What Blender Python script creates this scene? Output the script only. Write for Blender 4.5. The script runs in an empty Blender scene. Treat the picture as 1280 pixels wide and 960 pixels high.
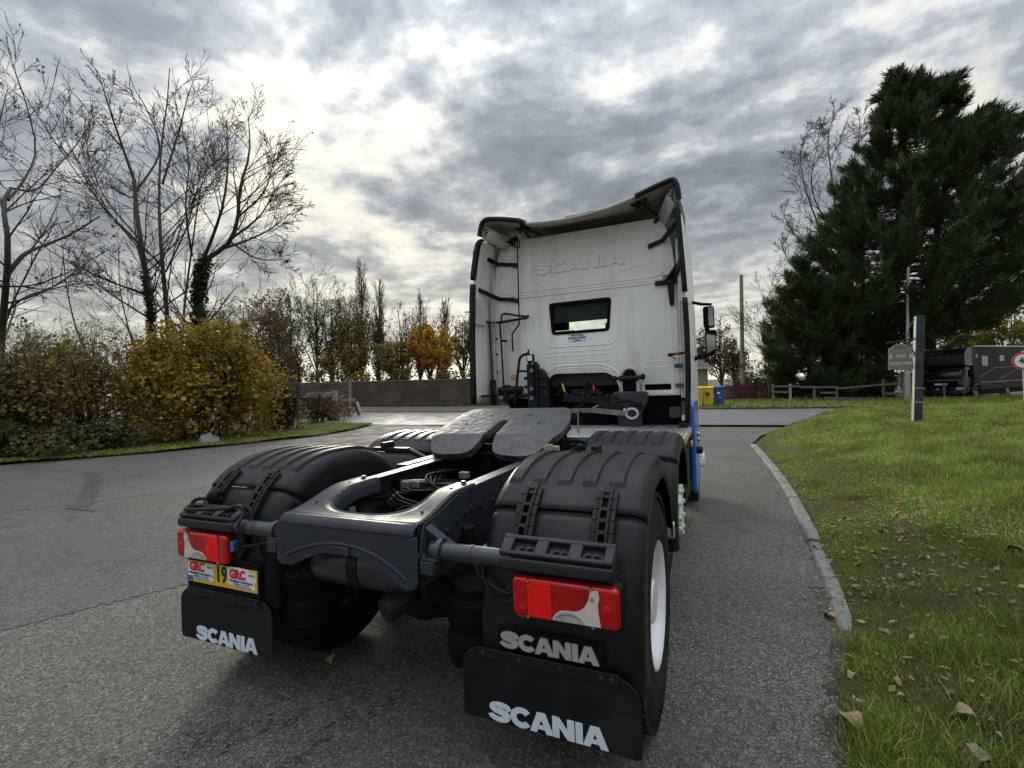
import bpy, bmesh, math, random
import numpy as np
from mathutils import Vector, Matrix

PI = math.pi
R_ = math.radians
scene = bpy.context.scene
COL = scene.collection
rng = np.random.default_rng(11)

# ------------------------------------------------------------------ camera
C = np.array([1.530, -2.291, 1.537])
YAW, PITCH, ROLL = R_(23.71), R_(0.24), R_(-2.08)
FPX = 598.5                                   # focal length in pixels of a 1280 wide picture
fw = np.array([-math.sin(YAW)*math.cos(PITCH), math.cos(YAW)*math.cos(PITCH), math.sin(PITCH)])
r0 = np.array([math.cos(YAW), math.sin(YAW), 0.0])
u0 = np.cross(r0, fw)
rt = r0*math.cos(ROLL)+u0*math.sin(ROLL)
up = -r0*math.sin(ROLL)+u0*math.cos(ROLL)
cam_d = bpy.data.cameras.new('camera')
cam = bpy.data.objects.new('camera', cam_d)
COL.objects.link(cam)
M = Matrix(((rt[0], up[0], -fw[0], C[0]), (rt[1], up[1], -fw[1], C[1]), (rt[2], up[2], -fw[2], C[2]), (0, 0, 0, 1)))
cam.matrix_world = M
cam_d.sensor_width = 36.0
cam_d.sensor_fit = 'HORIZONTAL'
cam_d.lens = FPX/1280*36
cam_d.clip_start = 0.05
cam_d.clip_end = 3000
scene.camera = cam
scene.render.resolution_x, scene.render.resolution_y = 1024, 768

# ------------------------------------------------------------------ exposure
scene.view_settings.view_transform = 'Standard'
scene.view_settings.look = 'None'
scene.view_settings.exposure = 1.58
scene.view_settings.gamma = 1.0
scene.view_settings.use_curve_mapping = False

# ------------------------------------------------------------------ helpers to place things in the world
def ray(px, py):
    return fw+rt*(px-640)/FPX+up*(480-py)/FPX
def at_depth(px, py, d):                      # point seen at a pixel, d metres ahead
    return C+ray(px, py)*d
def on(ax, v, px, py):                        # point seen at a pixel on an axis plane
    d = ray(px, py); i = 'xyz'.index(ax)
    return C+d*(v-C[i])/d[i]
def softplus(t, k=1.5):
    return np.log1p(np.exp(np.clip(t/k, -40, 40)))*k
def gz(x, y):                                 # the lie of the land: level at the lorry, rising slightly to the west
    u = (np.asarray(x)-C[0])*r0[0]+(np.asarray(y)-C[1])*r0[1]
    far = np.clip(u, -60, 60)
    return 0.018*softplus(-far-5)-0.008*softplus(far-6)
def upg(px, py, dz=0.0):                      # pixel -> point on the land
    z = 0.0
    for _ in range(40):
        p = on('z', z+dz, px, py)
        z = 0.5*z+0.5*float(gz(p[0], p[1]))
    return p

# ------------------------------------------------------------------ daylight
SUN_DIR = ray(498, 316); SUN_DIR = SUN_DIR/np.linalg.norm(SUN_DIR)
sun_el = math.asin(SUN_DIR[2]); sun_az = math.atan2(SUN_DIR[0], SUN_DIR[1])
sd = bpy.data.lights.new('sun', 'SUN'); sd.energy = 0.8; sd.angle = R_(14); sd.color = (1.0, 0.93, 0.80)
so = bpy.data.objects.new('sun', sd); COL.objects.link(so)
so.rotation_euler = Vector(SUN_DIR).to_track_quat('Z', 'Y').to_euler()

world = bpy.data.worlds.new('World'); scene.world = world; world.use_nodes = True
def build_world():
    nt = world.node_tree; N = nt.nodes; L = nt.links; N.clear()
    def new(t, **k):
        n = N.new(t)
        for a, b in k.items(): setattr(n, a, b)
        return n
    def setin(s, v):
        if hasattr(v, 'is_output') or isinstance(v, bpy.types.NodeSocket): L.new(v, s)
        else: s.default_value = v
    def m(op, a, b=0.0, clamp=False):
        n = new('ShaderNodeMath', operation=op, use_clamp=clamp); setin(n.inputs[0], a); setin(n.inputs[1], b); return n.outputs[0]
    def vm(op, a, b=None, scale=None):
        n = new('ShaderNodeVectorMath', operation=op); setin(n.inputs[0], a)
        if b is not None: setin(n.inputs[1], b)
        if scale is not None: setin(n.inputs['Scale'], scale)
        return n
    def mix(fac, a, b, bt='MIX'):
        n = new('ShaderNodeMix', data_type='RGBA', blend_type=bt); setin(n.inputs[0], fac); setin(n.inputs[6], a); setin(n.inputs[7], b); return n.outputs[2]
    def ramp(f, els):
        n = new('ShaderNodeValToRGB'); e = n.color_ramp.elements
        while len(e) < len(els): e.new(0.5)
        for q, (p, c) in zip(e, els): q.position = p; q.color = (*c, 1)
        setin(n.inputs[0], f); return n.outputs[0]
    def noise(vec, scale, detail, rough, dist=0.0):
        n = new('ShaderNodeTexNoise'); setin(n.inputs['Vector'], vec); n.inputs['Scale'].default_value = scale
        n.inputs['Detail'].default_value = detail; n.inputs['Roughness'].default_value = rough; n.inputs['Distortion'].default_value = dist
        return n.outputs[0]
    def smooth(v, a, b):
        n = new('ShaderNodeMapRange', interpolation_type='SMOOTHSTEP'); setin(n.inputs[0], v)
        n.inputs[1].default_value = a; n.inputs[2].default_value = b; return n.outputs[0]
    d = vm('NORMALIZE', new('ShaderNodeTexCoord').outputs['Generated']).outputs[0]
    sep = new('ShaderNodeSeparateXYZ'); L.new(d, sep.inputs[0])
    z = m('MAXIMUM', sep.outputs[2], 0.0)
    inv = m('DIVIDE', 1.0, m('ADD', z, 0.16))
    pl = vm('SCALE', d, scale=inv).outputs[0]
    flat = vm('MULTIPLY', pl, (1, 1, 0)).outputs[0]
    offs = vm('ADD', flat, OFFS).outputs[0]
    stretch = vm('MULTIPLY', offs, (1.0, 1.0, 1.0)).outputs[0]
    warp_n = new('ShaderNodeTexNoise'); L.new(stretch, warp_n.inputs['Vector']); warp_n.inputs['Scale'].default_value = 1.1; warp_n.inputs['Detail'].default_value = 3
    warped = vm('ADD', stretch, vm('SCALE', vm('SUBTRACT', warp_n.outputs['Color'], (0.5, 0.5, 0.5)).outputs[0], scale=0.20).outputs[0]).outputs[0]
    big = noise(warped, 0.75, 2.0, 0.5)
    mid = noise(warped, 2.3, 11.0, 0.57, 0.05)
    fine = noise(warped, 7.5, 8.0, 0.6, 0.05)
    dens = m('SUBTRACT', m('ADD', m('ADD', m('MULTIPLY', big, 0.55), m('MULTIPLY', mid, 0.86)), m('MULTIPLY', fine, 0.40)), 0.23)   # mean about 0.67
    # cloud banks that hang in this sky: (direction pixel, spread, amount)
    for (px, py, spread, amt) in BANKS:
        v = ray(px, py); v = v/np.linalg.norm(v)
        dt = vm('DOT_PRODUCT', d, tuple(v)).outputs['Value']
        g = m('POWER', m('MAXIMUM', dt, 0.0), spread)
        dens = m('ADD', dens, m('MULTIPLY', g, amt))
    col = ramp(dens, [(0.44, (0.295, 0.284, 0.240)), (0.535, (0.262, 0.257, 0.234)), (0.615, (0.205, 0.210, 0.213)), (0.685, (0.130, 0.141, 0.157)), (0.79, (0.084, 0.094, 0.111)), (0.97, (0.050, 0.057, 0.069))])
    dsun = m('MAXIMUM', vm('DOT_PRODUCT', d, tuple(SUN_DIR)).outputs['Value'], 0.0)
    thin = m('SUBTRACT', 1.0, smooth(dens, 0.52, 0.80))
    g1 = m('MULTIPLY', m('POWER', dsun, 9.0), m('ADD', m('MULTIPLY', thin, 0.06), 0.012))
    g2 = m('MULTIPLY', m('POWER', dsun, 2600.0), m('MULTIPLY', smooth(m('SUBTRACT', m('ADD', fine, mid), dens), 0.34, 0.56), 0.55))
    glow = vm('SCALE', (1.0, 0.90, 0.60), scale=m('ADD', g1, g2)).outputs[0]
    hz = m('POWER', m('SUBTRACT', 1.0, z), 9.0)
    hzs = m('MULTIPLY', hz, m('ADD', 0.20, m('MULTIPLY', m('POWER', dsun, 2.5), 0.62)))
    col = mix(hzs, col, (0.62, 0.585, 0.44, 1))
    col = vm('ADD', col, glow).outputs[0]
    # an overcast sky is brighter overhead than at the horizon
    lift = m('ADD', 1.0, m('MULTIPLY', m('POWER', z, 3.2), ZEN))
    col = vm('SCALE', col, scale=m('MULTIPLY', lift, 10.0*SKYGAIN)).outputs[0]
    sky = new('ShaderNodeTexSky', sky_type='NISHITA', sun_disc=False)
    sky.sun_elevation = sun_el; sky.sun_rotation = sun_az
    sky.air_density = 1.0; sky.dust_density = 2.0
    clear = m('SUBTRACT', 1.0, smooth(dens, 0.40, 0.54))
    clear = m('MULTIPLY', clear, m('SUBTRACT', 1.0, m('MINIMUM', m('MULTIPLY', dsun, 1.1), 1.0)))
    blue = vm('ADD', vm('SCALE', sky.outputs[0], scale=1.5).outputs[0], (3.2, 3.6, 4.1)).outputs[0]
    col = mix(m('MULTIPLY', clear, 0.8), col, blue)
    # below the horizon: dull ground colour
    below = smooth(sep.outputs[2], -0.06, 0.0)
    col = mix(below, (1.2, 1.2, 1.1, 1), col)
    bg = new('ShaderNodeBackground'); L.new(col, bg.inputs[0]); bg.inputs[1].default_value = 0.1
    out = new('ShaderNodeOutputWorld'); L.new(bg.outputs[0], out.inputs[0])
OFFS = (3.1, 7.4, 0.0)
ZEN = 4.8
SKYGAIN = 0.88
BANKS = [(680, 130, 60, 0.13), (790, 175, 300, 0.05), (610, 60, 250, 0.06), (140, 60, 30, 0.10), (430, 230, 40, -0.045), (520, 270, 900, 0.15), (470, 245, 1600, 0.12), (408, 178, 5000, 0.14), (470, 310, 1500, 0.08), (600, 300, 500, 0.06), (860, 240, 150, 0.10),
         (1150, 60, 50, -0.07), (500, 320, 500, -0.06), (830, 60, 130, -0.03), (610, 195, 400, -0.05), (900, 330, 60, -0.03)]
build_world()

# ------------------------------------------------------------------ scene objects
def tag(o, label=None, cat=None, group=None, kind=None):
    if label: o['label'] = label
    if cat: o['category'] = cat
    if group: o['group'] = group
    if kind: o['kind'] = kind
    return o
def thing(name, label, cat, loc=(0, 0, 0), rz=0.0, group=None):
    o = bpy.data.objects.new(name, None); COL.objects.link(o)
    o.location = loc; o.rotation_euler = (0, 0, rz); o.empty_display_size = 0.2
    return tag(o, label, cat, group)
def copy_tree(o, parent=None):
    c = o.copy(); COL.objects.link(c); c.parent = parent
    for ch in list(o.children): copy_tree(ch, c)
    return c

class MB:
    """collects simple shapes into one mesh"""
    def __init__(s): s.v = []; s.f = []
    def add(s, vs, fs):
        b = len(s.v); s.v += [tuple(map(float, p)) for p in vs]; s.f += [tuple(b+i for i in f) for f in fs]; return s
    def box(s, x0, x1, y0, y1, z0, z1):
        v = [(x, y, z) for z in (z0, z1) for y in (y0, y1) for x in (x0, x1)]
        return s.add(v, [(0, 2, 3, 1), (4, 5, 7, 6), (0, 1, 5, 4), (2, 6, 7, 3), (0, 4, 6, 2), (1, 3, 7, 5)])
    def obox(s, c, size, A, B):
        A = np.array(A, float); A /= np.linalg.norm(A); B = np.array(B, float); B -= A*(A@B); B /= np.linalg.norm(B); N = np.cross(A, B)
        c = np.array(c, float); a, b, n = [q/2 for q in size]
        v = [c+A*i*a+B*j*b+N*k*n for k in (-1, 1) for j in (-1, 1) for i in (-1, 1)]
        return s.add(v, [(0, 2, 3, 1), (4, 5, 7, 6), (0, 1, 5, 4), (2, 6, 7, 3), (0, 4, 6, 2), (1, 3, 7, 5)])
    def bar(s, p, q, w, h, upv=(0, 0, 1)):
        p = np.array(p, float); q = np.array(q, float); A = q-p; ln = np.linalg.norm(A); A = A/ln
        U = np.array(upv, float)
        if abs(A@U) > 0.95*np.linalg.norm(U): U = np.array((1.0, 0, 0)) if abs(A[0]) < 0.9 else np.array((0, 1.0, 0))
        B = np.cross(U, A); B /= np.linalg.norm(B)
        return s.obox((p+q)/2, (ln, w, h), A, B)
    def tube(s, pts, r, n=8, caps=True):
        P = np.array(pts, float); K = len(P); r = np.broadcast_to(np.array(r, float), (K,))
        T = np.gradient(P, axis=0); T /= np.linalg.norm(T, axis=1)[:, None]+1e-12
        ref = np.array((0, 0, 1.0)) if abs(T[0][2]) < 0.9 else np.array((1.0, 0, 0))
        Nn = np.cross(T[0], ref); Nn /= np.linalg.norm(Nn)
        rings = []
        for i in range(K):
            Nn = Nn-T[i]*(T[i]@Nn); Nn /= np.linalg.norm(Nn)+1e-12; Bn = np.cross(T[i], Nn)
            for a in range(n):
                t = 2*PI*a/n; rings.append(P[i]+r[i]*(math.cos(t)*Nn+math.sin(t)*Bn))
        f = [(i*n+a, i*n+(a+1) % n, (i+1)*n+(a+1) % n, (i+1)*n+a) for i in range(K-1) for a in range(n)]
        if caps: f += [tuple(range(n-1, -1, -1)), tuple((K-1)*n+a for a in range(n))]
        return s.add(rings, f)
    def lathe(s, prof, o, axis=(1, 0, 0), n=32, closed=False):
        """prof: (distance along axis, radius)"""
        A = np.array(axis, float); A /= np.linalg.norm(A)
        ref = np.array((0, 0, 1.0)) if abs(A[2]) < 0.9 else np.array((1.0, 0, 0))
        U = np.cross(A, ref); U /= np.linalg.norm(U); V = np.cross(A, U); o = np.array(o, float)
        v = []; K = len(prof)
        for (h, r) in prof:
            for a in range(n):
                t = 2*PI*a/n; v.append(o+A*h+max(r, 1e-4)*(math.cos(t)*U+math.sin(t)*V))
        kk = K if closed else K-1
        f = [(i*n+a, i*n+(a+1) % n, ((i+1) % K)*n+(a+1) % n, ((i+1) % K)*n+a) for i in range(kk) for a in range(n)]
        return s.add(v, f)
    def prism(s, poly, O, A, B, N, d):
        O = np.array(O, float); A = np.array(A, float); B = np.array(B, float); N = np.array(N, float); n = len(poly)
        f0 = [O+A*a+B*b for a, b in poly]; f1 = [p+N*d for p in f0]
        return s.add(f0+f1, [tuple(range(n-1, -1, -1)), tuple(range(n, 2*n))]+[(i, (i+1) % n, n+(i+1) % n, n+i) for i in range(n)])
    def grid(s, P):
        P = np.array(P, float); a, b = P.shape[:2]
        return s.add(P.reshape(-1, 3), [(i*b+j, i*b+j+1, (i+1)*b+j+1, (i+1)*b+j) for i in range(a-1) for j in range(b-1)])
    def ball(s, c, r, n=8, m=6):
        if np.isscalar(r): r = (r, r, r)
        prof = [(-math.cos(PI*i/m), math.sin(PI*i/m)) for i in range(m+1)]
        k = MB(); k.lathe(prof, (0, 0, 0), (0, 0, 1), n)
        return s.add([np.array(p)*r+np.array(c) for p in k.v], k.f)
    def build_each(s, name, mat, parent=None, **k):
        """every separate piece becomes an object of its own"""
        par = list(range(len(s.v)))
        def find(i):
            while par[i] != i: par[i] = par[par[i]]; i = par[i]
            return i
        for f in s.f:
            a = find(f[0])
            for q in f[1:]: par[find(q)] = a
        gr = {}
        for f in s.f: gr.setdefault(find(f[0]), []).append(f)
        out = []
        for fs in gr.values():
            ids = sorted({i for f in fs for i in f}); mp = {i: j for j, i in enumerate(ids)}; m_ = MB(); m_.v = [s.v[i] for i in ids]; m_.f = [tuple(mp[i] for i in f) for f in fs]; out.append(m_.build(name, mat, parent, **k))
        return out
    def build(s, name, mat, parent=None, bevel=0.0, seg=2, smooth=35, solid=0.0, rec=True):
        me = bpy.data.meshes.new(name); me.from_pydata(s.v, [], s.f)
        if rec:
            bm = bmesh.new(); bm.from_mesh(me); bmesh.ops.recalc_face_normals(bm, faces=bm.faces); bm.to_mesh(me); bm.free()
        return link(name, me, mat, parent, bevel, seg, smooth, solid)
def link(name, me, mat, parent=None, bevel=0.0, seg=2, smooth=35, solid=0.0):
    me.materials.append(mat)
    if smooth is not None and len(me.polygons):
        me.polygons.foreach_set('use_smooth', np.ones(len(me.polygons), dtype=bool)); me.set_sharp_from_angle(angle=R_(smooth))
    o = bpy.data.objects.new(name, me); COL.objects.link(o); o.parent = parent
    if solid: 
        q = o.modifiers.new('thickness', 'SOLIDIFY'); q.thickness = solid; q.offset = -1
    if bevel:
        q = o.modifiers.new('bevel', 'BEVEL'); q.width = bevel; q.segments = seg; q.limit_method = 'ANGLE'; q.angle_limit = R_(40); q.harden_normals = False
    return o
def np_mesh(name, V, Fc, mat, parent=None, smooth=True):
    V = np.ascontiguousarray(V, dtype=np.float32); Fc = np.ascontiguousarray(Fc, dtype=np.int32); k = Fc.shape[1]
    me = bpy.data.meshes.new(name); me.vertices.add(len(V)); me.vertices.foreach_set('co', V.ravel())
    me.loops.add(Fc.size); me.loops.foreach_set('vertex_index', Fc.ravel())
    me.polygons.add(len(Fc)); me.polygons.foreach_set('loop_start', np.arange(0, Fc.size, k, dtype=np.int32))
    me.polygons.foreach_set('use_smooth', np.full(len(Fc), smooth, dtype=bool))
    me.update(calc_edges=True); me.validate()
    me.materials.append(mat)
    o = bpy.data.objects.new(name, me); COL.objects.link(o); o.parent = parent
    return o
def holed(name, outer, holes, mapf, mat, parent=None, thick=0.02, bevel=0.0, smooth=35, face=(0, -1, 0)):
    """flat plate with holes: outlines in 2-D, mapf(a,b)->xyz"""
    bm = bmesh.new(); es = []
    for loop in [outer]+holes:
        vs = [bm.verts.new(mapf(a, b)) for a, b in loop]
        es += [bm.edges.new((vs[i], vs[(i+1) % len(vs)])) for i in range(len(vs))]
    bmesh.ops.triangle_fill(bm, edges=es, use_beauty=True)
    bmesh.ops.recalc_face_normals(bm, faces=bm.faces)
    if sum(f.normal.dot(Vector(face)) for f in bm.faces) < 0: bmesh.ops.reverse_faces(bm, faces=bm.faces)
    me = bpy.data.meshes.new(name); bm.to_mesh(me); bm.free()
    return link(name, me, mat, parent, bevel, 2, smooth, thick)
def rrect(a0, a1, b0, b1, r, n=5):
    p = []
    for (cx, cy, s) in ((a1-r, b1-r, 0), (a0+r, b1-r, 1), (a0+r, b0+r, 2), (a1-r, b0+r, 3)):
        for i in range(n+1):
            t = PI/2*(s+i/n); p.append((cx+r*math.cos(t), cy+r*math.sin(t)))
    return p
def rpoly(pts, r, n=5):
    """round the corners of a polygon"""
    out = []; k = len(pts); r = [r]*k if np.isscalar(r) else r
    for i in range(k):
        p = np.array(pts[i], float); a = np.array(pts[i-1], float)-p; b = np.array(pts[(i+1) % k], float)-p
        la, lb = np.linalg.norm(a), np.linalg.norm(b); q = min(r[i], la*0.49, lb*0.49)
        if q < 1e-5: out.append(tuple(p)); continue
        a = p+a/la*q; b = p+b/lb*q
        for j in range(n+1):
            t = j/n; out.append(tuple((1-t)**2*a+2*t*(1-t)*p+t*t*b))
    return out
def text_mesh(name, s, size, O, A, B, mat, parent, depth=0.001, bold=0.0, align='CENTER', sx=1.0):
    cu = bpy.data.curves.new(name, 'FONT'); cu.body = s; cu.size = size; cu.extrude = depth; cu.align_x = align; cu.align_y = 'CENTER'; cu.offset = bold; cu.resolution_u = 3
    t = bpy.data.objects.new(name, cu); COL.objects.link(t)
    dg = bpy.context.evaluated_depsgraph_get(); me = bpy.data.meshes.new_from_object(t.evaluated_get(dg))
    bpy.data.objects.remove(t)
    A = Vector(A).normalized(); B = Vector(B).normalized(); N = A.cross(B)
    Mx = Matrix(((A.x*sx, B.x, N.x, O[0]), (A.y*sx, B.y, N.y, O[1]), (A.z*sx, B.z, N.z, O[2]), (0, 0, 0, 1)))
    me.transform(Mx); me.name = name
    me.materials.clear()
    return link(name, me, mat, parent, smooth=None)

# ------------------------------------------------------------------ materials
def mat(name, col, rough=0.5, metal=0.0, var=0.12, vs=6.0, bump=0.0, bs=80.0, spec=0.5, coat=0.0, tint=None, tamt=0.0, ts=2.0, rvar=0.12, trans=0.0, ior=1.45, alpha=1.0, tvec=None):
    m = bpy.data.materials.new(name); m.use_nodes = True; nt = m.node_tree; N = nt.nodes; L = nt.links
    b = N['Principled BSDF']; b.inputs['Roughness'].default_value = rough; b.inputs['Metallic'].default_value = metal
    b.inputs['Specular IOR Level'].default_value = spec; b.inputs['Coat Weight'].default_value = coat; b.inputs['Coat Roughness'].default_value = 0.12
    b.inputs['Transmission Weight'].default_value = trans; b.inputs['IOR'].default_value = ior; b.inputs['Alpha'].default_value = alpha
    tc = N.new('ShaderNodeTexCoord'); tex = N.new('ShaderNodeTexNoise'); L.new(tc.outputs['Object'], tex.inputs['Vector'])
    tex.inputs['Scale'].default_value = vs; tex.inputs['Detail'].default_value = 6; tex.inputs['Roughness'].default_value = 0.6
    rp = N.new('ShaderNodeValToRGB'); e = rp.color_ramp.elements
    e[0].position = 0.3; e[1].position = 0.7; lo = 1-var; hi = 1+var
    e[0].color = (*[min(1, c*lo) for c in col], 1); e[1].color = (*[min(1, c*hi) for c in col], 1)
    L.new(tex.outputs[0], rp.inputs[0]); out = rp.outputs[0]
    if tint is not None:
        t2 = N.new('ShaderNodeTexNoise'); mp_ = N.new('ShaderNodeMapping'); L.new(tc.outputs['Object'], mp_.inputs['Vector']); mp_.inputs['Scale'].default_value = tvec or (1, 1, 1); L.new(mp_.outputs[0], t2.inputs['Vector']); t2.inputs['Scale'].default_value = ts; t2.inputs['Detail'].default_value = 8; t2.inputs['Roughness'].default_value = 0.68
        mr = N.new('ShaderNodeMapRange'); mr.interpolation_type = 'SMOOTHSTEP'; L.new(t2.outputs[0], mr.inputs[0]); mr.inputs[1].default_value = 0.46; mr.inputs[2].default_value = 0.68; mr.inputs[4].default_value = tamt
        mx = N.new('ShaderNodeMix'); mx.data_type = 'RGBA'; L.new(mr.outputs[0], mx.inputs[0]); L.new(out, mx.inputs[6]); mx.inputs[7].default_value = (*tint, 1); out = mx.outputs[2]
    L.new(out, b.inputs['Base Color'])
    if rvar:
        rr = N.new('ShaderNodeMapRange'); L.new(tex.outputs[0], rr.inputs[0]); rr.inputs[1].default_value = 0.3; rr.inputs[2].default_value = 0.7
        rr.inputs[3].default_value = max(0.03, rough-rvar); rr.inputs[4].default_value = min(1, rough+rvar); L.new(rr.outputs[0], b.inputs['Roughness'])
    if bump:
        t3 = N.new('ShaderNodeTexNoise'); L.new(tc.outputs['Object'], t3.inputs['Vector']); t3.inputs['Scale'].default_value = bs; t3.inputs['Detail'].default_value = 4
        bp = N.new('ShaderNodeBump'); bp.inputs['Strength'].default_value = bump; bp.inputs['Distance'].default_value = 0.01
        L.new(t3.outputs[0], bp.inputs['Height']); L.new(bp.outputs[0], b.inputs['Normal'])
    return m
def leaf_mat(name, cols, trans=0.35, rough=0.6, clump=0.40, cs=1.6):
    m = bpy.data.materials.new(name); m.use_nodes = True; nt = m.node_tree; N = nt.nodes; L = nt.links
    b = N['Principled BSDF']; out = N['Material Output']; g = N.new('ShaderNodeNewGeometry'); rp = N.new('ShaderNodeValToRGB'); e = rp.color_ramp.elements
    while len(e) < len(cols): e.new(0.5)
    for i, (q, c) in enumerate(zip(e, cols)): q.position = i/(len(cols)-1); q.color = (*c, 1)
    L.new(g.outputs['Random Per Island'], rp.inputs[0]); tcc = N.new('ShaderNodeTexCoord'); nz = N.new('ShaderNodeTexNoise'); L.new(tcc.outputs['Object'], nz.inputs['Vector']); nz.inputs['Scale'].default_value = cs; nz.inputs['Detail'].default_value = 2; mm = N.new('ShaderNodeMapRange'); L.new(nz.outputs[0], mm.inputs[0]); mm.inputs[1].default_value = .3; mm.inputs[2].default_value = .7; mm.inputs[3].default_value = 1-clump; mm.inputs[4].default_value = 1+clump; vs_ = N.new('ShaderNodeVectorMath'); vs_.operation = 'SCALE'; L.new(rp.outputs[0], vs_.inputs[0]); L.new(mm.outputs[0], vs_.inputs['Scale'])
    L.new(vs_.outputs[0], b.inputs['Base Color']); b.inputs['Roughness'].default_value = rough; b.inputs['Specular IOR Level'].default_value = 0.3
    t = N.new('ShaderNodeBsdfTranslucent'); L.new(vs_.outputs[0], t.inputs[0]); mx = N.new('ShaderNodeMixShader'); mx.inputs[0].default_value = trans
    L.new(b.outputs[0], mx.inputs[1]); L.new(t.outputs[0], mx.inputs[2]); L.new(mx.outputs[0], out.inputs[0])
    return m
K = {}
K['plastic'] = mat('black_plastic', (0.0085, 0.0098, 0.012), 0.40, spec=.30, var=0.25, vs=5, bump=0.10, bs=420, tint=(0.036, 0.035, 0.033), tamt=0.6, ts=1.8)
K['plastic2'] = mat('dark_plastic', (0.010, 0.011, 0.0125), 0.48, spec=.3, var=0.2, bump=0.06, bs=300)
K['frame'] = mat('grey_chassis_paint', (0.026, 0.031, 0.040), 0.50, var=0.16, vs=7, coat=0.0, spec=.4, bump=0.05, bs=60, tint=(0.05, 0.052, 0.054), tamt=0.35, ts=4)
K['bracket'] = mat('grey_bracket_paint', (0.026, 0.030, 0.037), 0.42, var=0.15, coat=0.3, bump=0.05, bs=90, tint=(0.05, 0.052, 0.054), tamt=0.3, ts=5)
K['ledge'] = mat('lamp_bracket_plastic', (0.015, 0.017, 0.021), 0.42, var=0.15, bump=0.05, bs=90, spec=.35, tint=(0.032, 0.033, 0.034), tamt=0.4, ts=5)
K['black'] = mat('black_metal', (0.008, 0.008, 0.0095), 0.46, spec=.3, var=0.3, bump=0.04)
K['matt'] = mat('matt_black', (0.0045, 0.0045, 0.005), 0.8, spec=.15, var=0.3, bump=0.1)
K['grime'] = mat('grimy_metal', (0.011, 0.0105, 0.010), 0.7, spec=.2, var=0.4, vs=12, bump=0.3, bs=40, tint=(0.05, 0.042, 0.034), tamt=0.5, ts=9)
K['white'] = mat('white_cab_paint', (0.89, 0.89, 0.872), 0.34, var=0.02, vs=3, coat=0.25, tint=(0.64, 0.62, 0.57), tamt=0.5, ts=1.0, tvec=(5.0, 5.0, .7), rvar=0.05)
K['white2'] = mat('white_moulding', (0.66, 0.655, 0.63), 0.42, var=0.05, tint=(0.42, 0.40, 0.36), tamt=0.6, ts=2.5)
K['rubber'] = mat('tyre_rubber', (0.011, 0.011, 0.011), 0.72, spec=.25, var=0.25, vs=14, bump=0.12, bs=120, tint=(0.035, 0.033, 0.03), tamt=0.55, ts=5)
K['flap'] = mat('flap_rubber', (0.006, 0.007, 0.009), 0.55, spec=.25, var=0.25, bump=0.08, bs=200, tint=(0.026, 0.025, 0.023), tamt=0.7, ts=2.5)
K['rim'] = mat('white_rim_paint', (0.74, 0.76, 0.79), 0.32, var=0.06, coat=0.3, tint=(0.45, 0.43, 0.40), tamt=0.45, ts=8)
K['chrome'] = mat('bright_metal', (0.62, 0.63, 0.65), 0.22, 1.0, var=0.1)
K['badge'] = mat('brushed_silver', (0.46, 0.47, 0.48), 0.38, 0.35, var=0.04, vs=6, rvar=.04)
K['sticker'] = mat('white_blue_vinyl', (0.62, 0.70, 0.78), 0.40, var=0.05, vs=20)
K['alu'] = mat('aluminium_deck', (0.58, 0.59, 0.61), 0.38, 0.65, var=0.15, vs=10, bump=0.1, bs=90)
K['yellow'] = mat('yellow_plate', (0.72, 0.46, 0.03), 0.35, var=0.06)
K['blue'] = mat('blue_paint', (0.015, 0.12, 0.42), 0.28, var=0.05, coat=0.4)
K['red'] = mat('red_lens', (0.40, 0.0010, 0.003), 0.16, var=0.25, vs=9, coat=0.7, spec=.4)
K['redhot'] = mat('bright_red_lens', (1.0, 0.006, 0.003), 0.3, var=0.12, vs=160, coat=0.2, spec=.3, bump=0.6, bs=260)
K['redmid'] = mat('mid_red_lens', (0.62, 0.004, 0.005), 0.3, var=0.12, vs=160, coat=0.2, spec=.3, bump=0.5, bs=260)
K['clear'] = mat('clear_lens', (0.62, 0.58, 0.53), 0.12, var=0.10, vs=22, coat=0.7)
K['clear2'] = mat('clear_lens_bowl', (0.50, 0.49, 0.46), 0.10, 0.3, var=0.2, vs=30, coat=0.7)
K['orange'] = mat('orange_sticker', (0.75, 0.19, 0.02), 0.4, var=0.1)
K['green'] = mat('pale_green_plastic', (0.50, 0.68, 0.48), 0.4, var=0.1)
K['inkred'] = mat('red_print', (0.62, 0.02, 0.05), 0.45, var=0.05)
K['ink'] = mat('black_print', (0.02, 0.02, 0.025), 0.45, var=0.1)
K['inkblue'] = mat('blue_print', (0.03, 0.12, 0.35), 0.45, var=0.1)
K['paper'] = mat('white_sticker', (0.74, 0.75, 0.76), 0.42, var=0.03)
K['glass'] = mat('tinted_glass', (0.78, 0.86, 0.80), 0.02, trans=1.0, var=0.0, rvar=0, ior=1.02)
K['mirror'] = mat('mirror_glass', (0.20, 0.21, 0.22), 0.03, 1.0, var=0.02, rvar=0)
K['blind'] = mat('dark_blind', (0.03, 0.036, 0.042), 0.6, var=0.1)
K['interior'] = mat('dark_interior', (0.03, 0.03, 0.032), 0.7, var=0.2)
K['underside'] = mat('bare_grp', (0.50, 0.46, 0.38), 0.6, var=0.12, vs=3, bump=0.1, bs=60, tint=(0.32, 0.28, 0.22), tamt=0.5, ts=2.2)

# ================================================================== THE LORRY
truck = thing('tractor_unit', 'white cabbed tractor unit with grey chassis, black mudguards and no trailer standing on the asphalt', 'lorry')

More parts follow.
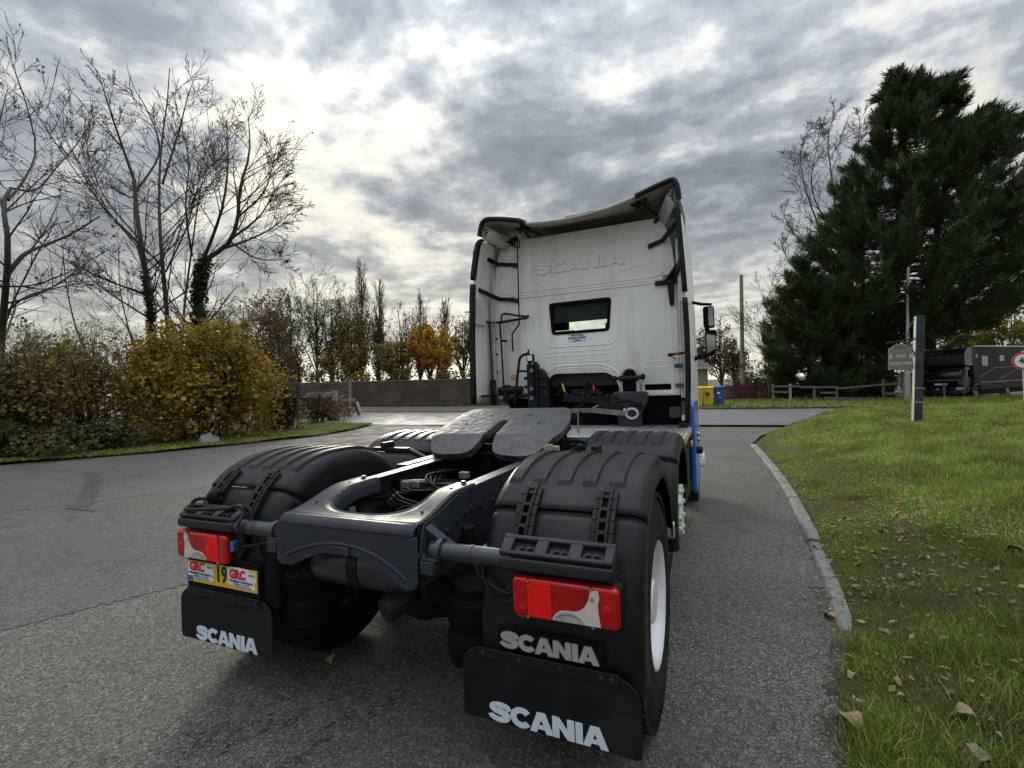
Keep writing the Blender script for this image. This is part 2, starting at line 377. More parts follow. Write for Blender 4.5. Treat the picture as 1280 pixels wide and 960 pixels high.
def ribbon(path, w):
    P = np.array(path, float); T = np.gradient(P, axis=0); T /= np.linalg.norm(T, axis=1)[:, None]; Nn = np.stack([-T[:, 1], T[:, 0]], 1)
    w = np.broadcast_to(w, (len(P),))[:, None]/2
    return np.vstack([P+Nn*w, (P-Nn*w)[::-1]])
def spline(pts, n=5):
    P = np.array(pts, float); out = []
    Q = np.vstack([2*P[0]-P[1], P, 2*P[-1]-P[-2]])
    for i in range(1, len(Q)-2):
        for j in range(n):
            t = j/n; a, b, c, d = Q[i-1:i+3]
            out.append(0.5*((2*b)+(-a+c)*t+(2*a-5*b+4*c-d)*t*t+(-a+3*b-3*c+d)*t**3))
    out.append(Q[-2]); return np.array(out)
S_path = spline([(1.00, .655), (.90, .80), (.68, .865), (.44, .86), (.22, .79), (.19, .68), (.34, .585), (.60, .525), (.84, .43), (.885, .30), (.76, .175), (.52, .13), (.30, .155), (.13, .25), (.09, .34)])
S_w = np.interp(np.linspace(0, 1, len(S_path)), [0, .12, .35, .5, .65, .88, 1], [.24, .26, .31, .34, .31, .26, .26])
C_path = np.array([(.52+.38*math.cos(t), .5+.365*math.sin(t)) for t in np.radians(np.linspace(38, 322, 30))])
GLYPH = {
 'S': ([ribbon(S_path, S_w)], 1.05), 'C': ([ribbon(C_path, .29)], .92),
 'A': ([[(0, 0), (.31, 0), (.37, .18), (.53, .18), (.53, .39), (.44, .39), (.53, .66), (.53, 1), (.34, 1)], [(.53, .18), (.69, .18), (.75, 0), (1.08, 0), (.72, 1), (.53, 1), (.53, .66), (.62, .39), (.53, .39)]], 1.03),
 'N': ([[(0, 0), (.31, 0), (.31, .52), (.66, 0), (.97, 0), (.97, 1), (.66, 1), (.66, .48), (.31, 1), (0, 1)]], 1.02),
 'I': ([[(0, 0), (.31, 0), (.31, 1), (0, 1)]], .30)}
def wordmark(name, O, A, B, length, height, depth, m, parent, bevel=0.0):
    """O: lower left corner; A,B unit directions; raised along A x B"""
    A = np.array(A, float); B = np.array(B, float); N = np.cross(A, B); mb = MB(); x = 0; total = sum(GLYPH[c][1] for c in 'SCANIA')+.05
    sx = length/total
    for c in 'SCANIA':
        polys, adv = GLYPH[c]
        for p in polys: mb.prism([((x+a)*sx, b*height) for a, b in p], O, A, B, N, depth)
        x += adv
    return mb.build(name, m, parent, bevel=bevel, seg=1, smooth=None)

# ---------------------------------------------------------------- chassis
def bolt(mb, c, axis=(1, 0, 0), r=0.011, h=0.012):
    mb.lathe([(0, 0), (0, r*1.5), (0.004, r*1.5), (0.004, r), (h, r), (h, 0)], c, axis, 8)
def ft(y):                                         # top of the frame: level, dropping to the tail
    t = min(1, max(0, (y+.66)/.36)); return .984+.070*(t*t*(3-2*t))
for s in (-1, 1):
    mb = MB()
    ys = [-.655, -.60, -.50, -.42, -.34, -.28, -.1, 4.5]
    sec = lambda y: [(.365, .715), (.365, ft(y)-.012), (.285, ft(y)-.012), (.285, ft(y)-.020), (.357, ft(y)-.020), (.357, .723), (.285, .723), (.285, .715), (.365, .715)]
    mb.grid([[(s*a, y, b) for a, b in sec(y)] for y in ys])
    rail = mb.build('chassis_rail', K['frame'], truck, bevel=.003)
    b = MB()
    for (y, z) in [(-.58, .93), (-.58, .80), (-.50, .93), (-.44, .86), (-.34, .93), (-.24, .93), (-.20, .80), (-.1, .93), (.05, .92), (.16, .92), (.26, .92), (.36, .90), (.5, .92), (.6, .9), (-.34, .78)]:
        bolt(b, (s*.365, y, z), (s, 0, 0)); bolt(b, (s*.357, y, z), (-s, 0, 0), h=.009)
    b.build_each('bolt', K['bracket'], rail)
# rear cross member: pressed top plate with a horseshoe opening, rolled rear edge, arched rear plate
inner = [(.268, -.16), (.262, -.30)]+[(.005+.257*math.copysign(abs(math.cos(t))**.72, math.cos(t)), -.40+.205*math.copysign(abs(math.sin(t))**.78, math.sin(t))) for t in np.radians(np.linspace(-2, -178, 26))]+[(-.252, -.30), (-.258, -.16)]
outer = [(.372, -.16), (.372, -.40), (.372, -.66), (.19, -.66), (0, -.66), (-.19, -.66), (-.372, -.66), (-.372, -.40), (-.372, -.16)]
def arc_rs(P, n):
    P = np.array(P, float); q = np.r_[0, np.cumsum(np.linalg.norm(np.diff(P, axis=0), axis=1))]; t = np.linspace(0, q[-1], n); return np.stack([np.interp(t, q, P[:, i]) for i in (0, 1)], 1)
oi, ii_ = arc_rs(outer, 90), arc_rs(inner, 90); cm = MB()
cm.grid([[(*(o*(1-w)+i*w), ft((o*(1-w)+i*w)[1])) for o, i in zip(oi, ii_)] for w in np.linspace(0, 1, 6)])
cross = cm.build('rear_crossmember', K['frame'], truck, solid=.008)
cm = MB(); rows = []
for t in np.linspace(0, PI/2, 8): rows.append([(x, -.66-.042*math.sin(t), .984-.042*(1-math.cos(t))) for x in np.linspace(-.372, .372, 9)])
cm.grid(rows); cm.build('rolled_edge', K['frame'], cross, solid=.008)
rear_poly = [(-.392, .944), (-.392, .775)]+[(-.375, .757), (-.35, .752), (-.29, .758), (-.22, .790), (-.14, .822), (-.05, .838), (.05, .838), (.14, .822), (.22, .788), (.29, .742), (.335, .722), (.372, .735), (.392, .765), (.392, .944)]
cm = MB(); cm.prism(rear_poly, (0, -.702, 0), (1, 0, 0), (0, 0, 1), (0, 1, 0), .008); cm.build('rear_plate', K['frame'], cross, bevel=.003)
cm = MB()                                           # arched pressing on the rear plate, strap lug, edge holes
arch = spline([(-.33, .80), (-.25, .835), (-.14, .866), (-.02, .880), (.10, .872), (.20, .845), (.29, .80), (.335, .765)], 4)
cm.tube([(a, -.700, b) for a, b in arch], .009, 8)
cm.box(-.06, .045, -.712, -.702, .835, .872); cm.build('pressed_arch', K['frame'], cross, bevel=.004)
cm = MB(); lip = spline(inner, 2)
for k in range(len(lip)-1):
    pass
rows = [[(a, b, ft(b)+.0005) for a, b in lip], [(a*.985, b+.006, ft(b)+.004) for a, b in lip], [(a*.955, b+.014, ft(b)-.004) for a, b in lip], [(a*.93, b+.022, ft(b)-.030) for a, b in lip], [(a*.93, b+.022, ft(b)-.075) for a, b in lip]]
cm.grid(rows); cm.build('opening_lip', K['frame'], cross)
cm = MB()
for x, y in ((-.31, -.53), (.31, -.54), (.315, -.30), (-.315, -.30)): cm.lathe([(.0, .009), (.0015, .009), (.0015, 0)], (x, y, ft(y)+.0005), (0, 0, 1), 10)
cm.build_each('bolt_hole', K['matt'], cross)
cm = MB()
for x, y in ((-.318, -.185), (.318, -.185)): bolt(cm, (x, y, ft(y)), (0, 0, 1), .012, .014)
cm.build_each('cap_bolt', K['bracket'], cross)
# side plates of the cross member fold down over the rails
for s in (-1, 1):
    cm = MB(); cm.prism([(-.655, .92), (-.655, .775), (-.60, .735), (-.50, .735), (-.30, .84), (-.16, .97), (-.16, 1.046), (-.32, 1.045), (-.42, 1.020), (-.52, .993), (-.62, .977)], (s*.3675, 0, 0), (0, 1, 0), (0, 0, 1), (s, 0, 0), .008)
    cm.build('side_plate', K['frame'], cross, bevel=.003)
    cm = MB()
    for (y, z) in [(-.60, .80), (-.60, .86), (-.45, .90), (-.36, .92), (-.27, .94), (-.22, .945)]: bolt(cm, (s*.3755, y, z), (s, 0, 0), .012, .014)
    cm.build_each('side_bolt', K['bracket'], cross)
# cross members and clutter between the rails
cm = MB()
cm.box(-.356, .356, .10, .16, .74, .98); cm.box(-.356, .356, 1.5, 1.6, .72, 1.0); cm.box(-.356, .356, 2.6, 2.7, .72, 1.0)
cm.build_each('inner_crossmember', K['matt'], truck, bevel=.006); cm = MB(); cm.box(-.352, .352, .17, 1.49, .69, .70); cm.box(-.352, .352, -.3, .09, .62, .63); cm.build_each('light_block_tray', K['matt'], truck)  # matt black trays added below to block light rising from the ground
ax = MB()
ax.lathe([(-.95, .0), (-.95, .11), (-.5, .10), (-.28, .12), (-.2, .20), (0, .235), (.2, .20), (.28, .12), (.5, .10), (.95, .11), (.95, 0)], (0, 0, .50), (1, 0, 0), 24)
ax.ball((0, -.10, .50), (.21, .16, .21), 16, 10)
ax.tube([(0, .2, .53), (0, 1.2, .62), (0, 3.0, .80)], .055, 12)
ax.build('rear_axle', K['grime'], truck)
for s in (-1, 1):
    sp = MB(); sp.lathe([(0, .0), (0, .12), (.02, .14), (.12, .145), (.15, .125), (.19, .145), (.27, .14), (.29, .11), (.33, .11), (.33, 0)], (s*.50, -.40, .34), (0, 0, 1), 24)
    sp.box(s*.50-.10, s*.50+.10, -.46, -.34, .30, .345); sp.build('air_spring', K['matt'], truck)
    sp = MB(); sp.bar((s*.5, -.45, .31), (s*.52, .5, .37), .1, .05); sp.tube([(s*.44, .42, .40), (s*.40, .30, .9)], .035, 10); sp.tube([(s*.42, -.22, .40), (s*.40, -.3, .88)], .03, 10)
    sp.build('suspension_arm', K['grime'], truck, bevel=.004)
tk = MB(); tk.lathe([(-.30, .0), (-.29, .06), (-.27, .10), (-.23, .118), (.23, .118), (.27, .10), (.29, .06), (.30, 0)], (-.03, -.50, .735), (1, 0, 0), 28)
tank = tk.build('air_tank', K['bracket'], truck)
tk = MB(); tk.lathe([(-.03, .119), (-.03, .123), (.03, .123), (.03, .119)], (-.03, -.50, .735), (1, 0, 0), 28); tk.build('tank_strap', K['black'], tank)
tk = MB(); tk.lathe([(0, 0), (0, .052), (.012, .058), (.14, .058), (.15, .045), (.17, .045), (.17, 0)], (.135, -.60, .565), (.35, .9, .25), 20)
tk.tube([(.20, -.45, .62), (.26, -.36, .72)], .02, 8); tk.build('air_valve', K['plastic2'], truck)
# cables coiled between the rails
cb = MB()
def rope(pts, r, n=6, k=8): cb.tube(spline(pts, k), r, n)
for i in range(6):
    o = i*.012
    rope([(-.34, -.25, .86+o), (-.2, -.34+o, .86), (-.05+o, -.42, .85), (.10, -.38, .86+o), (.16+o, -.25, .88), (.10, -.05, .90), (.22+o, .15, .90), (.25, .5, .92)], .007)
for i in range(4):
    t = np.linspace(0, 2*PI*1.1, 12)+i*.7
    cb.tube(np.stack([-.05+.13*np.cos(t)+i*.02, -.12+.13*np.sin(t), .87+.015*i+.02*np.sin(2*t)], 1), .008, 6)
for i in range(5):
    rope([(-.33, -.05+i*.05, .80), (-.1, .02+i*.03, .89+.01*i), (.15, .1+i*.05, .91), (.2+.02*i, .5, .93), (.1, 1.0, .95)], .009)
for i in range(7): rope([(-.33, -.30+.09*i, .90), (-.22+.03*i, -.1, .88+.008*i), (-.02+.04*i, .02+.03*i, .91), (.12, .25-.05*i, .90+.006*i), (.32, -.02+.07*i, .88)], .0085)
for i in range(4): rope([(-.30+.05*i, .55, .93), (-.1, .25-.05*i, .93+.012*i), (.05+.05*i, -.1, .89), (.3, -.2, .80)], .0075)
cb.v = [(x, y, z+.05) for x, y, z in cb.v]; cb.build_each('cable', K['matt'], truck)
cb = MB()
for (x, y, z) in ((-.23, .08, .95), (-.17, .10, .95), (.03, .33, .97), (-.27, -.36, .90)): cb.box(x-.03, x+.03, y-.02, y+.02, z, z+.04)
cb.tube([(-.25, .07, .98), (-.12, .13, .98)], .018, 8); cb.build_each('brass_fitting', mat('pale_fitting', (.16, .15, .12), .5), truck, bevel=.004)
inb = MB()
inb.box(-.30, .30, .18, .9, .70, .80); inb.box(-.2, .05, .3, .55, .80, .90); inb.lathe([(0, .0), (0, .07), (.2, .07), (.2, 0)], (-.2, .35, .86), (1, 0, 0), 14); inb.build('valve_block', K['matt'], truck, bevel=.01)

# ---------------------------------------------------------------- rear mudguards
def guard_pt(phi, inset=0.0, a=.605, b=.668, yc=0.0, zc=.505, e=2.45):
    c, s_ = math.cos(phi), math.sin(phi)
    ca = math.copysign(abs(c)**(2/e), c); sa = math.copysign(abs(s_)**(2/e), s_)
    return (yc-(a-inset)*ca, zc+(b-inset)*sa)
def guard_skin(s, x0, x1, phis, off=0.0, lip=.05, lin=.16, **kw):
    """arched skin across the wheel; edges rolled over"""
    ri, ro = .085, .058
    q = np.linspace(0, PI/2, 7)
    cs = [(x0, ri+lin), (x0, ri+lin*.5)]+[(x0+ri-ri*math.cos(t), ri-ri*math.sin(t)) for t in q]+[(x, 0.0) for x in np.linspace(x0+ri, x1-ro, 11)[1:-1]]+[(x1-ro+ro*math.cos(t), ro-ro*math.sin(t)) for t in q[::-1]]+[(x1, ro+lip)]
    rows = []
    for p in phis:
        row = []
        for x, ins in cs:
            y, z = guard_pt(p, ins-off, **kw); row.append((s*x, y, z))
        rows.append(row)
    return rows
def add_low(rows, zb):                              # carry the skin straight down from the springing to zb
    base = rows[0]; ext = []
    for z in np.linspace(zb, base[0][2], 6)[:-1]: ext.append([(x, y+.02*(base[0][2]-z)/(base[0][2]-zb), z) for x, y, _ in base])
    return ext+rows
def rib_mesh(mb, s, xc, w, ph, off, h=.011, **kw):
    rows = []
    for i, p in enumerate(ph):
        e = min(1, i/1.0, (len(ph)-1-i)/1.0); e = 1 if e > 0 else 0
        row = []
        for dx, hh in ((-w/2-.008, -.002), (-w/2, h*e), (w/2, h*e), (w/2+.008, -.002)):
            y, z = guard_pt(p, -(off+hh), **kw); row.append((s*(xc+dx), y, z))
        rows.append(row)
    mb.grid(rows)
def tangent(phi, off=0.0, **kw):
    y0, z0 = guard_pt(phi-.01, -off, **kw); y1, z1 = guard_pt(phi+.01, -off, **kw); y, z = guard_pt(phi, -off, **kw)
    T = np.array((0, y1-y0, z1-z0)); T /= np.linalg.norm(T); return (y, z), T, np.array((0, -T[2], T[1]))
X0, X1 = .585, 1.248
SEAM = R_(47)
for s in (-1, 1):
    mb = MB(); rows = guard_skin(s, X0, X1, np.linspace(0.02, SEAM, 12)); mb.grid(add_low(rows, .43))
    gd = mb.build('mudguard', K['plastic'], truck, solid=.006, smooth=50)
    mb = MB(); mb.grid(guard_skin(s, X0, X1, np.linspace(SEAM+.008, R_(168), 40), off=.009))
    cap = mb.build('mudguard_cap', K['plastic'], gd, solid=.008, smooth=50)
    for xc in (.675, .787, .898, 1.010, 1.122):
        mb = MB(); rib_mesh(mb, s, xc, .050, np.linspace(R_(60), R_(120), 26), .009)
        mb.build('rib', K['plastic'], cap, smooth=25)
    for xc in (.775, 1.095):                        # rubber latches over the seam
        mb = MB(); fr = MB()
        for k, (pa, pb) in enumerate(zip(np.linspace(R_(29), R_(57), 7)[:-1], np.linspace(R_(29), R_(57), 7)[1:])):
            (ya, za), _, n1 = tangent(pa, .012); (yb, zb), _, n2 = tangent(pb, .012)
            for dx in (-.035, .035): fr.bar((s*(xc+dx), ya, za), (s*(xc+dx), yb, zb), .020, .030, n1)
            if k in (0, 5): fr.bar((s*(xc-.034), (ya+yb)/2, (za+zb)/2), (s*(xc+.034), (ya+yb)/2, (za+zb)/2), .03, .026, n1)
            for dx in (-.018, .018): mb.bar((s*(xc+dx), ya+n1[1]*.012, za+n1[2]*.012), (s*(xc+dx), yb+n1[1]*.012, zb+n1[2]*.012), .013, .016, n1)
            if k in (1, 2, 3, 4): mb.bar((s*(xc-.02), ya+n1[1]*.012, za+n1[2]*.012), (s*(xc+.02), ya+n1[1]*.012, za+n1[2]*.012), .016, .015, n1)
        (ya, za), T, n1 = tangent(R_(57), .022); mb.obox((s*xc, ya, za), (.052, .035, .02), (1, 0, 0), T)
        (ya, za), T, n1 = tangent(R_(29), .02); mb.obox((s*xc, ya, za), (.045, .03, .02), (1, 0, 0), T)
        la = fr.build('latch', K['plastic2'], gd, bevel=.003); mb.build('latch_strap', K['plastic'], la, bevel=.003) if False else None
        mb.build('latch_strap', K['plastic2'], gd, bevel=.003)
        bk = MB(); bk.grid([[(s*(xc+dx), *guard_pt(p, -.011)) for dx in (-.03, .03)] for p in np.linspace(R_(29), R_(57), 6)]); bk.build('latch_backing', K['matt'], gd)
    # lamp bracket: sloping box with three recessed pockets
    bx0, bx1 = .735, 1.165
    pr = [(-.60, .952), (-.625, .952), (-.690, .912), (-.706, .896), (-.710, .878), (-.710, .858), (-.700, .846), (-.60, .842)]
    holes = []
    mb = MB()
    mb.prism([(y, z-.02 if i in (0, 1, 2) else z) for i, (y, z) in enumerate(pr)], (s*bx0, 0, 0), (0, 1, 0), (0, 0, 1), (s, 0, 0), bx1-bx0)
    br = mb.build('lamp_bracket', K['ledge'], truck, bevel=.014, seg=3)
    mb = MB()
    T = np.array((0, -.075, -.04)); T /= np.linalg.norm(T); Nn = np.array((0, -T[2], T[1])) if T[1] > 0 else np.array((0, T[2], -T[1]))
    Nn = np.array((0, -.47, .88))
    ctr = lambda x, t, h: np.array((s*x, -.625, .952))+T*t+Nn*(h-.018)
    for xa, xb in ((bx0, bx0+.045), (bx0+.135, bx0+.185), (bx0+.265, bx0+.315), (bx1-.035, bx1)):
        mb.obox(ctr((xa+xb)/2, .042, .009), (xb-xa, .086, .022), (1, 0, 0), T)
    mb.obox(ctr((bx0+bx1)/2, .004, .010), (bx1-bx0, .022, .024), (1, 0, 0), T); mb.obox(ctr((bx0+bx1)/2, .078, .008), (bx1-bx0, .02, .022), (1, 0, 0), T)
    mb.build('bracket_web', K['ledge'], br, bevel=.006, seg=3)
    mb = MB()
    for xm in (bx0+.09, bx0+.225, bx0+.345):
        for dx in (-.008, .022): 
            p = ctr(xm+dx, .05, .003); bolt(mb, p, Nn, .008, .012)
        mb.obox(ctr(xm, .055, .002), (.07, .03, .003), (1, 0, 0), T)
    mb.build_each('bracket_bolt', K['black'], br)
    mb = MB(); mb.prism([(bx0, .86), (bx1, .86), (bx1, .70), (bx1-.05, .66), (bx0+.06, .66), (bx0, .73)], (0, -.628, 0), (s, 0, 0), (0, 0, 1), (0, -1, 0), .028); mb.build('backing_plate', K['ledge'], br, bevel=.006)
    mb = MB(); mb.tube([(s*.42, -.632, .878), (s*.78, -.632, .878)], .036, 18); mb.lathe([(0, .036), (0, .050), (.022, .050), (.022, .036)], (s*.452, -.632, .878), (s, 0, 0), 18); mb.lathe([(0, .036), (0, .0385), (.012, .0385), (.012, .036)], (s*.60, -.632, .878), (s, 0, 0), 18)
    mb.build('lamp_tube', K['bracket'], truck)
    gs = MB()                                       # gusset from the rail to the tube
    gs.prism([(-.56, .955), (-.54, .955), (-.66, .865), (-.68, .865)], (s*.378, 0, 0), (0, 1, 0), (0, 0, 1), (s, 0, 0), .006)
    gs.prism([(-.66, .97), (-.57, .865), (-.70, .865)], (s*.392, 0, 0), (0, 1, 0), (0, 0, 1), (s, 0, 0), .006)
    gs.bar((s*.39, -.62, .97), (s*.50, -.60, .89), .006, .05, (0, 1, 0)); gs.bar((s*.37, -.645, .855), (s*.47, -.645, .855), .09, .008); gs.box(*sorted((s*.40, s*.46)), -.70, -.61, .80, .85)
    for (x, y) in ((.40, -.67), (.43, -.62)): bolt(gs, (s*x, y, .86), (0, 0, 1))
    gs.build('gusset_bracket', K['frame'], truck, bevel=.002)
    # tail lamp
    br.location = (0, .035, .004); lx0, lx1, lz0, lz1, yb_, yf = .792, 1.192, .690, .838, -.655, -.742
    hb = MB(); hb.prism(rrect(lx0, lx1, lz0, lz1, .022), (0, yb_, 0), (s, 0, 0), (0, 0, 1), (0, -1, 0), .045)
    lamp = hb.build('tail_lamp', K['plastic2'], truck, bevel=.006); lamp.location = (-.007*s, .068, -.005)
    lens = MB(); lens.prism(rrect(lx0+.002, lx1-.002, lz0+.002, lz1-.002, .020, 6), (0, -.700, 0), (s, 0, 0), (0, 0, 1), (0, -1, 0), .038); lens.build('red_lens', K['red'], lamp, bevel=.012, seg=3)
    mk = MB(); mk.prism([(.856, .828), (.948, .828), (.948, .698), (.856, .698)], (0, -.7382, 0), (s, 0, 0), (0, 0, 1), (0, -1, 0), .0016); mk.build('bright_red_panel', K['redhot'], lamp); mk = MB()
    for i in range(9):
        for j in range(13): cx_, cz_ = .861+i*.0103, .704+j*.0098; mk.add([(s*(cx_-.0042), -.7399, cz_-.004), (s*(cx_+.0042), -.7399, cz_-.004), (s*(cx_+.0042), -.7399, cz_+.004), (s*(cx_-.0042), -.7399, cz_+.004), (s*cx_, -.7424, cz_)], [(0, 1, 4), (1, 2, 4), (2, 3, 4), (3, 0, 4)])
    tag(mk.build('lens_facet', K['redhot'], lamp, smooth=None), kind='stuff')
    mk = MB(); cl = spline([(.950, .700), (.958, .717), (.980, .735), (1.005, .740), (1.035, .742), (1.062, .755), (1.083, .785), (1.092, .822)], 4)
    mk.prism([tuple(p) for p in cl]+[(1.120, .826), (1.124, .800), (1.118, .775), (1.120, .742), (1.126, .700)], (0, -.7382, 0), (s, 0, 0), (0, 0, 1), (0, -1, 0), .0016); mk.build('clear_panel', K['clear'], lamp)
    mk = MB(); mk.lathe([(0, .0085), (.0012, .006), (.0012, 0)], (s*1.098, -.7398, .792), (0, -1, 0), 14); mk.build('bulb_spot', mat('bulb_tint', (.34, .24, .19), .3, coat=.5), lamp) if True else None
    mk = MB(); mk.box(*sorted((s*.8515, s*.8545)), -.7392, -.737, .694, .832); mk.box(*sorted((s*.9495, s*.9525)), -.7392, -.737, .745, .832); mk.build_each('lens_rib', K['red'], lamp)
    mk = MB(); mk.tube([(s*(1.012+.046*math.cos(t)), -.7406, .702+.024*math.sin(t)) for t in np.linspace(.5, PI-.2, 12)], .0016, 5); mk.build('bowl_edge', K['bracket'], lamp)
    mk = MB(); mk.prism([(.957, .7)]+[(1.012+.055*math.cos(t), .700+.037*math.sin(t)) for t in np.linspace(PI, 0, 14)], (0, -.7400, 0), (s, 0, 0), (0, 0, 1), (0, -1, 0), .0014); mk.build('reversing_bowl', K['clear2'], lamp, bevel=.001)
    mk = MB(); mk.lathe([(0, .016), (.002, .012), (.003, 0)], (s*1.150, -.7382, .762), (0, -1, 0), 20); mk.lathe([(0, .030), (.001, .030), (.001, .026), (0, .026)], (s*.835, -.7382, .722), (0, -1, 0), 20); mk.lathe([(0, .014), (.002, .010), (.002, 0)], (s*.835, -.7382, .722), (0, -1, 0), 16); mk.build_each('bulb_reflector', K['redmid'], lamp)
    mk = MB()
    for (x, z) in ((.858, .829), (.858, .697), (1.093, .829), (1.100, .697)): mk.lathe([(0, .007), (.006, .006), (.006, .0)], (s*x, -.7375, z), (0, -1, 0), 8)
    mk.build_each('lens_screw', K['chrome'], lamp)
    if s < 0:
        mk = MB(); mk.box(-.792, -.776, -.720, -.665, .752, .806); cn = mk.build('cable_connector', mat('blue_connector', (.02, .24, .55), .4), lamp, bevel=.006)
        mk = MB(); mk.lathe([(0, .017), (.03, .015), (.03, 0)], (-.777, -.69, .778), (1, 0, 0), 12); mk.tube(spline([(-.75, -.69, .778), (-.66, -.69, .79), (-.56, -.68, .815), (-.48, -.66, .85)]), .009, 8); mk.build('lamp_cable', K['plastic2'], lamp)
        mk = MB(); mk.tube(spline([tuple(on('y', -.55, 278, 624)), (-1.10, -.60, .985), (-1.12, -.63, .955), (-1.10, -.665, .945), (-.95, -.66, .955), (-.78, -.655, .97), (-.72, -.65, .985), (-.69, -.64, .955), (-.68, -.68, .90), (-.665, -.67, .86)]), .010, 8); mk.tube(spline([(-.69, -.63, .98), (-.66, -.62, .95), (-.645, -.63, .88), (-.60, -.6, .7)]), .012, 8); mk.build('lamp_wiring', K['plastic2'], gd)
        mk = MB(); mk.lathe([(0, 0), (0, .033), (.03, .036), (.06, .03), (.075, .018), (.075, 0)], tuple(on('y', -.55, 276, 622)), (-1, -.25, 0), 14); mk.build('marker_lamp', K['matt'], gd)
    else:
        mk = MB(); mk.tube(spline([(.58, -.62, .85), (.62, -.67, .80), (.70, -.69, .76), (.79, -.69, .74)]), .008, 8); mk.tube(spline([(.62, -.64, .84), (.66, -.70, .79), (.72, -.69, .72), (.80, -.68, .715)]), .006, 8); mk.lathe([(0, .014), (.03, .014), (.03, 0)], (.765, -.69, .755), (1, 0, 0), 10); mk.build('lamp_cable', K['plastic2'], lamp)
    # mud flap
    fx0, fx1, yflap = .538, 1.236, -.616
    fp = rpoly([(fx0, .235), (fx1, .233), (fx1, .465), (fx1-.07, .512), (fx0+.06, .512), (fx0, .470)], [.01, .02, .04, .03, .03, .04])
    mb = MB(); mb.prism(fp, (0, yflap, 0), (s, 0, 0), (0, 0, 1), (0, -1, 0), .010); fl = mb.build('mudflap', K['flap'], truck, bevel=.003)
    mb = MB(); mb.box(*sorted((s*(fx0+.072), s*1.165)), yflap-.016, yflap-.0105, .476, .518)
    cs_ = mb.build('clamp_strip', K['plastic2'], fl, bevel=.002); mb = MB()
    for x in (.635, .79, .95, 1.105, 1.14): bolt(mb, (s*x, yflap-.016, .500), (0, -1, 0), .006, .006)
    mb.build_each('strip_bolt', K['bracket'], fl)
    ox = .652 if s > 0 else -1.108
    wordmark('lettering', (ox, yflap-.0105, .240), (1, 0, 0), (0, 0, 1), .468, .076, .0015, K['sticker'], fl)
# badge on the right-hand guard, number plate on the left-hand one
yg = -.616
mb = MB(); mb.box(.700, 1.115, yg-.008, yg, .525, .615); bd = mb.build('name_badge', K['matt'], truck, bevel=.004)
wordmark('lettering', (.712, yg-.008, .535), (1, 0, 0), (0, 0, 1), .385, .062, .006, K['badge'], bd, bevel=.0012)
mb = MB(); mb.box(-1.165, -.605, yg-.012, yg, .515, .700); bkp = mb.build('plate_holder', K['matt'], truck, bevel=.006)
mb = MB(); mb.box(-1.155, -.618, yg-.018, yg-.0125, .550, .662); pl_ = mb.build('number_plate', K['yellow'], truck, bevel=.0015)
ys = yg-.0205
def sticker(cx, cz, cut=False):
    m_ = MB(); w = .185; 
    out = [(-.105, .0), (-.105, .036), (-.085, .055), (-.01, .058), (.055, .052), (.06, .042), (.105, .040), (.105, -.005), (.085, -.022), (.105, -.034), (.085, -.046), (-.045, -.046), (-.05, -.036), (-.105, -.030), (-.112, -.024), (-.09, -.016)]
    if cut: out = [(a, min(b, .040)) for a, b in out]
    m_.prism(out, (cx, ys+.0022, cz), (1, 0, 0), (0, 0, 1), (0, -1, 0), .0010); m_.build('dealer_sticker', K['paper'], pl_)
    text_mesh('sticker_lettering', 'GRC', .062, (cx-.028, ys-.0004, cz+.020), (1, 0, 0), (0, 0, 1), K['inkred'], pl_, .0004, bold=.0035, sx=.92)
    text_mesh('sticker_small_print', 'TRUCKS', .016, (cx+.076, ys-.0004, cz+.028), (1, 0, 0), (0, 0, 1), K['ink'], pl_, .0003, sx=.8)
    text_mesh('sticker_small_print', 'Worldwide Truck Exports', .0165, (cx-.002, ys-.0004, cz-.013), (1, 0, 0), (0, 0, 1), K['ink'], pl_, .0003, bold=.0004, sx=.95)
    text_mesh('sticker_small_print', 'info@grctrucks.com', .0145, (cx, ys-.0004, cz-.026), (1, 0, 0), (0, 0, 1), K['inkblue'], pl_, .0003)
    text_mesh('sticker_small_print', 'www.grctrucks.com', .0145, (cx+.012, ys-.0004, cz-.038), (1, 0, 0), (0, 0, 1), K['inkblue'], pl_, .0003)
sticker(-1.045, .612, True); sticker(-.730, .608)
text_mesh('plate_digits', '19', .115, (-.882, ys+.0010, .612), (1, 0, 0), (0, 0, 1), K['ink'], pl_, .0006, bold=.0035, sx=.80)
mb = MB(); mb.prism([(-1.150, .556), (-1.112, .556), (-1.112, .582), (-1.150, .582)], (0, ys+.0010, 0), (1, 0, 0), (0, 0, 1), (0, -1, 0), .0008); mb.build('plate_blue_band', mat('plate_blue', (.01, .12, .45), .4), pl_)

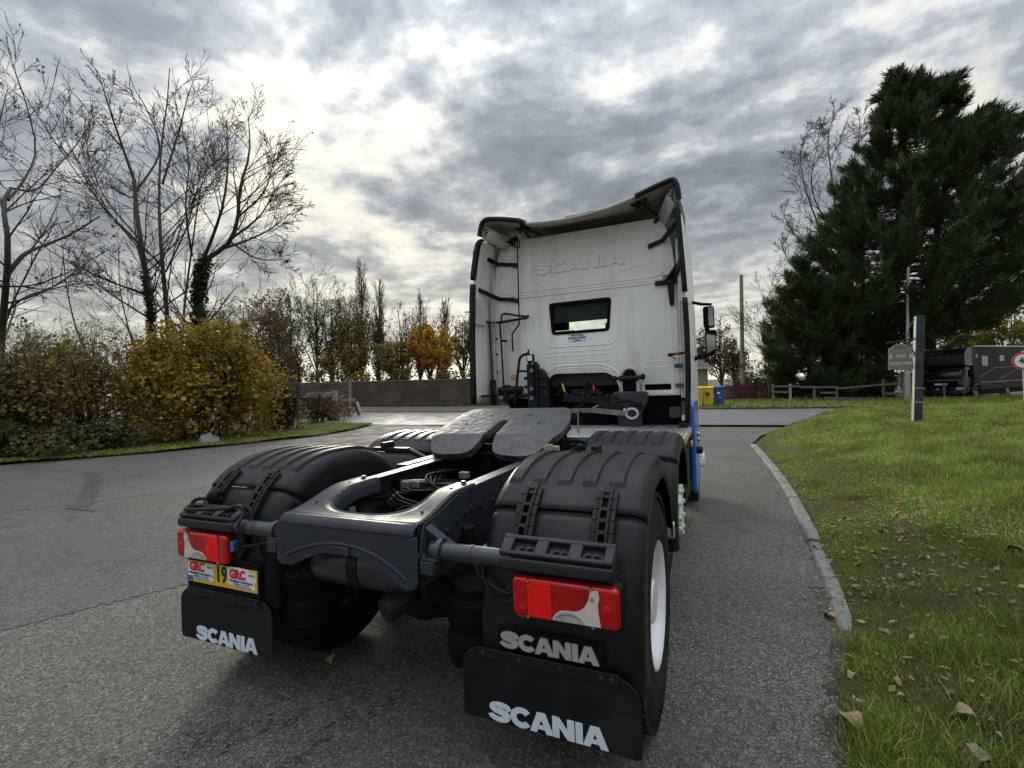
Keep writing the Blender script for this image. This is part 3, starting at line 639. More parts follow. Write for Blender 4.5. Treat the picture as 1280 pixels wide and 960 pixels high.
# ---------------------------------------------------------------- wheels
def wheel(name, xo, yc, zc, r, w, s, deep, parent=truck, green=False, rr=.288, twin=None):
    """xo: outer sidewall; s: side"""
    def tyre(x):                                    # x outer face, going inwards by w
        k = w; p = [(.012, rr), (.004, rr+.012), (0, rr+.05), (-.004, (r+rr)/2+.02), (.006, r-.06), (.022, r-.022), (.045, r-.004)]
        for g in np.linspace(.07, k-.07, 5): p += [(g-.008, r), (g-.006, r-.014), (g+.006, r-.014), (g+.008, r)]
        p += [(k-.045, r-.004), (k-.022, r-.022), (k-.006, r-.06), (k+.004, (r+rr)/2+.02), (k, rr+.05), (k-.004, rr+.012), (k-.012, rr), (k-.03, rr-.01), (.03, rr-.01)]
        m_ = MB(); m_.lathe([(-q, d) for q, d in p], (s*x, yc, zc), (s, 0, 0), 72, closed=True)
        return m_
    t = tyre(xo).build(name, K['rubber'], parent, smooth=30)
    m_ = MB()
    n = 60
    for j in range(n):                               # tread shoulder blocks
        a = 2*PI*j/n; cy, cz = math.cos(a), math.sin(a)
        m_.obox((s*(xo-.030), yc+(r-.012)*cy, zc+(r-.012)*cz), (.045, .034, .026), (1, 0, 0), (0, -cz, cy))
    tag(m_.build('tread_block', K['rubber'], t), kind='stuff')
    m_ = MB(); m_.lathe([(-.001, (r+rr)/2-.05), (.0015, (r+rr)/2-.045), (.0015, (r+rr)/2-.04), (-.001, (r+rr)/2-.035)], (s*xo, yc, zc), (s, 0, 0), 72); m_.lathe([(-.001, rr+.045), (.003, rr+.05), (-.001, rr+.055)], (s*xo, yc, zc), (s, 0, 0), 72); m_.build('sidewall_bead', K['rubber'], t)
    if twin: tyre(twin).build('inner_tyre', K['rubber'], parent, smooth=30)
    m_ = MB()
    if deep: pf = [(-.005, rr+.006), (.008, rr+.012), (.012, rr+.006), (.006, rr-.008), (-.02, rr-.022), (-.05, rr-.028), (-.11, rr-.036), (-.125, rr-.045), (-.128, .235), (-.135, .20), (-.140, .15), (-.140, .11), (-.10, .105), (-.02, .10), (-.005, .085), (-.005, 0)]
    else: pf = [(-.005, rr+.006), (.008, rr+.012), (.012, rr+.006), (.006, rr-.008), (-.02, rr-.022), (-.03, rr-.04), (-.01, .22), (.02, .20), (.035, .15), (.035, .12), (.075, .11), (.09, .09), (.09, 0)]
    m_.lathe(pf, (s*(xo-(.016 if deep else 0)), yc, zc+(.008 if deep else 0)), (s, 0, 0), 64); rim = m_.build('rim', K['rim'], t, smooth=40)
    m_ = MB(); hx = -.132 if deep else .036
    for j in range(10):
        a = 2*PI*j/10+.15; c = (s*(xo+hx), yc+.155*math.cos(a), zc+.155*math.sin(a))
        if green: m_.lathe([(0, .018), (.03, .014), (.034, .018), (.05, .020), (.062, .016), (.066, 0)], c, (s, 0, 0), 10)
        else: m_.lathe([(0, .018), (.03, .017), (.03, .0)], c, (s, 0, 0), 6)
    if green:
        for j in range(0, 10, 2):
            a, b = 2*PI*j/10+.15, 2*PI*(j+1)/10+.15
            m_.tube([(s*(xo+hx+.045), yc+.155*math.cos(a), zc+.155*math.sin(a)), (s*(xo+hx+.045), yc+.155*math.cos(b), zc+.155*math.sin(b))], .008, 6)
    m_.build_each('wheel_nut', K['green'] if green else K['rim'], t)
    return t
for s in (-1, 1):
    wheel('rear_wheel', 1.230, 0, .505, .505, .295, s, True, twin=.875, rr=.272)
    wheel('middle_wheel', 1.150, 1.27, .625, .465, .29, s, False, green=True)
    wheel('front_wheel', 1.20, 4.35, .500, .505, .32, s, False)
    mb = MB(); mb.lathe([(0, .006), (.0015, .006)], (s*1.0, 0, 0), (s, 0, 0), 6)
mb = MB(); mb.prism([(-.02, -.02), (.02, -.02), (.012, .02), (-.012, .02)], (1.130, .235, .60), (0, 1, 0), (0, 0, 1), (1, 0, 0), .002); mb.build('rim_label', K['ink'], truck)
ma = MB(); ma.lathe([(-.9, .07), (.9, .07)], (0, 1.27, .60), (1, 0, 0), 16); ma.lathe([(-.9, .07), (.9, .07)], (0, 4.35, .50), (1, 0, 0), 16); ma.build('axle_beam', K['grime'], truck)
# front mudguards of the middle axle
KW = dict(a=.56, b=.595, yc=1.27, zc=.555)
for s in (-1, 1):
    mb = MB(); rows = guard_skin(s, X0, X1+.005, np.linspace(0.02, R_(50), 10), lip=.05, **KW); mb.grid(add_low(rows, .50)); gd2 = mb.build('mudguard', K['plastic'], truck, solid=.006, smooth=50)
    mb = MB(); mb.grid(guard_skin(s, X0, X1+.005, np.linspace(R_(50)+.01, R_(170), 34), off=.010, **KW)); cap2 = mb.build('mudguard_cap', K['plastic'], gd2, solid=.008, smooth=50)
    for xc in (.675, .787, .898, 1.010, 1.122):
        mb = MB(); rib_mesh(mb, s, xc, .050, np.linspace(R_(64), R_(116), 22), .010, **KW); mb.build('rib', K['plastic'], cap2, smooth=25)
    mb = MB(); mb.bar((s*.60, .63, 1.10), (s*.92, .63, 1.10), .05, .02); mb.box(*sorted((s*.78, s*.82)), .58, .70, 1.10, 1.15); mb.bar((s*.36, .655, .98), (s*.60, .64, 1.09), .05, .03); mb.box(*sorted((s*1.0, s*1.12)), .60, .66, 1.085, 1.105); mb.build('mudguard_stay', K['plastic2'], truck, bevel=.004)
    mb = MB(); mb.prism([(.70, .30), (1.18, .30), (1.18, .62), (.70, .62)], (0, .67, 0), (s, 0, 0), (0, 0, 1), (0, -1, 0), .01); mb.build('spray_flap', K['flap'], truck)
mb = MB(); mb.prism([(-.03, 0), (.02, -.01), (.03, .05), (.01, .10), (-.025, .09)], (1.18, .70, .60), (0, 1, 0), (0, 0, 1), (1, 0, 0), .06); mb.build('chock_clip', K['alu'], truck, bevel=.01)

# ---------------------------------------------------------------- fifth wheel
K['ramp'] = mat('greasy_steel_ramp', (0.050, 0.050, 0.052), 0.45, var=0.5, vs=14, bump=0.8, bs=30, tint=(0.12, 0.12, 0.125), tamt=0.6, ts=7)
K['plate'] = mat('coated_steel_plate', (0.080, 0.083, 0.087), 0.60, var=0.3, vs=14, bump=0.75, bs=24, coat=0.0, spec=.35, tint=(0.045, 0.046, 0.048), tamt=0.75, ts=6.5)
def fifth_wheel():
    ctr = np.array((0, .95, 1.252)); tilt = R_(15.5); ca, sa = math.cos(tilt), math.sin(tilt)
    A = np.array((1.0, 0, 0)); B = np.array((0, ca, sa)); N = np.array((0, -sa, ca))
    half = [(0.0, .465), (.18, .462), (.30, .445), (.395, .395), (.455, .31), (.49, .19), (.505, .05), (.505, -.08), (.485, -.18), (.455, -.26), (.425, -.325), (.385, -.372), (.31, -.392), (.22, -.390), (.145, -.380), (.090, -.352), (.060, -.28), (.046, -.17), (.040, -.05), (.037, .05), (.027, .088), (0, .102)]
    sm = [tuple(p) for p in spline(half, 4)]
    outline = [(a, b) for a, b in sm]+[(-a, b) for a, b in sm[-2:0:-1]]
    bm = bmesh.new(); vs = [bm.verts.new((a, b, 0)) for a, b in outline]
    es = [bm.edges.new((vs[i], vs[(i+1) % len(vs)])) for i in range(len(vs))]
    bmesh.ops.triangle_fill(bm, edges=es, use_beauty=True)
    for cut in np.linspace(-.43, .4, 24):
        bmesh.ops.bisect_plane(bm, geom=bm.verts[:]+bm.edges[:]+bm.faces[:], plane_co=(0, cut, 0), plane_no=(0, 1, 0))
    for cut in np.linspace(-.45, .45, 16):
        bmesh.ops.bisect_plane(bm, geom=bm.verts[:]+bm.edges[:]+bm.faces[:], plane_co=(cut, 0, 0), plane_no=(1, 0, 0))
    for v in bm.verts:
        a, b = v.co.x, v.co.y; h = 0
        if b < -.19: h -= .36*(-.19-b)                # ramps
        edge = abs(a)
        if edge > .36: h -= .9*(edge-.36)**2
        if b > .34: h -= .5*(b-.34)**2*4
        p = ctr+A*a+B*b+N*h; v.co = p
    bmesh.ops.recalc_face_normals(bm, faces=bm.faces)
    if sum(f.normal.z for f in bm.faces) < 0: bmesh.ops.reverse_faces(bm, faces=bm.faces)
    me = bpy.data.meshes.new('fifth_wheel'); bm.to_mesh(me); bm.free()
    me.materials.append(K['plate']); me.materials.append(K['ramp'])
    for f in me.polygons:
        q = np.array(f.center)-ctr
        if q@B < -.185: f.material_index = 1
    mi0 = [f.material_index for f in me.polygons]; me.materials.clear()
    o = link('fifth_wheel', me, K['plate'], truck, bevel=.010, seg=3, smooth=40, solid=.055); me.materials.append(K['ramp'])
    me.polygons.foreach_set('material_index', np.array(mi0, dtype=np.int32))
    P = lambda a, b, h=0: ctr+A*a+B*b+N*h
    mb = MB()                                         # side ribs and locking gear below the plate
    for s in (-1, 1):
        mb.obox(P(s*.43, .08, -.11), (.03, .46, .08), A, B); mb.obox(P(s*.33, .08, -.105), (.025, .46, .07), A, B); mb.obox(P(s*.155, .06, -.105), (.03, .42, .07), A, B)
    mb.obox(P(0, .02, -.11), (.86, .03, .09), A, B); mb.obox(P(0, .25, -.10), (.8, .03, .08), A, B); mb.obox(P(0, -.17, -.125), (.8, .03, .07), A, B)
    mb.obox(P(0, .06, -.078), (.24, .36, .03), A, B)
    mb.bar(P(.2, -.08, -.10), P(.60, -.05, -.10), .03, .02, N); mb.tube([P(.60, -.05, -.10), P(.66, -.07, -.11), P(.66, -.14, -.12)], .012, 8)
    mb.build('locking_gear', K['matt'], o, bevel=.005)
    mb = MB()
    for s in (-1, 1):
        mb.prism([(.72, 1.06), (1.20, 1.06), (1.06, 1.20), (.84, 1.20)], (s*.40, 0, 0), (0, 1, 0), (0, 0, 1), (s, 0, 0), .07); mb.lathe([(0, 0), (0, .05), (.03, .05), (.03, 0)], (s*.46, .95, 1.14), (s, 0, 0), 14)
    mb.box(-.47, .47, .74, 1.42, 1.052, 1.070)
    mb.build('pedestal', K['matt'], o, bevel=.006)
    mb = MB(); mb.box(.44, .54, .66, .71, 1.10, 1.135); mb.box(.47, .51, .62, .66, 1.09, 1.15); mb.build('grease_fitting', mat('dirty_brass', (.30, .27, .18), .5), o, bevel=.004)
    mb = MB()
    for a, b in ((-.17, .20), (.17, .20), (-.30, .02), (.30, .02)): mb.lathe([(0, .012), (.0015, .010), (.0015, 0)], P(a, b, .0005), N, 10)
    mb.build_each('grease_hole', K['matt'], o)
    return o
fifth_wheel()
mb = MB()
mb.box(-.47, -.376, .30, 2.0, 1.022, 1.046); mb.box(.376, .47, .62, 2.0, 1.022, 1.046)
mb.build('mounting_angle', K['frame'], truck, bevel=.004)

# ---------------------------------------------------------------- deck plates behind the cab
dk = MB(); dk.box(-.30, .62, 2.02, 3.22, 1.028, 1.046); deck = dk.build('deck_plate', K['alu'], truck, bevel=.004)
dk = MB(); dk.box(.640, 1.185, 2.02, 3.22, 1.010, 1.026); dk.build('deck_tray', K['black'], deck)
n = 17
for i in range(n):
    x = .650+i*.0325
    mb = MB(); mb.box(x-.010, x+.010, 2.02, 3.22, 1.027, 1.049); mb.build('deck_bar', K['alu'], deck, bevel=.003, seg=1)
mb = MB()
for i in range(24):
    for j in range(26):
        x = -.26+i*.036; y = 2.07+j*.044; a = PI/4 if (i+j) % 2 else -PI/4
        mb.obox((x, y, 1.0472), (.022, .006, .003), (math.cos(a), math.sin(a), 0), (-math.sin(a), math.cos(a), 0))
tag(mb.build('chequer_tread', K['alu'], deck, smooth=None), kind='stuff')
mb = MB(); mb.box(1.187, 1.225, 2.02, 3.22, .985, 1.046); mb.box(.55, 1.22, 1.985, 2.018, .985, 1.05); mb.build('deck_edge', K['alu'], deck, bevel=.004)
mb = MB(); mb.bar((1.200, 2.06, 1.052), (1.228, 2.06, .985), .010, .05, (0, 1, 0)); mb.bar((1.229, 2.05, 1.03), (1.229, 2.55, 1.03), .004, .05, (0, 0, 1)); mb.build('reflective_marker', K['yellow'], deck, bevel=.002)
mb = MB(); mb.box(1.226, 1.25, 2.55, 2.65, .90, .95); mb.build('side_marker', mat('amber_lens', (.8, .22, .02), .2, coat=.5), truck, bevel=.006)
mb = MB(); mb.tube([(.27, 2.1, 1.25), (.27, 2.1, 1.0)], .006, 6)
for k in range(9):
    t = np.linspace(0, 2*PI, 9)[:-1]; z = 1.24-.03*k
    mb.tube([(.27+.012*math.cos(a)*(k % 2), 2.1+.012*math.cos(a)*((k+1) % 2), z+.018*math.sin(a)) for a in np.append(t, 0)], .003, 5)
mb.build('chain', K['chrome'], truck)

# ---------------------------------------------------------------- cab
YC = 3.276; ZB, ZT = 1.372, 3.375; WX = 1.115

def wall(a, b): return (a, YC, b)
notch = rpoly([(-.545, ZB), (-.43, 1.60), (-.36, 1.665), (.31, 1.655), (.40, 1.58), (.47, ZB)], [0, .05, .06, .06, .05, 0], 4)
outer = rpoly([(-WX, ZB), (-WX, 2.62), (-1.075, 3.10), (-.99, ZT-.01), (.97, ZT-.02), (1.065, 3.10), (1.105, 2.62), (1.105, ZB)], [0, .1, .25, .13, .13, .25, .1, 0], 6)
outer = outer+notch[::-1]
win = rpoly([(-.372, 2.518), (.372, 2.518), (.335, 2.150), (-.345, 2.150)], .045, 5)
vent = rrect(.722, 1.010, 1.432, 1.500, .018, 4)
cab = holed('cab', outer, [win, vent], wall, K['white'], truck, thick=.035, bevel=.012)
def pm(name, mb, m, **k): return mb.build(name, m, cab, **k)
sh = MB()                                             # body shell: sides, roof, floor, front around the windscreen
for s in (-1, 1):
    sh.prism(rpoly([(YC+.004, ZB), (5.50, .80), (5.55, 1.9), (5.25, 3.0), (4.9, ZT-.02), (YC+.004, ZT-.02)], [0, .05, .1, .2, .2, 0]), (s*1.19, 0, 0), (0, 1, 0), (0, 0, 1), (-s, 0, 0), .03)
    sh.box(*sorted((s*1.105, s*1.205)), YC+.01, YC+.06, ZB, 3.1)
sh.box(-1.15, 1.15, YC+.036, 4.85, ZT-.07, ZT-.04)
sh.box(-1.15, 1.15, 5.42, 5.48, 1.0, 1.62); sh.box(-1.15, 1.15, 5.20, 5.27, 2.78, 3.1); sh.box(-1.15, -1.04, 5.3, 5.36, 1.6, 2.85); sh.box(1.04, 1.15, 5.3, 5.36, 1.6, 2.85)
sh.bar((-1.1, 5.23, 3.05), (1.1, 5.23, 3.05), .05, .1); sh.grid([[(-1.15, 5.23, 3.05), (1.15, 5.23, 3.05)], [(-1.15, 4.8, ZT-.04), (1.15, 4.8, ZT-.04)]])
pm('cab_shell', sh, K['white'], bevel=.01)
it = MB(); it.box(-1.1, 1.1, 5.1, 5.3, 1.5, 1.95); it.box(-1.15, 1.15, YC+.04, 5.40, 1.70, 1.73)
for x in (-.62, .55): it.box(x-.25, x+.25, 4.3, 4.5, 1.6, 2.3); it.box(x-.14, x+.14, 4.33, 4.45, 2.32, 2.5)
it.box(-1.0, 1.0, 3.35, 3.40, 1.5, 2.11); it.box(-.06, .12, 4.9, 5.0, 1.9, 2.44); it.box(.50, .58, 5.2, 5.24, 2.4, 2.8); it.box(-1.1, 1.1, 5.05, 5.2, 2.70, 2.85)
pm('cab_interior', it, K['interior'], bevel=.02)
wf = MB()
def scaled(p, k): c = np.mean(p, axis=0); return [tuple(c+(np.array(q)-c)*k) for q in p]
wo = rpoly([(-.385, 2.530), (.385, 2.530), (.347, 2.138), (-.357, 2.138)], .05, 5); wi = rpoly([(-.345, 2.494), (.345, 2.494), (.316, 2.174), (-.322, 2.174)], .03, 5)
fr = holed('rear_window', wo, [wi], lambda a, b: (a, YC-.010, b), K['matt'], cab, thick=.03, bevel=.004)
g = MB(); g.prism(wi, (0, YC+.012, 0), (1, 0, 0), (0, 0, 1), (0, 1, 0), .004); g.build('pane', K['glass'], cab, smooth=None)
bl = MB(); bl.box(-.39, .39, YC+.040, YC+.046, 2.292, 2.55); bl.box(-.39, .39, YC+.036, YC+.052, 2.286, 2.298); pm('blind', bl, K['blind'])
# raised and pressed lines on the rear wall
def line(mb, pts, r=.010, n=6, smoothit=True): mb.tube([(a, YC+.002, b) for a, b in (spline(pts, 4) if smoothit else pts)], r, n)
rb = MB()
line(rb, rpoly([(-.50, 2.55), (-.49, 2.10), (-.40, 1.99), (.38, 1.985), (.47, 2.09), (.49, 2.55)], [0, .12, .12, .12, .12, 0], 5), .009, smoothit=False)
for z, w in ((1.928, .39), (1.880, .39), (1.800, .37)): line(rb, [(-.02-w-.04, z), (-.02+w, z-.003)], .007, smoothit=False)
line(rb, [(-.43, 1.795), (-.40, 1.70), (-.36, 1.685), (-.25, 1.725), (.20, 1.72), (.30, 1.685), (.36, 1.70), (.37, 1.795)], .007)
line(rb, rpoly([(-.56, 1.55), (-.44, 1.685), (-.30, 1.76), (.26, 1.755), (.40, 1.68), (.50, 1.55)], .1), .012, smoothit=False)
for x0, x1 in ((-1.0, -.77), (.74, .99)):
    for z in (1.90, 1.83, 1.755): line(rb, [(x0, z), (x1, z)], .005, smoothit=False)
line(rb, [(.74, 1.755), (.74, 1.69)], .005, smoothit=False); line(rb, [(.99, 1.755), (.99, 1.69)], .005, smoothit=False); line(rb, [(.74, 1.69), (.99, 1.69)], .005, smoothit=False)
for x in (-.70, -.60, .61): line(rb, [(x, 2.52), (x+.012, 2.2), (x+.014, 1.62)], .008, smoothit=False)
line(rb, [(-1.02, 2.5), (-1.02, 1.60)], .007, smoothit=False); line(rb, [(1.03, 2.5), (1.035, 1.45)], .010, smoothit=False)
rb.build_each('pressed_rib', K['white'], cab)
up_ = MB()
for z, r in ((2.640, .014), (2.672, .010)): line(up_, [(-1.08, z), (1.08, z-.008)], r, smoothit=False)
line(up_, rpoly([(-1.0, 2.73), (-.98, 3.16), (-.87, 3.25), (.84, 3.245), (.96, 3.15), (.98, 2.73), (.86, 2.70), (-.9, 2.705)], .10)+[(-1.0, 2.80)], .011, smoothit=False)
line(up_, rpoly([(-.90, 2.77), (-.88, 3.10), (-.82, 3.165), (.78, 3.16), (.86, 3.08), (.87, 2.86), (.52, 2.83), (.42, 2.74)], [0, .08, .08, .08, .08, .08, .08, 0]), .008, smoothit=False)
line(up_, rpoly([(-.90, 2.77), (-.85, 2.815), (-.52, 2.815), (-.44, 2.75)], .05), .008, smoothit=False); line(up_, [(-.66, 3.1), (-.66, 2.83)], .005, smoothit=False)
up_.build_each('raised_panel_edge', K['white'], cab)
wordmark('embossed_lettering', (-.555, YC+.001, 2.895), (1, 0, 0), (0, 0, 1), 1.11, .140, .018, K['white'], cab, bevel=.006)
ow = MB(); ow.lathe([(0, .040), (.002, .039), (.002, 0)], (-.887, YC-.0005, 1.643), (0, -1, 0), 24); pm('orange_disc', ow, K['orange']); ow = MB(); ow.box(-.905, -.869, YC-.0042, YC-.003, 1.645, 1.655); pm('disc_mark', ow, K['paper'])
lb = MB(); lb.box(-.150, .068, YC-.002, YC-.0005, 2.035, 2.135); pm('notice_label', lb, K['paper'])
for i, t in enumerate(('FIFTH WHEEL', 'RUNNING HEIGHT', '1,090mm')): text_mesh('notice_lettering', t, .030, (-.041, YC-.003, 2.115-.031*i), (1, 0, 0), (0, 0, 1), K['inkblue'], cab, .0004, bold=.0014, sx=.86)
vn = MB(); vn.box(.715, 1.017, YC+.028, YC+.034, 1.426, 1.506); pm('vent_grille', vn, K['matt'])
tn = MB(); tn.box(-.75, .70, YC+.55, YC+.57, .9, 1.9); tn.box(-.75, -.6, YC+.05, YC+.56, 1.3, 1.75); tn.box(.5, .65, YC+.05, YC+.56, 1.3, 1.75); tn.box(-.75, .65, YC+.05, YC+.56, 1.68, 1.72); pm('engine_tunnel', tn, K['matt'])
# left-hand wall edge hinge column with clips
hc = MB()
for x, w in ((-1.135, .012), (-1.165, .008), (1.125, .012), (1.150, .008)): hc.box(x-w, x+w, YC-.03, YC+.01, ZB-.03, 3.05)
hc.build_each('edge_strip', K['white2'], cab, bevel=.004)
hc = MB()
for z in (1.5, 1.72, 1.95, 2.15): hc.ball((-1.10, YC-.02, z), (.012, .012, .016), 8, 6)
hc.build_each('edge_clip', K['black'], cab)

# ---------------------------------------------------------------- air deflectors
YD = 2.85
lip = [(-1.085, 3.345), (-1.05, 3.49), (-.985, 3.535), (-.80, 3.505), (-.56, 3.445), (-.49, 3.400), (-.28, 3.378), (-.05, 3.368), (.20, 3.376), (.45, 3.40), (.62, 3.430), (.78, 3.475), (.98, 3.535), (1.145, 3.575), (1.180, 3.50), (1.190, 3.36)]
ls = np.array(lip)
xs_ = np.linspace(0, len(lip)-1, 70); lx = np.interp(xs_, range(len(lip)), ls[:, 0]); lz = np.interp(xs_, range(len(lip)), ls[:, 1])
ker = np.array((1, 2, 1))/4
for _ in range(1):
    lz[1:-1] = np.convolve(lz, ker, 'valid'); lx[1:-1] = np.convolve(lx, ker, 'valid')
def defl(y, k, drop, narrow):                         # cross-sections running forward
    x = lx*(1-narrow); z = lz+drop; mz = 3.42+drop; z2 = np.where(np.abs(lx) < .98, z*(1-k)+(mz+.16*(1-(lx/1.1)**2))*k, z); return [(a, y, b) for a, b in zip(x, z2)]
rows = [defl(2.85, 0, 0, 0), defl(2.90, .02, .012, 0), defl(3.05, .10, .03, .0), defl(3.3, .3, .055, .0), defl(3.7, .6, .06, .0), defl(4.2, .8, .02, .02), defl(4.7, .9, -.10, .05), defl(5.0, .95, -.22, .08)]
mb = MB(); mb.grid(rows); rd = mb.build('roof_deflector', K['underside'], truck, solid=.018, smooth=50)
mb = MB(); mb.grid([[(x, y-.0, z+.019) for x, y, z in r] for r in rows]); mb.build('deflector_skin', K['white'], rd, solid=-.006, smooth=50)
k0, k1 = 24, 48
mb = MB(); mb.tube([(lx[i], 2.846, lz[i]+.008) for i in range(23, 51)], .016, 8); mb.tube([(lx[i], 2.84, lz[i]+.026) for i in range(33, 40)], .012, 8); mb.build('deflector_lip', K['white2'], rd)
for nm, rg in (('a', range(0, 24)), ('b', range(50, 70))):
    mb = MB()
    rr_ = [( (lx[i], 2.83, lz[i]-.016), (lx[i], 2.83, lz[i]+.034) ) if abs(lx[i]) < 1.03 else None for i in rg]
    mb.tube([(lx[i], 2.845, lz[i]+.006) for i in rg], [.030]*len(rg), 8); mb.build('rubber_edge', K['black'], rd)
for s in (-1, 1):                                     # end cheeks with louvre ridges
    xo = -1.07 if s < 0 else 1.17; sh_ = .03 if s > 0 else 0
    ch = MB(); ch.prism([(2.87, 3.34+sh_), (2.87, 3.52+sh_), (3.6, 3.55+sh_), (3.6, 3.24), (3.2, 3.26)], (xo, 0, 0), (0, 1, 0), (0, 0, 1), (-s, 0, 0), .02)
    ch.grid([[(xo, 2.87, 3.50+sh_), (xo, 3.5, 3.5)], [(xo-s*.10, 2.90, 3.42+sh_), (xo-s*.25, 3.28, 3.36)], [(xo-s*.02, 2.9, 3.31+sh_), (xo-s*.16, 3.25, 3.25)]])
    ck = ch.build('end_cheek', K['white2'], rd, solid=.004)
    ch = MB()
    for k in range(3):
        a = np.array((xo-s*.055-s*.02*k*0, 2.885, 3.46+sh_-.04*k)); b = np.array((xo-s*.22, 3.24, 3.385-.035*k)); ch.tube([a, b], .008, 6)
    ch.build_each('louvre_ridge', K['white2'], rd)
    ch = MB()
    for k in range(3): ch.ball((xo-s*(.06+.03*k), 2.92+.08*k, 3.40+sh_-.015*k), (.014, .014, .010), 8, 5)
    ch.bar((xo-s*.15, 3.16, 3.36), (xo-s*.27, 3.25, 3.30), .03, .02); ch.build_each('cheek_clip', K['black'], rd)
for px, py in ((654, 286), (801, 256)):               # adjuster brackets under the roof deflector
    p = on('y', 3.0, px, py); mb = MB()
    mb.ball(p, (.075, .05, .035), 8, 6); mb.bar(p+np.array((-.10, 0, .01)), p+np.array((.10, 0, -.015)), .03, .03); mb.bar(p+np.array((.03, -.02, -.05)), p+np.array((.06, -.03, .05)), .03, .03); mb.bar(p+np.array((-.05, .02, -.04)), p+np.array((-.02, 0, .06)), .025, .025)
    mb.bar(p, (p[0]-.01, 3.22, 3.36), .045, .02); mb.bar(p+np.array((.0, 0, 0)), (p[0]+.14, 3.25, 3.37), .03, .02); mb.tube([p+np.array((.08, 0, 0)), p+np.array((.10, 0, -.07))], .012, 6)
    mb.build('adjuster_bracket', K['black'], rd, bevel=.006)
for s in (-1, 1):                                     # side deflectors
    if s < 0: edge = [(-1.247, 1.335), (-1.240, 1.9), (-1.225, 2.40), (-1.205, 2.72), (-1.165, 3.0), (-1.110, 3.24), (-1.060, 3.300)]
    else: edge = [(1.205, 1.12), (1.228, 1.573), (1.232, 2.0), (1.226, 2.30), (1.214, 2.626), (1.198, 2.954), (1.180, 3.330)]
    e = spline(edge, 5)
    rows = [[(x, 2.86, z) for x, z in e], [(x-s*.004, 2.95, z) for x, z in e], [(x*.995-s*.01, 3.15, z) for x, z in e], [(s*max(1.10, abs(x)-.03) if True else x, 3.40, z) for x, z in e]]
    mb = MB(); mb.grid(rows); sdf = mb.build('side_deflector', K['white'], truck, solid=.016)
    rows = []
    for x, z in e: rows.append([(x+s*.012, 2.80, z), (x+s*.014, 2.88, z), (x-s*.030, 2.88, z), (x-s*.034, 2.80, z)])
    rows = [r+[r[0]] for r in rows]
    cut = int(len(e)*.55)
    mb = MB(); mb.grid(rows[:cut]); mb.grid([[tuple(np.array(p)+np.array((s*.004, 0, 0))) for p in r] for r in rows[cut:]]); mb.build('rubber_edge', K['black'], sdf, solid=.004)
    mb = MB()
    if s < 0:
        for z in (3.10, 2.655):
            mb = MB(); mb.bar((-1.215, 2.92, z+.10), (-1.03, 3.255, z-.01), .02, .055); mb.bar((-1.05, 3.255, z), (-.80, 3.258, z-.045), .03, .045); mb.box(-.82, -.78, 3.235, 3.272, z-.075, z-.02); mb.build('deflector_arm', K['black'], sdf, bevel=.006)
        mb = MB(); mb.bar((-.95, 3.24, 3.335), (-.75, 3.24, 3.385), .06, .05); mb.build('deflector_arm', K['black'], sdf, bevel=.006)
        mb = MB(); mb.box(-.96, -.82, 3.25, 3.27, 2.615, 2.655); mb.box(-1.2, -1.19, 2.88, 3.25, 2.6, 2.61); mb.build('arm_bracket', mat('worn_blue_steel', (.10, .12, .16), .45), sdf, bevel=.004)
        mb = MB(); mb.box(-1.24, -1.16, 2.88, 3.1, 2.30, 2.62); mb.build('side_panel', K['white2'], sdf, bevel=.006)
        mb = MB()
        for k in range(4):
            z = 2.34+.07*k; mb.tube([(-1.11, 3.15, z), (-1.05, 3.15, z+.06)], .004, 5); mb.tube([(-1.05, 3.15, z), (-1.11, 3.15, z+.06)], .004, 5)
        mb.build('lattice_strip', K['white2'], sdf)
    else:
        mb.bar((.84, 3.255, 3.05), (.99, 3.25, 3.09), .03, .045); mb.bar((.98, 3.25, 3.09), (1.16, 2.95, 3.17), .03, .055); mb.box(.82, .86, 3.235, 3.272, 3.02, 3.07); mb.build('deflector_arm', K['black'], sdf, bevel=.006); mb = MB()
        mb.box(.88, 1.10, 3.235, 3.272, 2.595, 2.645); mb.prism(rpoly([(1.01, 2.60), (1.085, 2.60), (1.075, 2.36), (1.03, 2.36)], .02), (0, 3.235, 0), (1, 0, 0), (0, 0, 1), (0, 1, 0), .035); mb.bar((1.08, 3.25, 2.64), (1.19, 2.92, 2.78), .04, .07); mb.bar((1.02, 3.25, 2.65), (1.15, 3.05, 2.76), .05, .03)
        mb.build('deflector_arm', K['black'], sdf, bevel=.006)
        mb = MB(); mb.box(.97, 1.09, 3.225, 3.26, 2.648, 2.70); mb.build('arm_bracket', mat('worn_blue_steel2', (.20, .22, .27), .45), sdf, bevel=.004)
        mb = MB(); mb.tube([(1.0, 3.22, 1.815), (1.17, 3.05, 1.82)], .014, 8); mb.ball((1.02, 3.2, 1.815), .022, 8, 6); mb.bar((1.03, 3.2, 1.80), (1.08, 3.2, 1.76), .015, .01); mb.build('handle_rod', K['black'], sdf)
        mb = MB(); mb.ball((1.10, 3.10, 1.825), (.035, .03, .018), 8, 6); mb.build('rod_marker', K['orange'], sdf)
        mb = MB()
        for z in (1.67, 1.455): mb.box(1.06, 1.14, 3.19, 3.25, z, z+.045)
        mb.build_each('hinge', mat('dark_blue_steel', (.06, .07, .09), .45), sdf, bevel=.006)
        mb = MB(); mb.box(1.155, 1.205, 2.88, 3.1, 2.34, 2.60); mb.build('inner_pale_strip', K['white2'], sdf, bevel=.004)
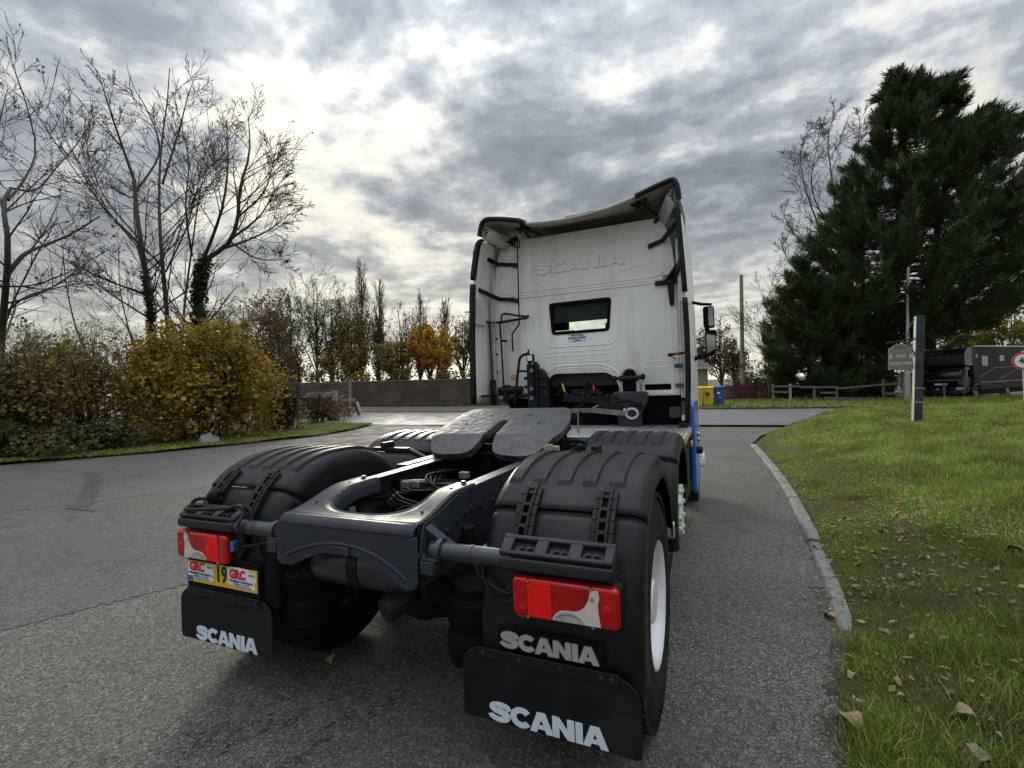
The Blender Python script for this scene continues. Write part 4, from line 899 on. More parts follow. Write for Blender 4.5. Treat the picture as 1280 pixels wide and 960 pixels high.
# ladder, aerial cable and rods on the left of the rear wall
ld = MB()
ld.tube([(-1.25, 3.05, 2.385), (-1.16, 3.19, 2.355), (-1.02, 3.20, 2.345)], .014, 8)
ld.tube([(-1.02, 3.20, 2.345), (-.63, 3.16, 2.365)], .016, 8); ld.tube(spline([(-1.0, 3.21, 2.35), (-.99, 3.2, 2.43), (-.93, 3.19, 2.445), (-.76, 3.17, 2.405), (-.61, 3.15, 2.375)]), .013, 8); ld.bar((-.66, 3.14, 2.352), (-.60, 3.14, 2.385), .03, .03)
ld.tube([(-1.02, 3.20, 2.36), (-1.0, 3.19, 1.9), (-.98, 3.17, 1.42)], .012, 8); ld.tube([(-1.16, 3.19, 2.36), (-1.15, 3.19, 1.9), (-1.13, 3.17, 1.30)], .012, 8)
ld.tube([(-1.02, 3.2, 2.115), (-.93, 3.2, 2.105)], .014, 8); ld.tube([(-1.22, 3.0, 1.42), (-.98, 3.16, 1.44)], .016, 8); ld.box(-1.16, -1.10, 3.14, 3.20, 1.3, 1.62)
ld.tube(spline([(-1.1, 3.1, 1.56), (-1.04, 3.06, 1.44), (-.97, 3.0, 1.32)]), .015, 8)
ld.build('grab_frame', K['black'], truck)
ld = MB(); ld.tube([(-.735, 3.19, 3.36), (-.745, 3.18, 2.36)], .008, 6); ld.tube(spline([(-.745, 3.18, 2.36), (-.755, 3.18, 2.29), (-.84, 3.19, 2.20), (-.855, 3.2, 2.15), (-.852, 3.2, 1.97)]), .010, 6); ld.build('aerial_cable', K['matt'], truck)
ld = MB(); fr_ = rrect(-.765, -.705, 3.245, 3.335, .01, 3); ld.tube([(a, 3.18, b) for a, b in fr_]+[(fr_[0][0], 3.18, fr_[0][1])], .007, 6); ld.build('cable_clip', K['black'], truck)

# ---------------------------------------------------------------- things between fifth wheel and cab
YS = 3.0
def B2(px, py, y=YS): return on('y', y, px, py)
lampst = MB()
pts = [B2(*p) for p in ((643, 505), (646, 480), (648, 460), (650, 448), (655, 443.5), (661, 442))]
lampst.tube(spline(pts), .017, 8); lampst.tube([B2(648.5, 464), B2(661, 464)], .014, 8); p = B2(660.5, 441); lampst.tube([p-np.array((0, 0, .02)), p+np.array((0, 0, .04))], [.018, .008], 8)
ls_ = lampst.build('lamp_stalk', K['black'], truck)
p = B2(662, 447.5); wl = MB(); wl.prism(rrect(-.045, .045, -.045, .045, .014), p, (1, 0, 0), (0, 0, 1), (0, 1, 0), .05); wl = wl.build('work_lamp', K['matt'], truck, bevel=.004)
wg = MB(); wg.prism(rrect(-.033, .033, -.033, .033, .01), p-np.array((0, .003, 0)), (1, 0, 0), (0, 0, 1), (0, -1, 0), .002); wg.build('lamp_lens', mat('pale_lens', (.7, .72, .70), .1, var=.2, vs=60, coat=.6), wl)
su = MB()                                             # left cab suspension leg with air connections
x, z0_ = B2(665, 505)[0], 1.05
c0 = B2(666, 480); 
su.box(c0[0]-.075, c0[0]+.055, YS, YS+.12, 1.20, B2(666, 455)[2]); su.box(c0[0]-.06, c0[0]-.03, YS+.01, YS+.1, 1.4, B2(662, 453)[2]+.02); su.box(c0[0]+.01, c0[0]+.04, YS, YS+.1, 1.4, B2(668, 453)[2]+.01)
su.prism(rpoly([(c0[0]+.05, 1.25), (c0[0]+.20, 1.25), (c0[0]+.18, 1.50), (c0[0]+.12, 1.70), (c0[0]+.05, 1.75)], .03), (0, YS+.03, 0), (1, 0, 0), (0, 0, 1), (0, 1, 0), .14)
for zz in (1.62, 1.52): su.tube([(c0[0]-.12, YS+.03, zz), (c0[0]+.17, YS+.03, zz+.01)], .02, 8)
su.lathe([(0, 0), (0, .03), (.03, .03), (.03, 0)], (c0[0]+.17, YS+.05, 1.61), (0, -1, 0), 10); su.lathe([(0, 0), (0, .045), (.03, .045), (.03, 0)], (c0[0]+.14, YS+.03, 1.42), (0, -1, 0), 12)
sus = su.build('cab_suspension', K['black'], truck, bevel=.008)
su = MB()
for py in (463.5, 486.5, 498): 
    p = B2(664.5, py, YS-.01); su.lathe([(0, .026), (.012, .026), (.016, .016), (.03, .016), (.03, 0)], p, (0, -1, 0), 14)
su.build_each('air_connector', mat('grey_blue_connector', (.10, .16, .24), .4), sus)
mo = MB(); a, b = B2(628, 488, 3.1), B2(653, 488, 3.1); mo.tube([a, b], .055, 14); mo.tube([B2(624, 488, 3.1), a], .04, 12); mo.bar(B2(632, 498, 3.05), B2(662, 494, 3.05), .06, .05); mo.box(B2(630, 482, 3.1)[0], B2(636, 482, 3.1)[0], 3.05, 3.15, B2(636, 500, 3.1)[2], B2(636, 481, 3.1)[2]); mo.build('tilt_pump', K['black'], truck, bevel=.006)
sr = MB()                                             # right cab suspension: white hooped tower on a dark bracket
c1 = B2(787, 478, 3.05); xx = c1[0]
zt = B2(787, 460, 3.05)[2]
hoop = [(xx-.095, 1.36), (xx-.095, 1.60), (xx-.07, zt-.03), (xx-.03, zt), (xx+.03, zt), (xx+.07, zt-.03), (xx+.095, 1.60), (xx+.095, 1.36)]
sr.tube([(a, 3.07, b) for a, b in rpoly(hoop, .03)], .020, 8)
sr.box(xx-.11, xx-.075, 3.03, 3.20, 1.36, 1.60); sr.box(xx+.075, xx+.11, 3.03, 3.20, 1.36, 1.60); tw = sr.build('suspension_tower', K['badge'], truck, bevel=.006)
sr = MB(); sr.box(xx-.07, xx+.07, 3.06, 3.2, 1.36, zt-.02); sr.box(xx-.10, xx+.10, 3.0, 3.06, 1.545, 1.605); sr.build('tower_core', K['matt'], tw, bevel=.006)
sr = MB(); sr.tube([(xx-.155, 3.0, 1.575), (xx+.155, 3.0, 1.585)], .020, 8); sr.ball((xx-.15, 3.0, 1.575), (.03, .03, .035)); sr.ball((xx+.15, 3.0, 1.585), (.03, .03, .035)); sr.build('tower_pin', K['black'], tw)
sr = MB(); sr.prism(rpoly([(xx-.19, 1.40), (xx-.16, 1.43), (xx+.17, 1.43), (xx+.20, 1.40), (xx+.19, 1.30), (xx+.15, 1.24), (xx+.12, 1.17), (xx-.02, 1.16), (xx-.14, 1.20), (xx-.19, 1.24)], .02), (0, 2.97, 0), (1, 0, 0), (0, 0, 1), (0, 1, 0), .10)
sr.prism(rpoly([(xx-.16, 1.24), (xx+.12, 1.17), (xx+.12, .98), (xx-.12, 1.0)], .02), (0, 3.02, 0), (1, 0, 0), (0, 0, 1), (0, 1, 0), .10)
sb_ = sr.build('suspension_bracket', K['bracket'], truck, bevel=.012, seg=3)
sr = MB()
for a, b in ((xx-.15, 1.37), (xx-.15, 1.25), (xx+.12, 1.26)): sr.lathe([(0, .03), (.012, .03), (.016, .018), (.016, 0)], (a, 2.97, b), (0, -1, 0), 14)
sr.tube([(xx-.05+.11*math.cos(t), 2.965, 1.26+.08*math.sin(t)) for t in np.linspace(0, PI, 10)], .018, 8); sr.obox((xx+.03, 2.96, 1.28), (.05, .02, .07), (1, 0, .5), (0, 0, 1)); sr.obox((xx+.10, 2.96, 1.30), (.05, .02, .06), (1, 0, -.4), (0, 0, 1)); sr.build('bracket_detail', K['black'], sb_)
ex = MB()                                             # bright link and ring of the exhaust clamp
e0, e1, e2 = B2(703, 514, 2.9), B2(743, 513, 2.9), B2(782, 517, 2.9)
ex.bar(e0, e1, .03, .05); ex.bar(e1, e2, .03, .055); ex.bar(B2(738, 512, 2.9), B2(748, 506.5, 2.9), .03, .02); ex.build('link_bar', mat('dull_brown_steel', (.20, .185, .17), .45, .4, var=.3, vs=20), truck, bevel=.004)
ex = MB(); c = B2(790, 517, 2.88); ex.tube([c+np.array((.055*math.cos(t)*(1.1 if True else 1), 0, .052*math.sin(t))) for t in np.linspace(0, 2*PI, 24)], .014, 8); ex.ball(B2(781, 512.5, 2.86), .02); ex.ball(B2(786, 511.5, 2.86), .016); ex.build('exhaust_clamp', K['badge'], truck)
ex = MB(); ex.bar(B2(747, 507, 2.95), B2(780, 509, 2.95), .03, .07); ex.bar(B2(700, 520, 2.9), B2(730, 505, 3.0), .03, .02); ex.box(-.55, .75, 3.0, 3.25, .95, 1.03); ex.bar(B2(705, 498, 3.1), B2(770, 500, 3.1), .10, .08); ex.bar(B2(715, 490, 3.15), B2(750, 489, 3.15), .08, .06); ex.bar(B2(757, 497, 3.1), B2(775, 502, 3.0), .08, .1)
for k in range(7): ex.ball(B2(708+7*k, 493+3*(k % 3), 3.12), (.04, .04, .035), 8, 5)
ex.build('gear_linkage', K['black'], truck, bevel=.004)
for (a, b) in (((699, 496), (704, 482)), ((733, 488), (739, 480)), ((717, 524), (727, 521))):   # coiled air lines
    p, q = B2(*a, 3.15), B2(*b, 3.18)
    if b[1] > 500: p, q = B2(*a, 2.85), B2(*b, 2.85)
    t = np.linspace(0, 1, 70); A = (q-p)/np.linalg.norm(q-p); U = np.cross(A, (0, 1, 0)); U /= np.linalg.norm(U); V = np.cross(A, U)
    co = MB(); co.tube(p+np.outer(t, q-p)+.045*(np.outer(np.cos(t*2*PI*6), U)+np.outer(np.sin(t*2*PI*6), V)), .014, 6); co.build('coiled_air_line', K['matt'], truck)
mb = MB(); mb.tube([B2(741, 481, 3.15), B2(743, 488, 3.1)], .010, 6); mb.build('red_air_line', K['inkred'], truck); mb = MB(); mb.tube(spline([B2(703, 480, 3.15), B2(705, 487, 3.1), B2(706, 490, 3.1)]), .012, 6); mb.build('yellow_air_line', mat('dull_yellow', (.45, .38, .10), .5), truck)
dkb = MB(); dkb.box(-1.0, 1.1, 3.35, 3.40, .5, 1.36); dkb.box(-1.0, 1.15, 3.33, 4.0, 1.30, 1.36); dkb.box(.60, 1.15, 2.1, 3.2, .45, .98); dkb.box(-1.15, -.45, 2.1, 3.2, .45, 1.02); dkb.build('tank_box', K['matt'], truck, bevel=.02)
rb_ = MB(); rb_.box(.98, 1.10, 3.24, 3.33, 1.12, 1.24); rb_.build('rusty_bracket', mat('rusty_steel', (.10, .055, .04), .7, var=.4, vs=20), truck, bevel=.01)
# blue side skirt, lower cab side, mirrors
bs = MB(); bs.prism(rpoly([(2.98, .36), (3.9, .36), (3.9, 1.30), (2.98, 1.30)], [.05, .05, .1, .10]), (1.20, 0, 0), (0, 1, 0), (0, 0, 1), (1, 0, 0), .055); sk = bs.build('side_skirt', K['blue'], truck, bevel=.02, seg=3)
bs = MB(); bs.prism(rpoly([(2.98, .36), (3.9, .36), (3.9, 1.12), (2.98, 1.12)], [.05, .05, .1, .10]), (-1.20, 0, 0), (0, 1, 0), (0, 0, 1), (-1, 0, 0), .055); bs.build('side_skirt', K['blue'], truck, bevel=.02, seg=3)
bs = MB(); bs.box(1.10, 1.19, 2.90, 2.96, .33, 1.10); bs.box(1.13, 1.24, 3.95, 4.1, .3, .9); bs.box(1.12, 1.2, 2.2, 2.9, .42, .95); bs.lathe([(0, .0), (0, .04), (.06, .04), (.06, 0)], (1.255, 3.2, .78), (1, 0, 0), 12); bs.box(1.15, 1.26, 3.05, 3.3, .26, .36); bs.build_each('skirt_bracket', K['black'], truck, bevel=.008)
bs = MB()
for z in (.86, .92): bs.ball((1.262, 3.5, z), (.02, .03, .03)); bs.build('step_lamp', K['chrome'], truck) if z > .9 else None
for s in (1, -1):
    mi = MB(); X = lambda v: s*v
    mi.tube([(X(1.17), 4.75, 2.60), (X(1.30), 4.85, 2.575), (X(1.43), 4.90, 2.565)], .022, 8); mi.tube([(X(1.17), 4.75, 1.80), (X(1.26), 4.85, 1.86)], .030, 8)
    mi.prism(rrect(1.315 if s > 0 else -1.46, 1.46 if s > 0 else -1.315, 2.25, 2.545, .03), (0, 4.90, 0), (1, 0, 0), (0, 0, 1), (0, 1, 0), .12); mi.prism(rpoly([(X(1.335), 1.86), (X(1.335), 2.215), (X(1.475), 2.215), (X(1.475), 1.93), (X(1.42), 1.86)], .03), (0, 4.90, 0), (1, 0, 0), (0, 0, 1), (0, 1, 0), .12)
    mi.bar((X(1.36), 4.96, 2.20), (X(1.36), 4.96, 2.28), .05, .06); mi.bar((X(1.18), 4.80, 1.82), (X(1.36), 4.95, 1.88), .04, .05)
    mr = mi.build('wing_mirror', K['matt'], truck, bevel=.015, seg=3)
    mg = MB(); mg.prism(rrect(*sorted((X(1.385), X(1.448))), 2.27, 2.53, .02), (0, 4.897, 0), (1, 0, 0), (0, 0, 1), (0, -1, 0), .002); mg.prism([(X(1.35), 1.89), (X(1.35), 2.165), (X(1.462), 2.135), (X(1.462), 1.945)], (0, 4.897, 0), (1, 0, 0), (0, 0, 1), (0, -1, 0), .002); mg.build('mirror_glass', K['mirror'], mr)

# ================================================================== THE GROUND
def surf_mat(name, build):
    m = bpy.data.materials.new(name); m.use_nodes = True; nt = m.node_tree; N = nt.nodes; L = nt.links; b = N['Principled BSDF']
    tc = N.new('ShaderNodeTexCoord').outputs['Object']
    class H: pass
    h = H(); h.N = N; h.L = L; h.b = b; h.tc = tc
    def noise(s, d=5, r=.6, dist=0, vec=None):
        n = N.new('ShaderNodeTexNoise'); L.new(vec or tc, n.inputs['Vector']); n.inputs['Scale'].default_value = s; n.inputs['Detail'].default_value = d; n.inputs['Roughness'].default_value = r; n.inputs['Distortion'].default_value = dist; return n.outputs[0]
    def vor(s, feat='F1', out='Distance', rnd=1.0):
        n = N.new('ShaderNodeTexVoronoi'); n.feature = feat; L.new(tc, n.inputs['Vector']); n.inputs['Scale'].default_value = s; n.inputs['Randomness'].default_value = rnd; return n.outputs[out]
    def mr(v, a, c, lo=0., hi=1., sm=True):
        n = N.new('ShaderNodeMapRange'); n.interpolation_type = 'SMOOTHSTEP' if sm else 'LINEAR'; L.new(v, n.inputs[0]); n.inputs[1].default_value = a; n.inputs[2].default_value = c; n.inputs[3].default_value = lo; n.inputs[4].default_value = hi; return n.outputs[0]
    def mix(f, a, c, bt='MIX'):
        n = N.new('ShaderNodeMix'); n.data_type = 'RGBA'; n.blend_type = bt
        for s, v in ((n.inputs[0], f), (n.inputs[6], a), (n.inputs[7], c)):
            if isinstance(v, bpy.types.NodeSocket): L.new(v, s)
            elif isinstance(v, tuple): s.default_value = (*v, 1)
            else: s.default_value = v
        return n.outputs[2]
    def math_(op, a, c=0.0):
        n = N.new('ShaderNodeMath'); n.operation = op
        for s, v in zip(n.inputs, (a, c)):
            if isinstance(v, bpy.types.NodeSocket): L.new(v, s)
            else: s.default_value = v
        return n.outputs[0]
    def bump(hh, st, dist=.01):
        n = N.new('ShaderNodeBump'); n.inputs['Strength'].default_value = st; n.inputs['Distance'].default_value = dist; L.new(hh, n.inputs['Height']); L.new(n.outputs[0], b.inputs['Normal'])
    h.noise, h.vor, h.mr, h.mix, h.math, h.bump = noise, vor, mr, mix, math_, bump
    build(h); return m
def asphalt(base, light, dark, rough, stone=150, wet=.12, bump=.55, stain=.45):
    def f(h):
        v = h.vor(stone, out='Color'); g = h.N.new('ShaderNodeSeparateColor'); h.L.new(v, g.inputs[0])
        c = h.mix(h.mr(g.outputs[0], .15, .95), dark, base); c = h.mix(h.mr(g.outputs[1], .74, .92), c, light)
        v2 = h.vor(stone*.45, out='Color'); g2 = h.N.new('ShaderNodeSeparateColor'); h.L.new(v2, g2.inputs[0]); c = h.mix(h.mr(g2.outputs[0], .86, .97, 0, .45), c, light)
        c = h.mix(h.mr(h.noise(.55, 6, .62), .36, .66, 0, stain), c, tuple(q*.55 for q in base)); c = h.mix(h.mr(h.noise(2.6, 7, .7), .46, .72, 0, .45), c, tuple(q*1.5 for q in base))
        c = h.mix(h.mr(h.noise(30, 5, .75), .38, .66, 0, .55), c, dark); c = h.mix(h.mr(h.noise(13, 5, .75), .52, .72, 0, .35), c, tuple(q*2.0 for q in base))
        crack = h.math('MULTIPLY', h.mr(h.noise(1.1, 7, .66, .5), .4955, .501), h.mr(h.noise(1.1, 7, .66, .5), .507, .502)); c = h.mix(h.math('MULTIPLY', crack, h.mr(h.noise(.35, 2), .48, .6)), c, tuple(q*.35 for q in dark))
        h.L.new(c, h.b.inputs['Base Color'])
        h.L.new(h.mr(h.noise(1.3, 6, .6), .35, .68, rough-wet, rough+.14), h.b.inputs['Roughness']); h.L.new(h.mr(h.noise(36, 5, .75), .34, .68, .05, .36), h.b.inputs['Specular IOR Level'])
        d = h.vor(stone); hh = h.math('ADD', h.mr(d, 0, .6, 1, 0), h.math('MULTIPLY', h.noise(60, 4), .6)); h.bump(hh, bump, .006)
    return f
A_old = surf_mat('weathered_asphalt', asphalt((.138, .129, .116), (.38, .35, .31), (.056, .052, .047), .68, stone=165, bump=.8))
A_patch = surf_mat('newer_asphalt_patch', asphalt((.092, .094, .096), (.26, .26, .25), (.046, .046, .047), .66, stone=190, stain=.25, bump=.35))
A_main = surf_mat('damp_main_road_asphalt', asphalt((.150, .152, .155), (.28, .28, .28), (.10, .10, .105), .56, stone=120, wet=.12, bump=.10, stain=.3))
def soil_f(h):
    c = h.mix(h.mr(h.noise(9, 8, .7), .35, .65), (.045, .036, .026), (.095, .078, .056)); v = h.vor(85, out='Color'); g = h.N.new('ShaderNodeSeparateColor'); h.L.new(v, g.inputs[0])
    c = h.mix(h.mr(g.outputs[0], .80, .93, 0, .8), c, (.26, .24, .21)); h.L.new(c, h.b.inputs['Base Color']); h.b.inputs['Roughness'].default_value = .85
    h.bump(h.noise(45, 7, .75), .9, .02)
M_soil = surf_mat('gravelly_soil', soil_f)
def turf_f(h):
    c = h.mix(h.mr(h.noise(1.5, 7, .65), .38, .62), (.120, .105, .046), (.115, .155, .034)); c = h.mix(h.mr(h.noise(2.9, 5, .6, .4), .52, .66, 0, .85), c, (.17, .175, .018)); c = h.mix(h.mr(h.noise(5.5, 7, .72), .54, .70, 0, .7), c, (.105, .078, .048))
    c = h.mix(h.mr(h.noise(90, 4, .8), .35, .70, 0, .55), c, (.030, .032, .012))
    h.L.new(c, h.b.inputs['Base Color']); h.b.inputs['Roughness'].default_value = .9; h.b.inputs['Specular IOR Level'].default_value = .2
    h.bump(h.math('ADD', h.noise(38, 7, .75), h.noise(160, 3, .7)), 1.0, .03)
M_turf = surf_mat('mossy_turf', turf_f)
def far_f(h):
    c = h.mix(h.mr(h.noise(.4, 6, .6), .35, .65), (.045, .052, .020), (.085, .075, .04)); h.L.new(c, h.b.inputs['Base Color']); h.b.inputs['Roughness'].default_value = .95
M_far = surf_mat('rough_field', far_f)

def xy(px, py): p = upg(px, py); return np.array([p[0], p[1]])
def resample(P, n):
    P = np.array(P, float); s = np.r_[0, np.cumsum(np.linalg.norm(np.diff(P, axis=0), axis=1))]; t = np.linspace(0, s[-1], n); return np.stack([np.interp(t, s, P[:, i]) for i in range(P.shape[1])], 1)
def sheet(name, A, B, m, lift=0.0, nu=60, nv=24, hf=None, jag=0.0, seed=0, kind='structure', parent=None):
    A = resample(A, nu); B = resample(B, nu)
    if jag:
        r = np.random.default_rng(seed); t_ = np.arange(nu); dr = A-B; dr = dr/np.linalg.norm(dr, axis=1)[:, None]
        wob = lambda: (sum(np.sin(t_*r.uniform(.03, .8)+r.uniform(0, 6.28))*r.uniform(.2, 1) for _ in range(12))/2.2+r.normal(0, .35, nu))[:, None]
        A = A+dr*jag*wob(); B = B-dr*jag*wob()
    t = np.linspace(0, 1, nv)[None, :, None]; P = A[:, None]*(1-t)+B[:, None]*t; X, Y = P[..., 0], P[..., 1]
    Z = (gz(X, Y) if hf is None else hf(X, Y))+lift
    V = np.stack([X, Y, Z], -1).reshape(-1, 3); i = np.arange(nu-1)[:, None]*nv+np.arange(nv-1)[None]; i = i.ravel()
    F = np.stack([i, i+nv, i+nv+1, i+1], 1); o = np_mesh(name, V, F, m, parent); 
    n = o.data.polygons[0].normal
    if n.z < 0: o.data.flip_normals()
    if kind: o['kind'] = kind
    return o
# base land to the horizon
xs = np.r_[-900, -400, -200, np.linspace(-110, 110, 90), 200, 400, 900]; ys = np.r_[-600, -200, np.linspace(-60, 140, 80), 250, 500, 1200]
X, Y = np.meshgrid(xs, ys, indexing='ij'); V = np.stack([X, Y, gz(X, Y)-.06], -1).reshape(-1, 3)
nv = len(ys); i = (np.arange(len(xs)-1)[:, None]*nv+np.arange(nv-1)[None]).ravel()
o = np_mesh('ground', V, np.stack([i, i+nv, i+nv+1, i+1], 1), M_far); o['kind'] = 'structure'

# edges read off the site
verge = [xy(*p) for p in ((0, 582), (100, 574), (200, 566), (300, 556), (400, 545), (440, 538), (466, 531))]
v0 = verge[0]; dv = (verge[0]-verge[2]); dv /= np.linalg.norm(dv)
verge = [v0+dv*30, v0+dv*12]+verge                   # carried on past the left of the picture
kerb_in = [xy(*p) for p in ((1046, 790), (1030, 735), (1012, 688), (990, 632), (970, 598), (951, 572), (938, 557))]
k0 = kerb_in[0]; dk_ = kerb_in[0]-kerb_in[2]; dk_ /= np.linalg.norm(dk_)
dirt = [k0+dk_*9, xy(1068, 1050), xy(1050, 940), xy(1046, 860)]
main_near = [xy(470, 531), xy(600, 530.5), xy(900, 532.5), xy(1000, 531.5)]
md = (main_near[-1]-main_near[0]); md /= np.linalg.norm(md); mn_n = np.array((-md[1], md[0]))
main_far_l, main_far_r = xy(500, 513.5), xy(960, 514)
wid = max(6.0, float(((main_far_l+main_far_r)/2-main_near[0])@mn_n))
mA = [main_near[0]-md*70, main_near[0]+md*90]; mB = [p+mn_n*wid for p in mA]
print('main road width', wid, 'dir', md)
ledge = verge; redge = dirt+kerb_in+[xy(950, 545), xy(975, 536)]
sheet('road', ledge, redge, A_old, 0.0, 90, 60)
o = sheet('main_road', mA, mB, A_main, 0.006, 160, 12)
# surfaces that differ: newer patch on the lay-by, thin white edge line of the main road
pt, pb = [(-700, 752), (-120, 682), (0, 668), (130, 652), (262, 637), (420, 618)], [(-700, 985), (-120, 825), (0, 790), (110, 761), (232, 731), (420, 690)]
sheet('road_patch', [xy(*p) for p in pt], [xy(*p) for p in pb], A_patch, .004, 500, 14, jag=.016, seed=3)
sheet('road_patch', [xy(-150, 600), xy(0, 592), xy(160, 577), xy(300, 561), xy(400, 549)], [xy(-150, 662), xy(0, 642), xy(160, 622), xy(300, 604), xy(400, 590)], surf_mat('dull_asphalt_strip', asphalt((.120, .114, .106), (.36, .34, .31), (.050, .047, .044), .66, stone=170, stain=.35)), .0035, 200, 10, jag=.06, seed=5)
sheet('road_stain', [xy(*p) for p in ((104, 588), (110, 600), (101, 616), (90, 632), (84, 636))], [xy(*p) for p in ((116, 588), (126, 602), (122, 618), (112, 634), (120, 640))], surf_mat('oily_asphalt', asphalt((.088, .084, .078), (.28, .26, .24), (.040, .038, .035), .66, stone=165)), .008, 60, 4, jag=.05, seed=9)
paint = mat('worn_road_paint', (.55, .55, .53), .6, var=.2, vs=5, tint=(.2, .2, .2), tamt=.8, ts=3)
lA = [main_near[0]-md*40+mn_n*.25, main_near[0]+md*5.5+mn_n*.25]
sheet('road_marking', lA, [p+mn_n*.12 for p in lA], paint, .010, 30, 2)
lB = [p+mn_n*(wid*.5) for p in mA]

# ---- kerb stones, each its own block
kerb = bpy.data.objects.new('kerb', None); COL.objects.link(kerb); kerb['kind'] = 'structure'
conc = mat('kerb_concrete', (.20, .195, .18), .75, var=.2, vs=9, bump=.5, bs=60, tint=(.085, .085, .065), tamt=.8, ts=6)
kp = resample(kerb_in, 200); s_ = np.r_[0, np.cumsum(np.linalg.norm(np.diff(kp, axis=0), axis=1))]; Lk = s_[-1]; nst = max(4, int(round(Lk/.914)))
print('kerb length', Lk, nst)
rk = np.random.default_rng(4)
for k in range(nst):
    a, b = Lk*k/nst+.009, Lk*(k+1)/nst-.009; p = np.array([np.interp(a, s_, kp[:, i]) for i in (0, 1)]); q = np.array([np.interp(b, s_, kp[:, i]) for i in (0, 1)])
    d = (q-p)/np.linalg.norm(q-p); n = np.array((d[1], -d[0])); zz = float(gz(*p)); h = (.040 if k > 1 else .018)+rk.uniform(-.004, .004); w = .115
    prf = [(0, -.10), (0, h-.03), (.022, h), (w, h), (w, -.10)]; p3 = np.array((*p, zz)); 
    m_ = MB(); m_.prism(prf, p3, (*n, 0), (0, 0, 1), (*d, 0), np.linalg.norm(q-p)); m_.build('kerb_stone', conc, kerb, bevel=.012)
kerb_out = [p for p in kerb_in]

# ---- grass bank on the right
bound = [dirt[0], dirt[1], dirt[2]+np.array((.02, 0)), dirt[3]]+[kerb_in[i]+np.array((.10, 0)) for i in range(len(kerb_in))]
corner = [xy(958, 547), xy(985, 537), xy(1010, 531)]
m0 = corner[-1]; bound = bound+corner+[m0+md*4, m0+md*10, m0+md*20, m0+md*34, m0+md*60]
bound = np.array(bound); BND = resample(bound, 240)
def dist_b(X, Y, bnd=None):
    bnd = BND if bnd is None else bnd
    sh = np.shape(X); Q = np.stack([np.ravel(X), np.ravel(Y)], 1); out = np.full(len(Q), 1e9)
    for i in range(0, len(Q), 20000):
        q = Q[i:i+20000]; out[i:i+20000] = np.sqrt(((q[:, None]-bnd[None])**2).sum(-1)).min(1)
    return out.reshape(sh)
_ph = rng.uniform(0, 6.28, 12); _kx = rng.normal(0, 1, 12); _ky = rng.normal(0, 1, 12)
def bumps(X, Y):
    z = 0
    for i in range(12): z = z+np.sin((_kx[i]*X+_ky[i]*Y)*(1.2+.35*i)+_ph[i])/(1+.35*i)
    return z*.014
kbn = resample(bound[:len(dirt)+len(kerb_in)], 160)
def gbank(X, Y):
    d = dist_b(X, Y); dk2 = dist_b(X, Y, kbn); return gz(X, Y)+.025+.70*(1-np.exp(-dk2/3.6))*np.clip(d/.9, 0, 1)**.7+bumps(X, Y)*np.clip(d/.6, 0, 1)
outr = [bound[0]+np.array((40, -6)), bound[3]+np.array((40, -2)), bound[6]+np.array((45, 4)), bound[-1]+np.array((25, -14))]
nu, nvv = 200, 70
A = resample(bound, nu); B = resample(outr, nu); t = (np.linspace(0, 1, nvv)**2.2)[None, :, None]; P = A[:, None]*(1-t)+B[:, None]*t; X, Y = P[..., 0], P[..., 1]; Z = gbank(X, Y); Z[:, 0] = gz(X[:, 0], Y[:, 0])-.03
V = np.stack([X, Y, Z], -1).reshape(-1, 3); i = (np.arange(nu-1)[:, None]*nvv+np.arange(nvv-1)[None]).ravel(); F = np.stack([i, i+nvv, i+nvv+1, i+1], 1)
o = np_mesh('grass_bank', V, F, M_turf); o['kind'] = 'structure'
if o.data.polygons[5].normal.z < 0: o.data.flip_normals()
# soil margin along the asphalt where the kerb has sunk
sheet('soil_margin', [p+np.array((-.045, 0)) for p in (dirt[0], dirt[1], dirt[2], dirt[3], kerb_in[0], kerb_in[1])], [p+np.array((.16, 0)) for p in (dirt[0], dirt[1], dirt[2], dirt[3], kerb_in[0], kerb_in[1])], M_soil, .004, 300, 5, jag=.03, seed=8)
# left verge and the rough ground behind it
lv_in = verge; vdir = verge[-1]-verge[2]; vdir = vdir/np.linalg.norm(vdir); vn = np.array((-vdir[1], vdir[0])); lv_out = [p+vn*s for p, s in zip(verge, (16, 16, 15, 14, 13, 12, 11, 8.5, 4.0))]
def hverge(X, Y): return gz(X, Y)+.05+bumps(X, Y)
sheet('verge_soil', [p+np.array((.12, -.10)) for p in lv_in], [p+np.array((-.4, .5)) for p in lv_in], M_soil, .005, 90, 5, jag=.04, seed=12)
vg = sheet('left_verge', lv_in, lv_out, M_turf, .0, 90, 16, hf=hverge)
# verge on the far side of the main road
fA = [p+mn_n*wid for p in [main_near[0]-md*70, main_near[0]+md*90]]; fB = [p+mn_n*12 for p in fA]
fS = main_near[0]+md*13; sheet('far_verge', [fS+mn_n*wid, fA[1]], [fS+mn_n*(wid+12), fB[1]], M_turf, .05, 120, 8); sheet('wall_margin', [fA[0], fS+mn_n*(wid-.02)], [fB[0]+mn_n*6, fS+mn_n*(wid+18)], M_soil, .045, 120, 8)
fk = [main_near[0]+md*14+mn_n*(wid-.05), main_near[0]+md*60+mn_n*(wid-.05)]

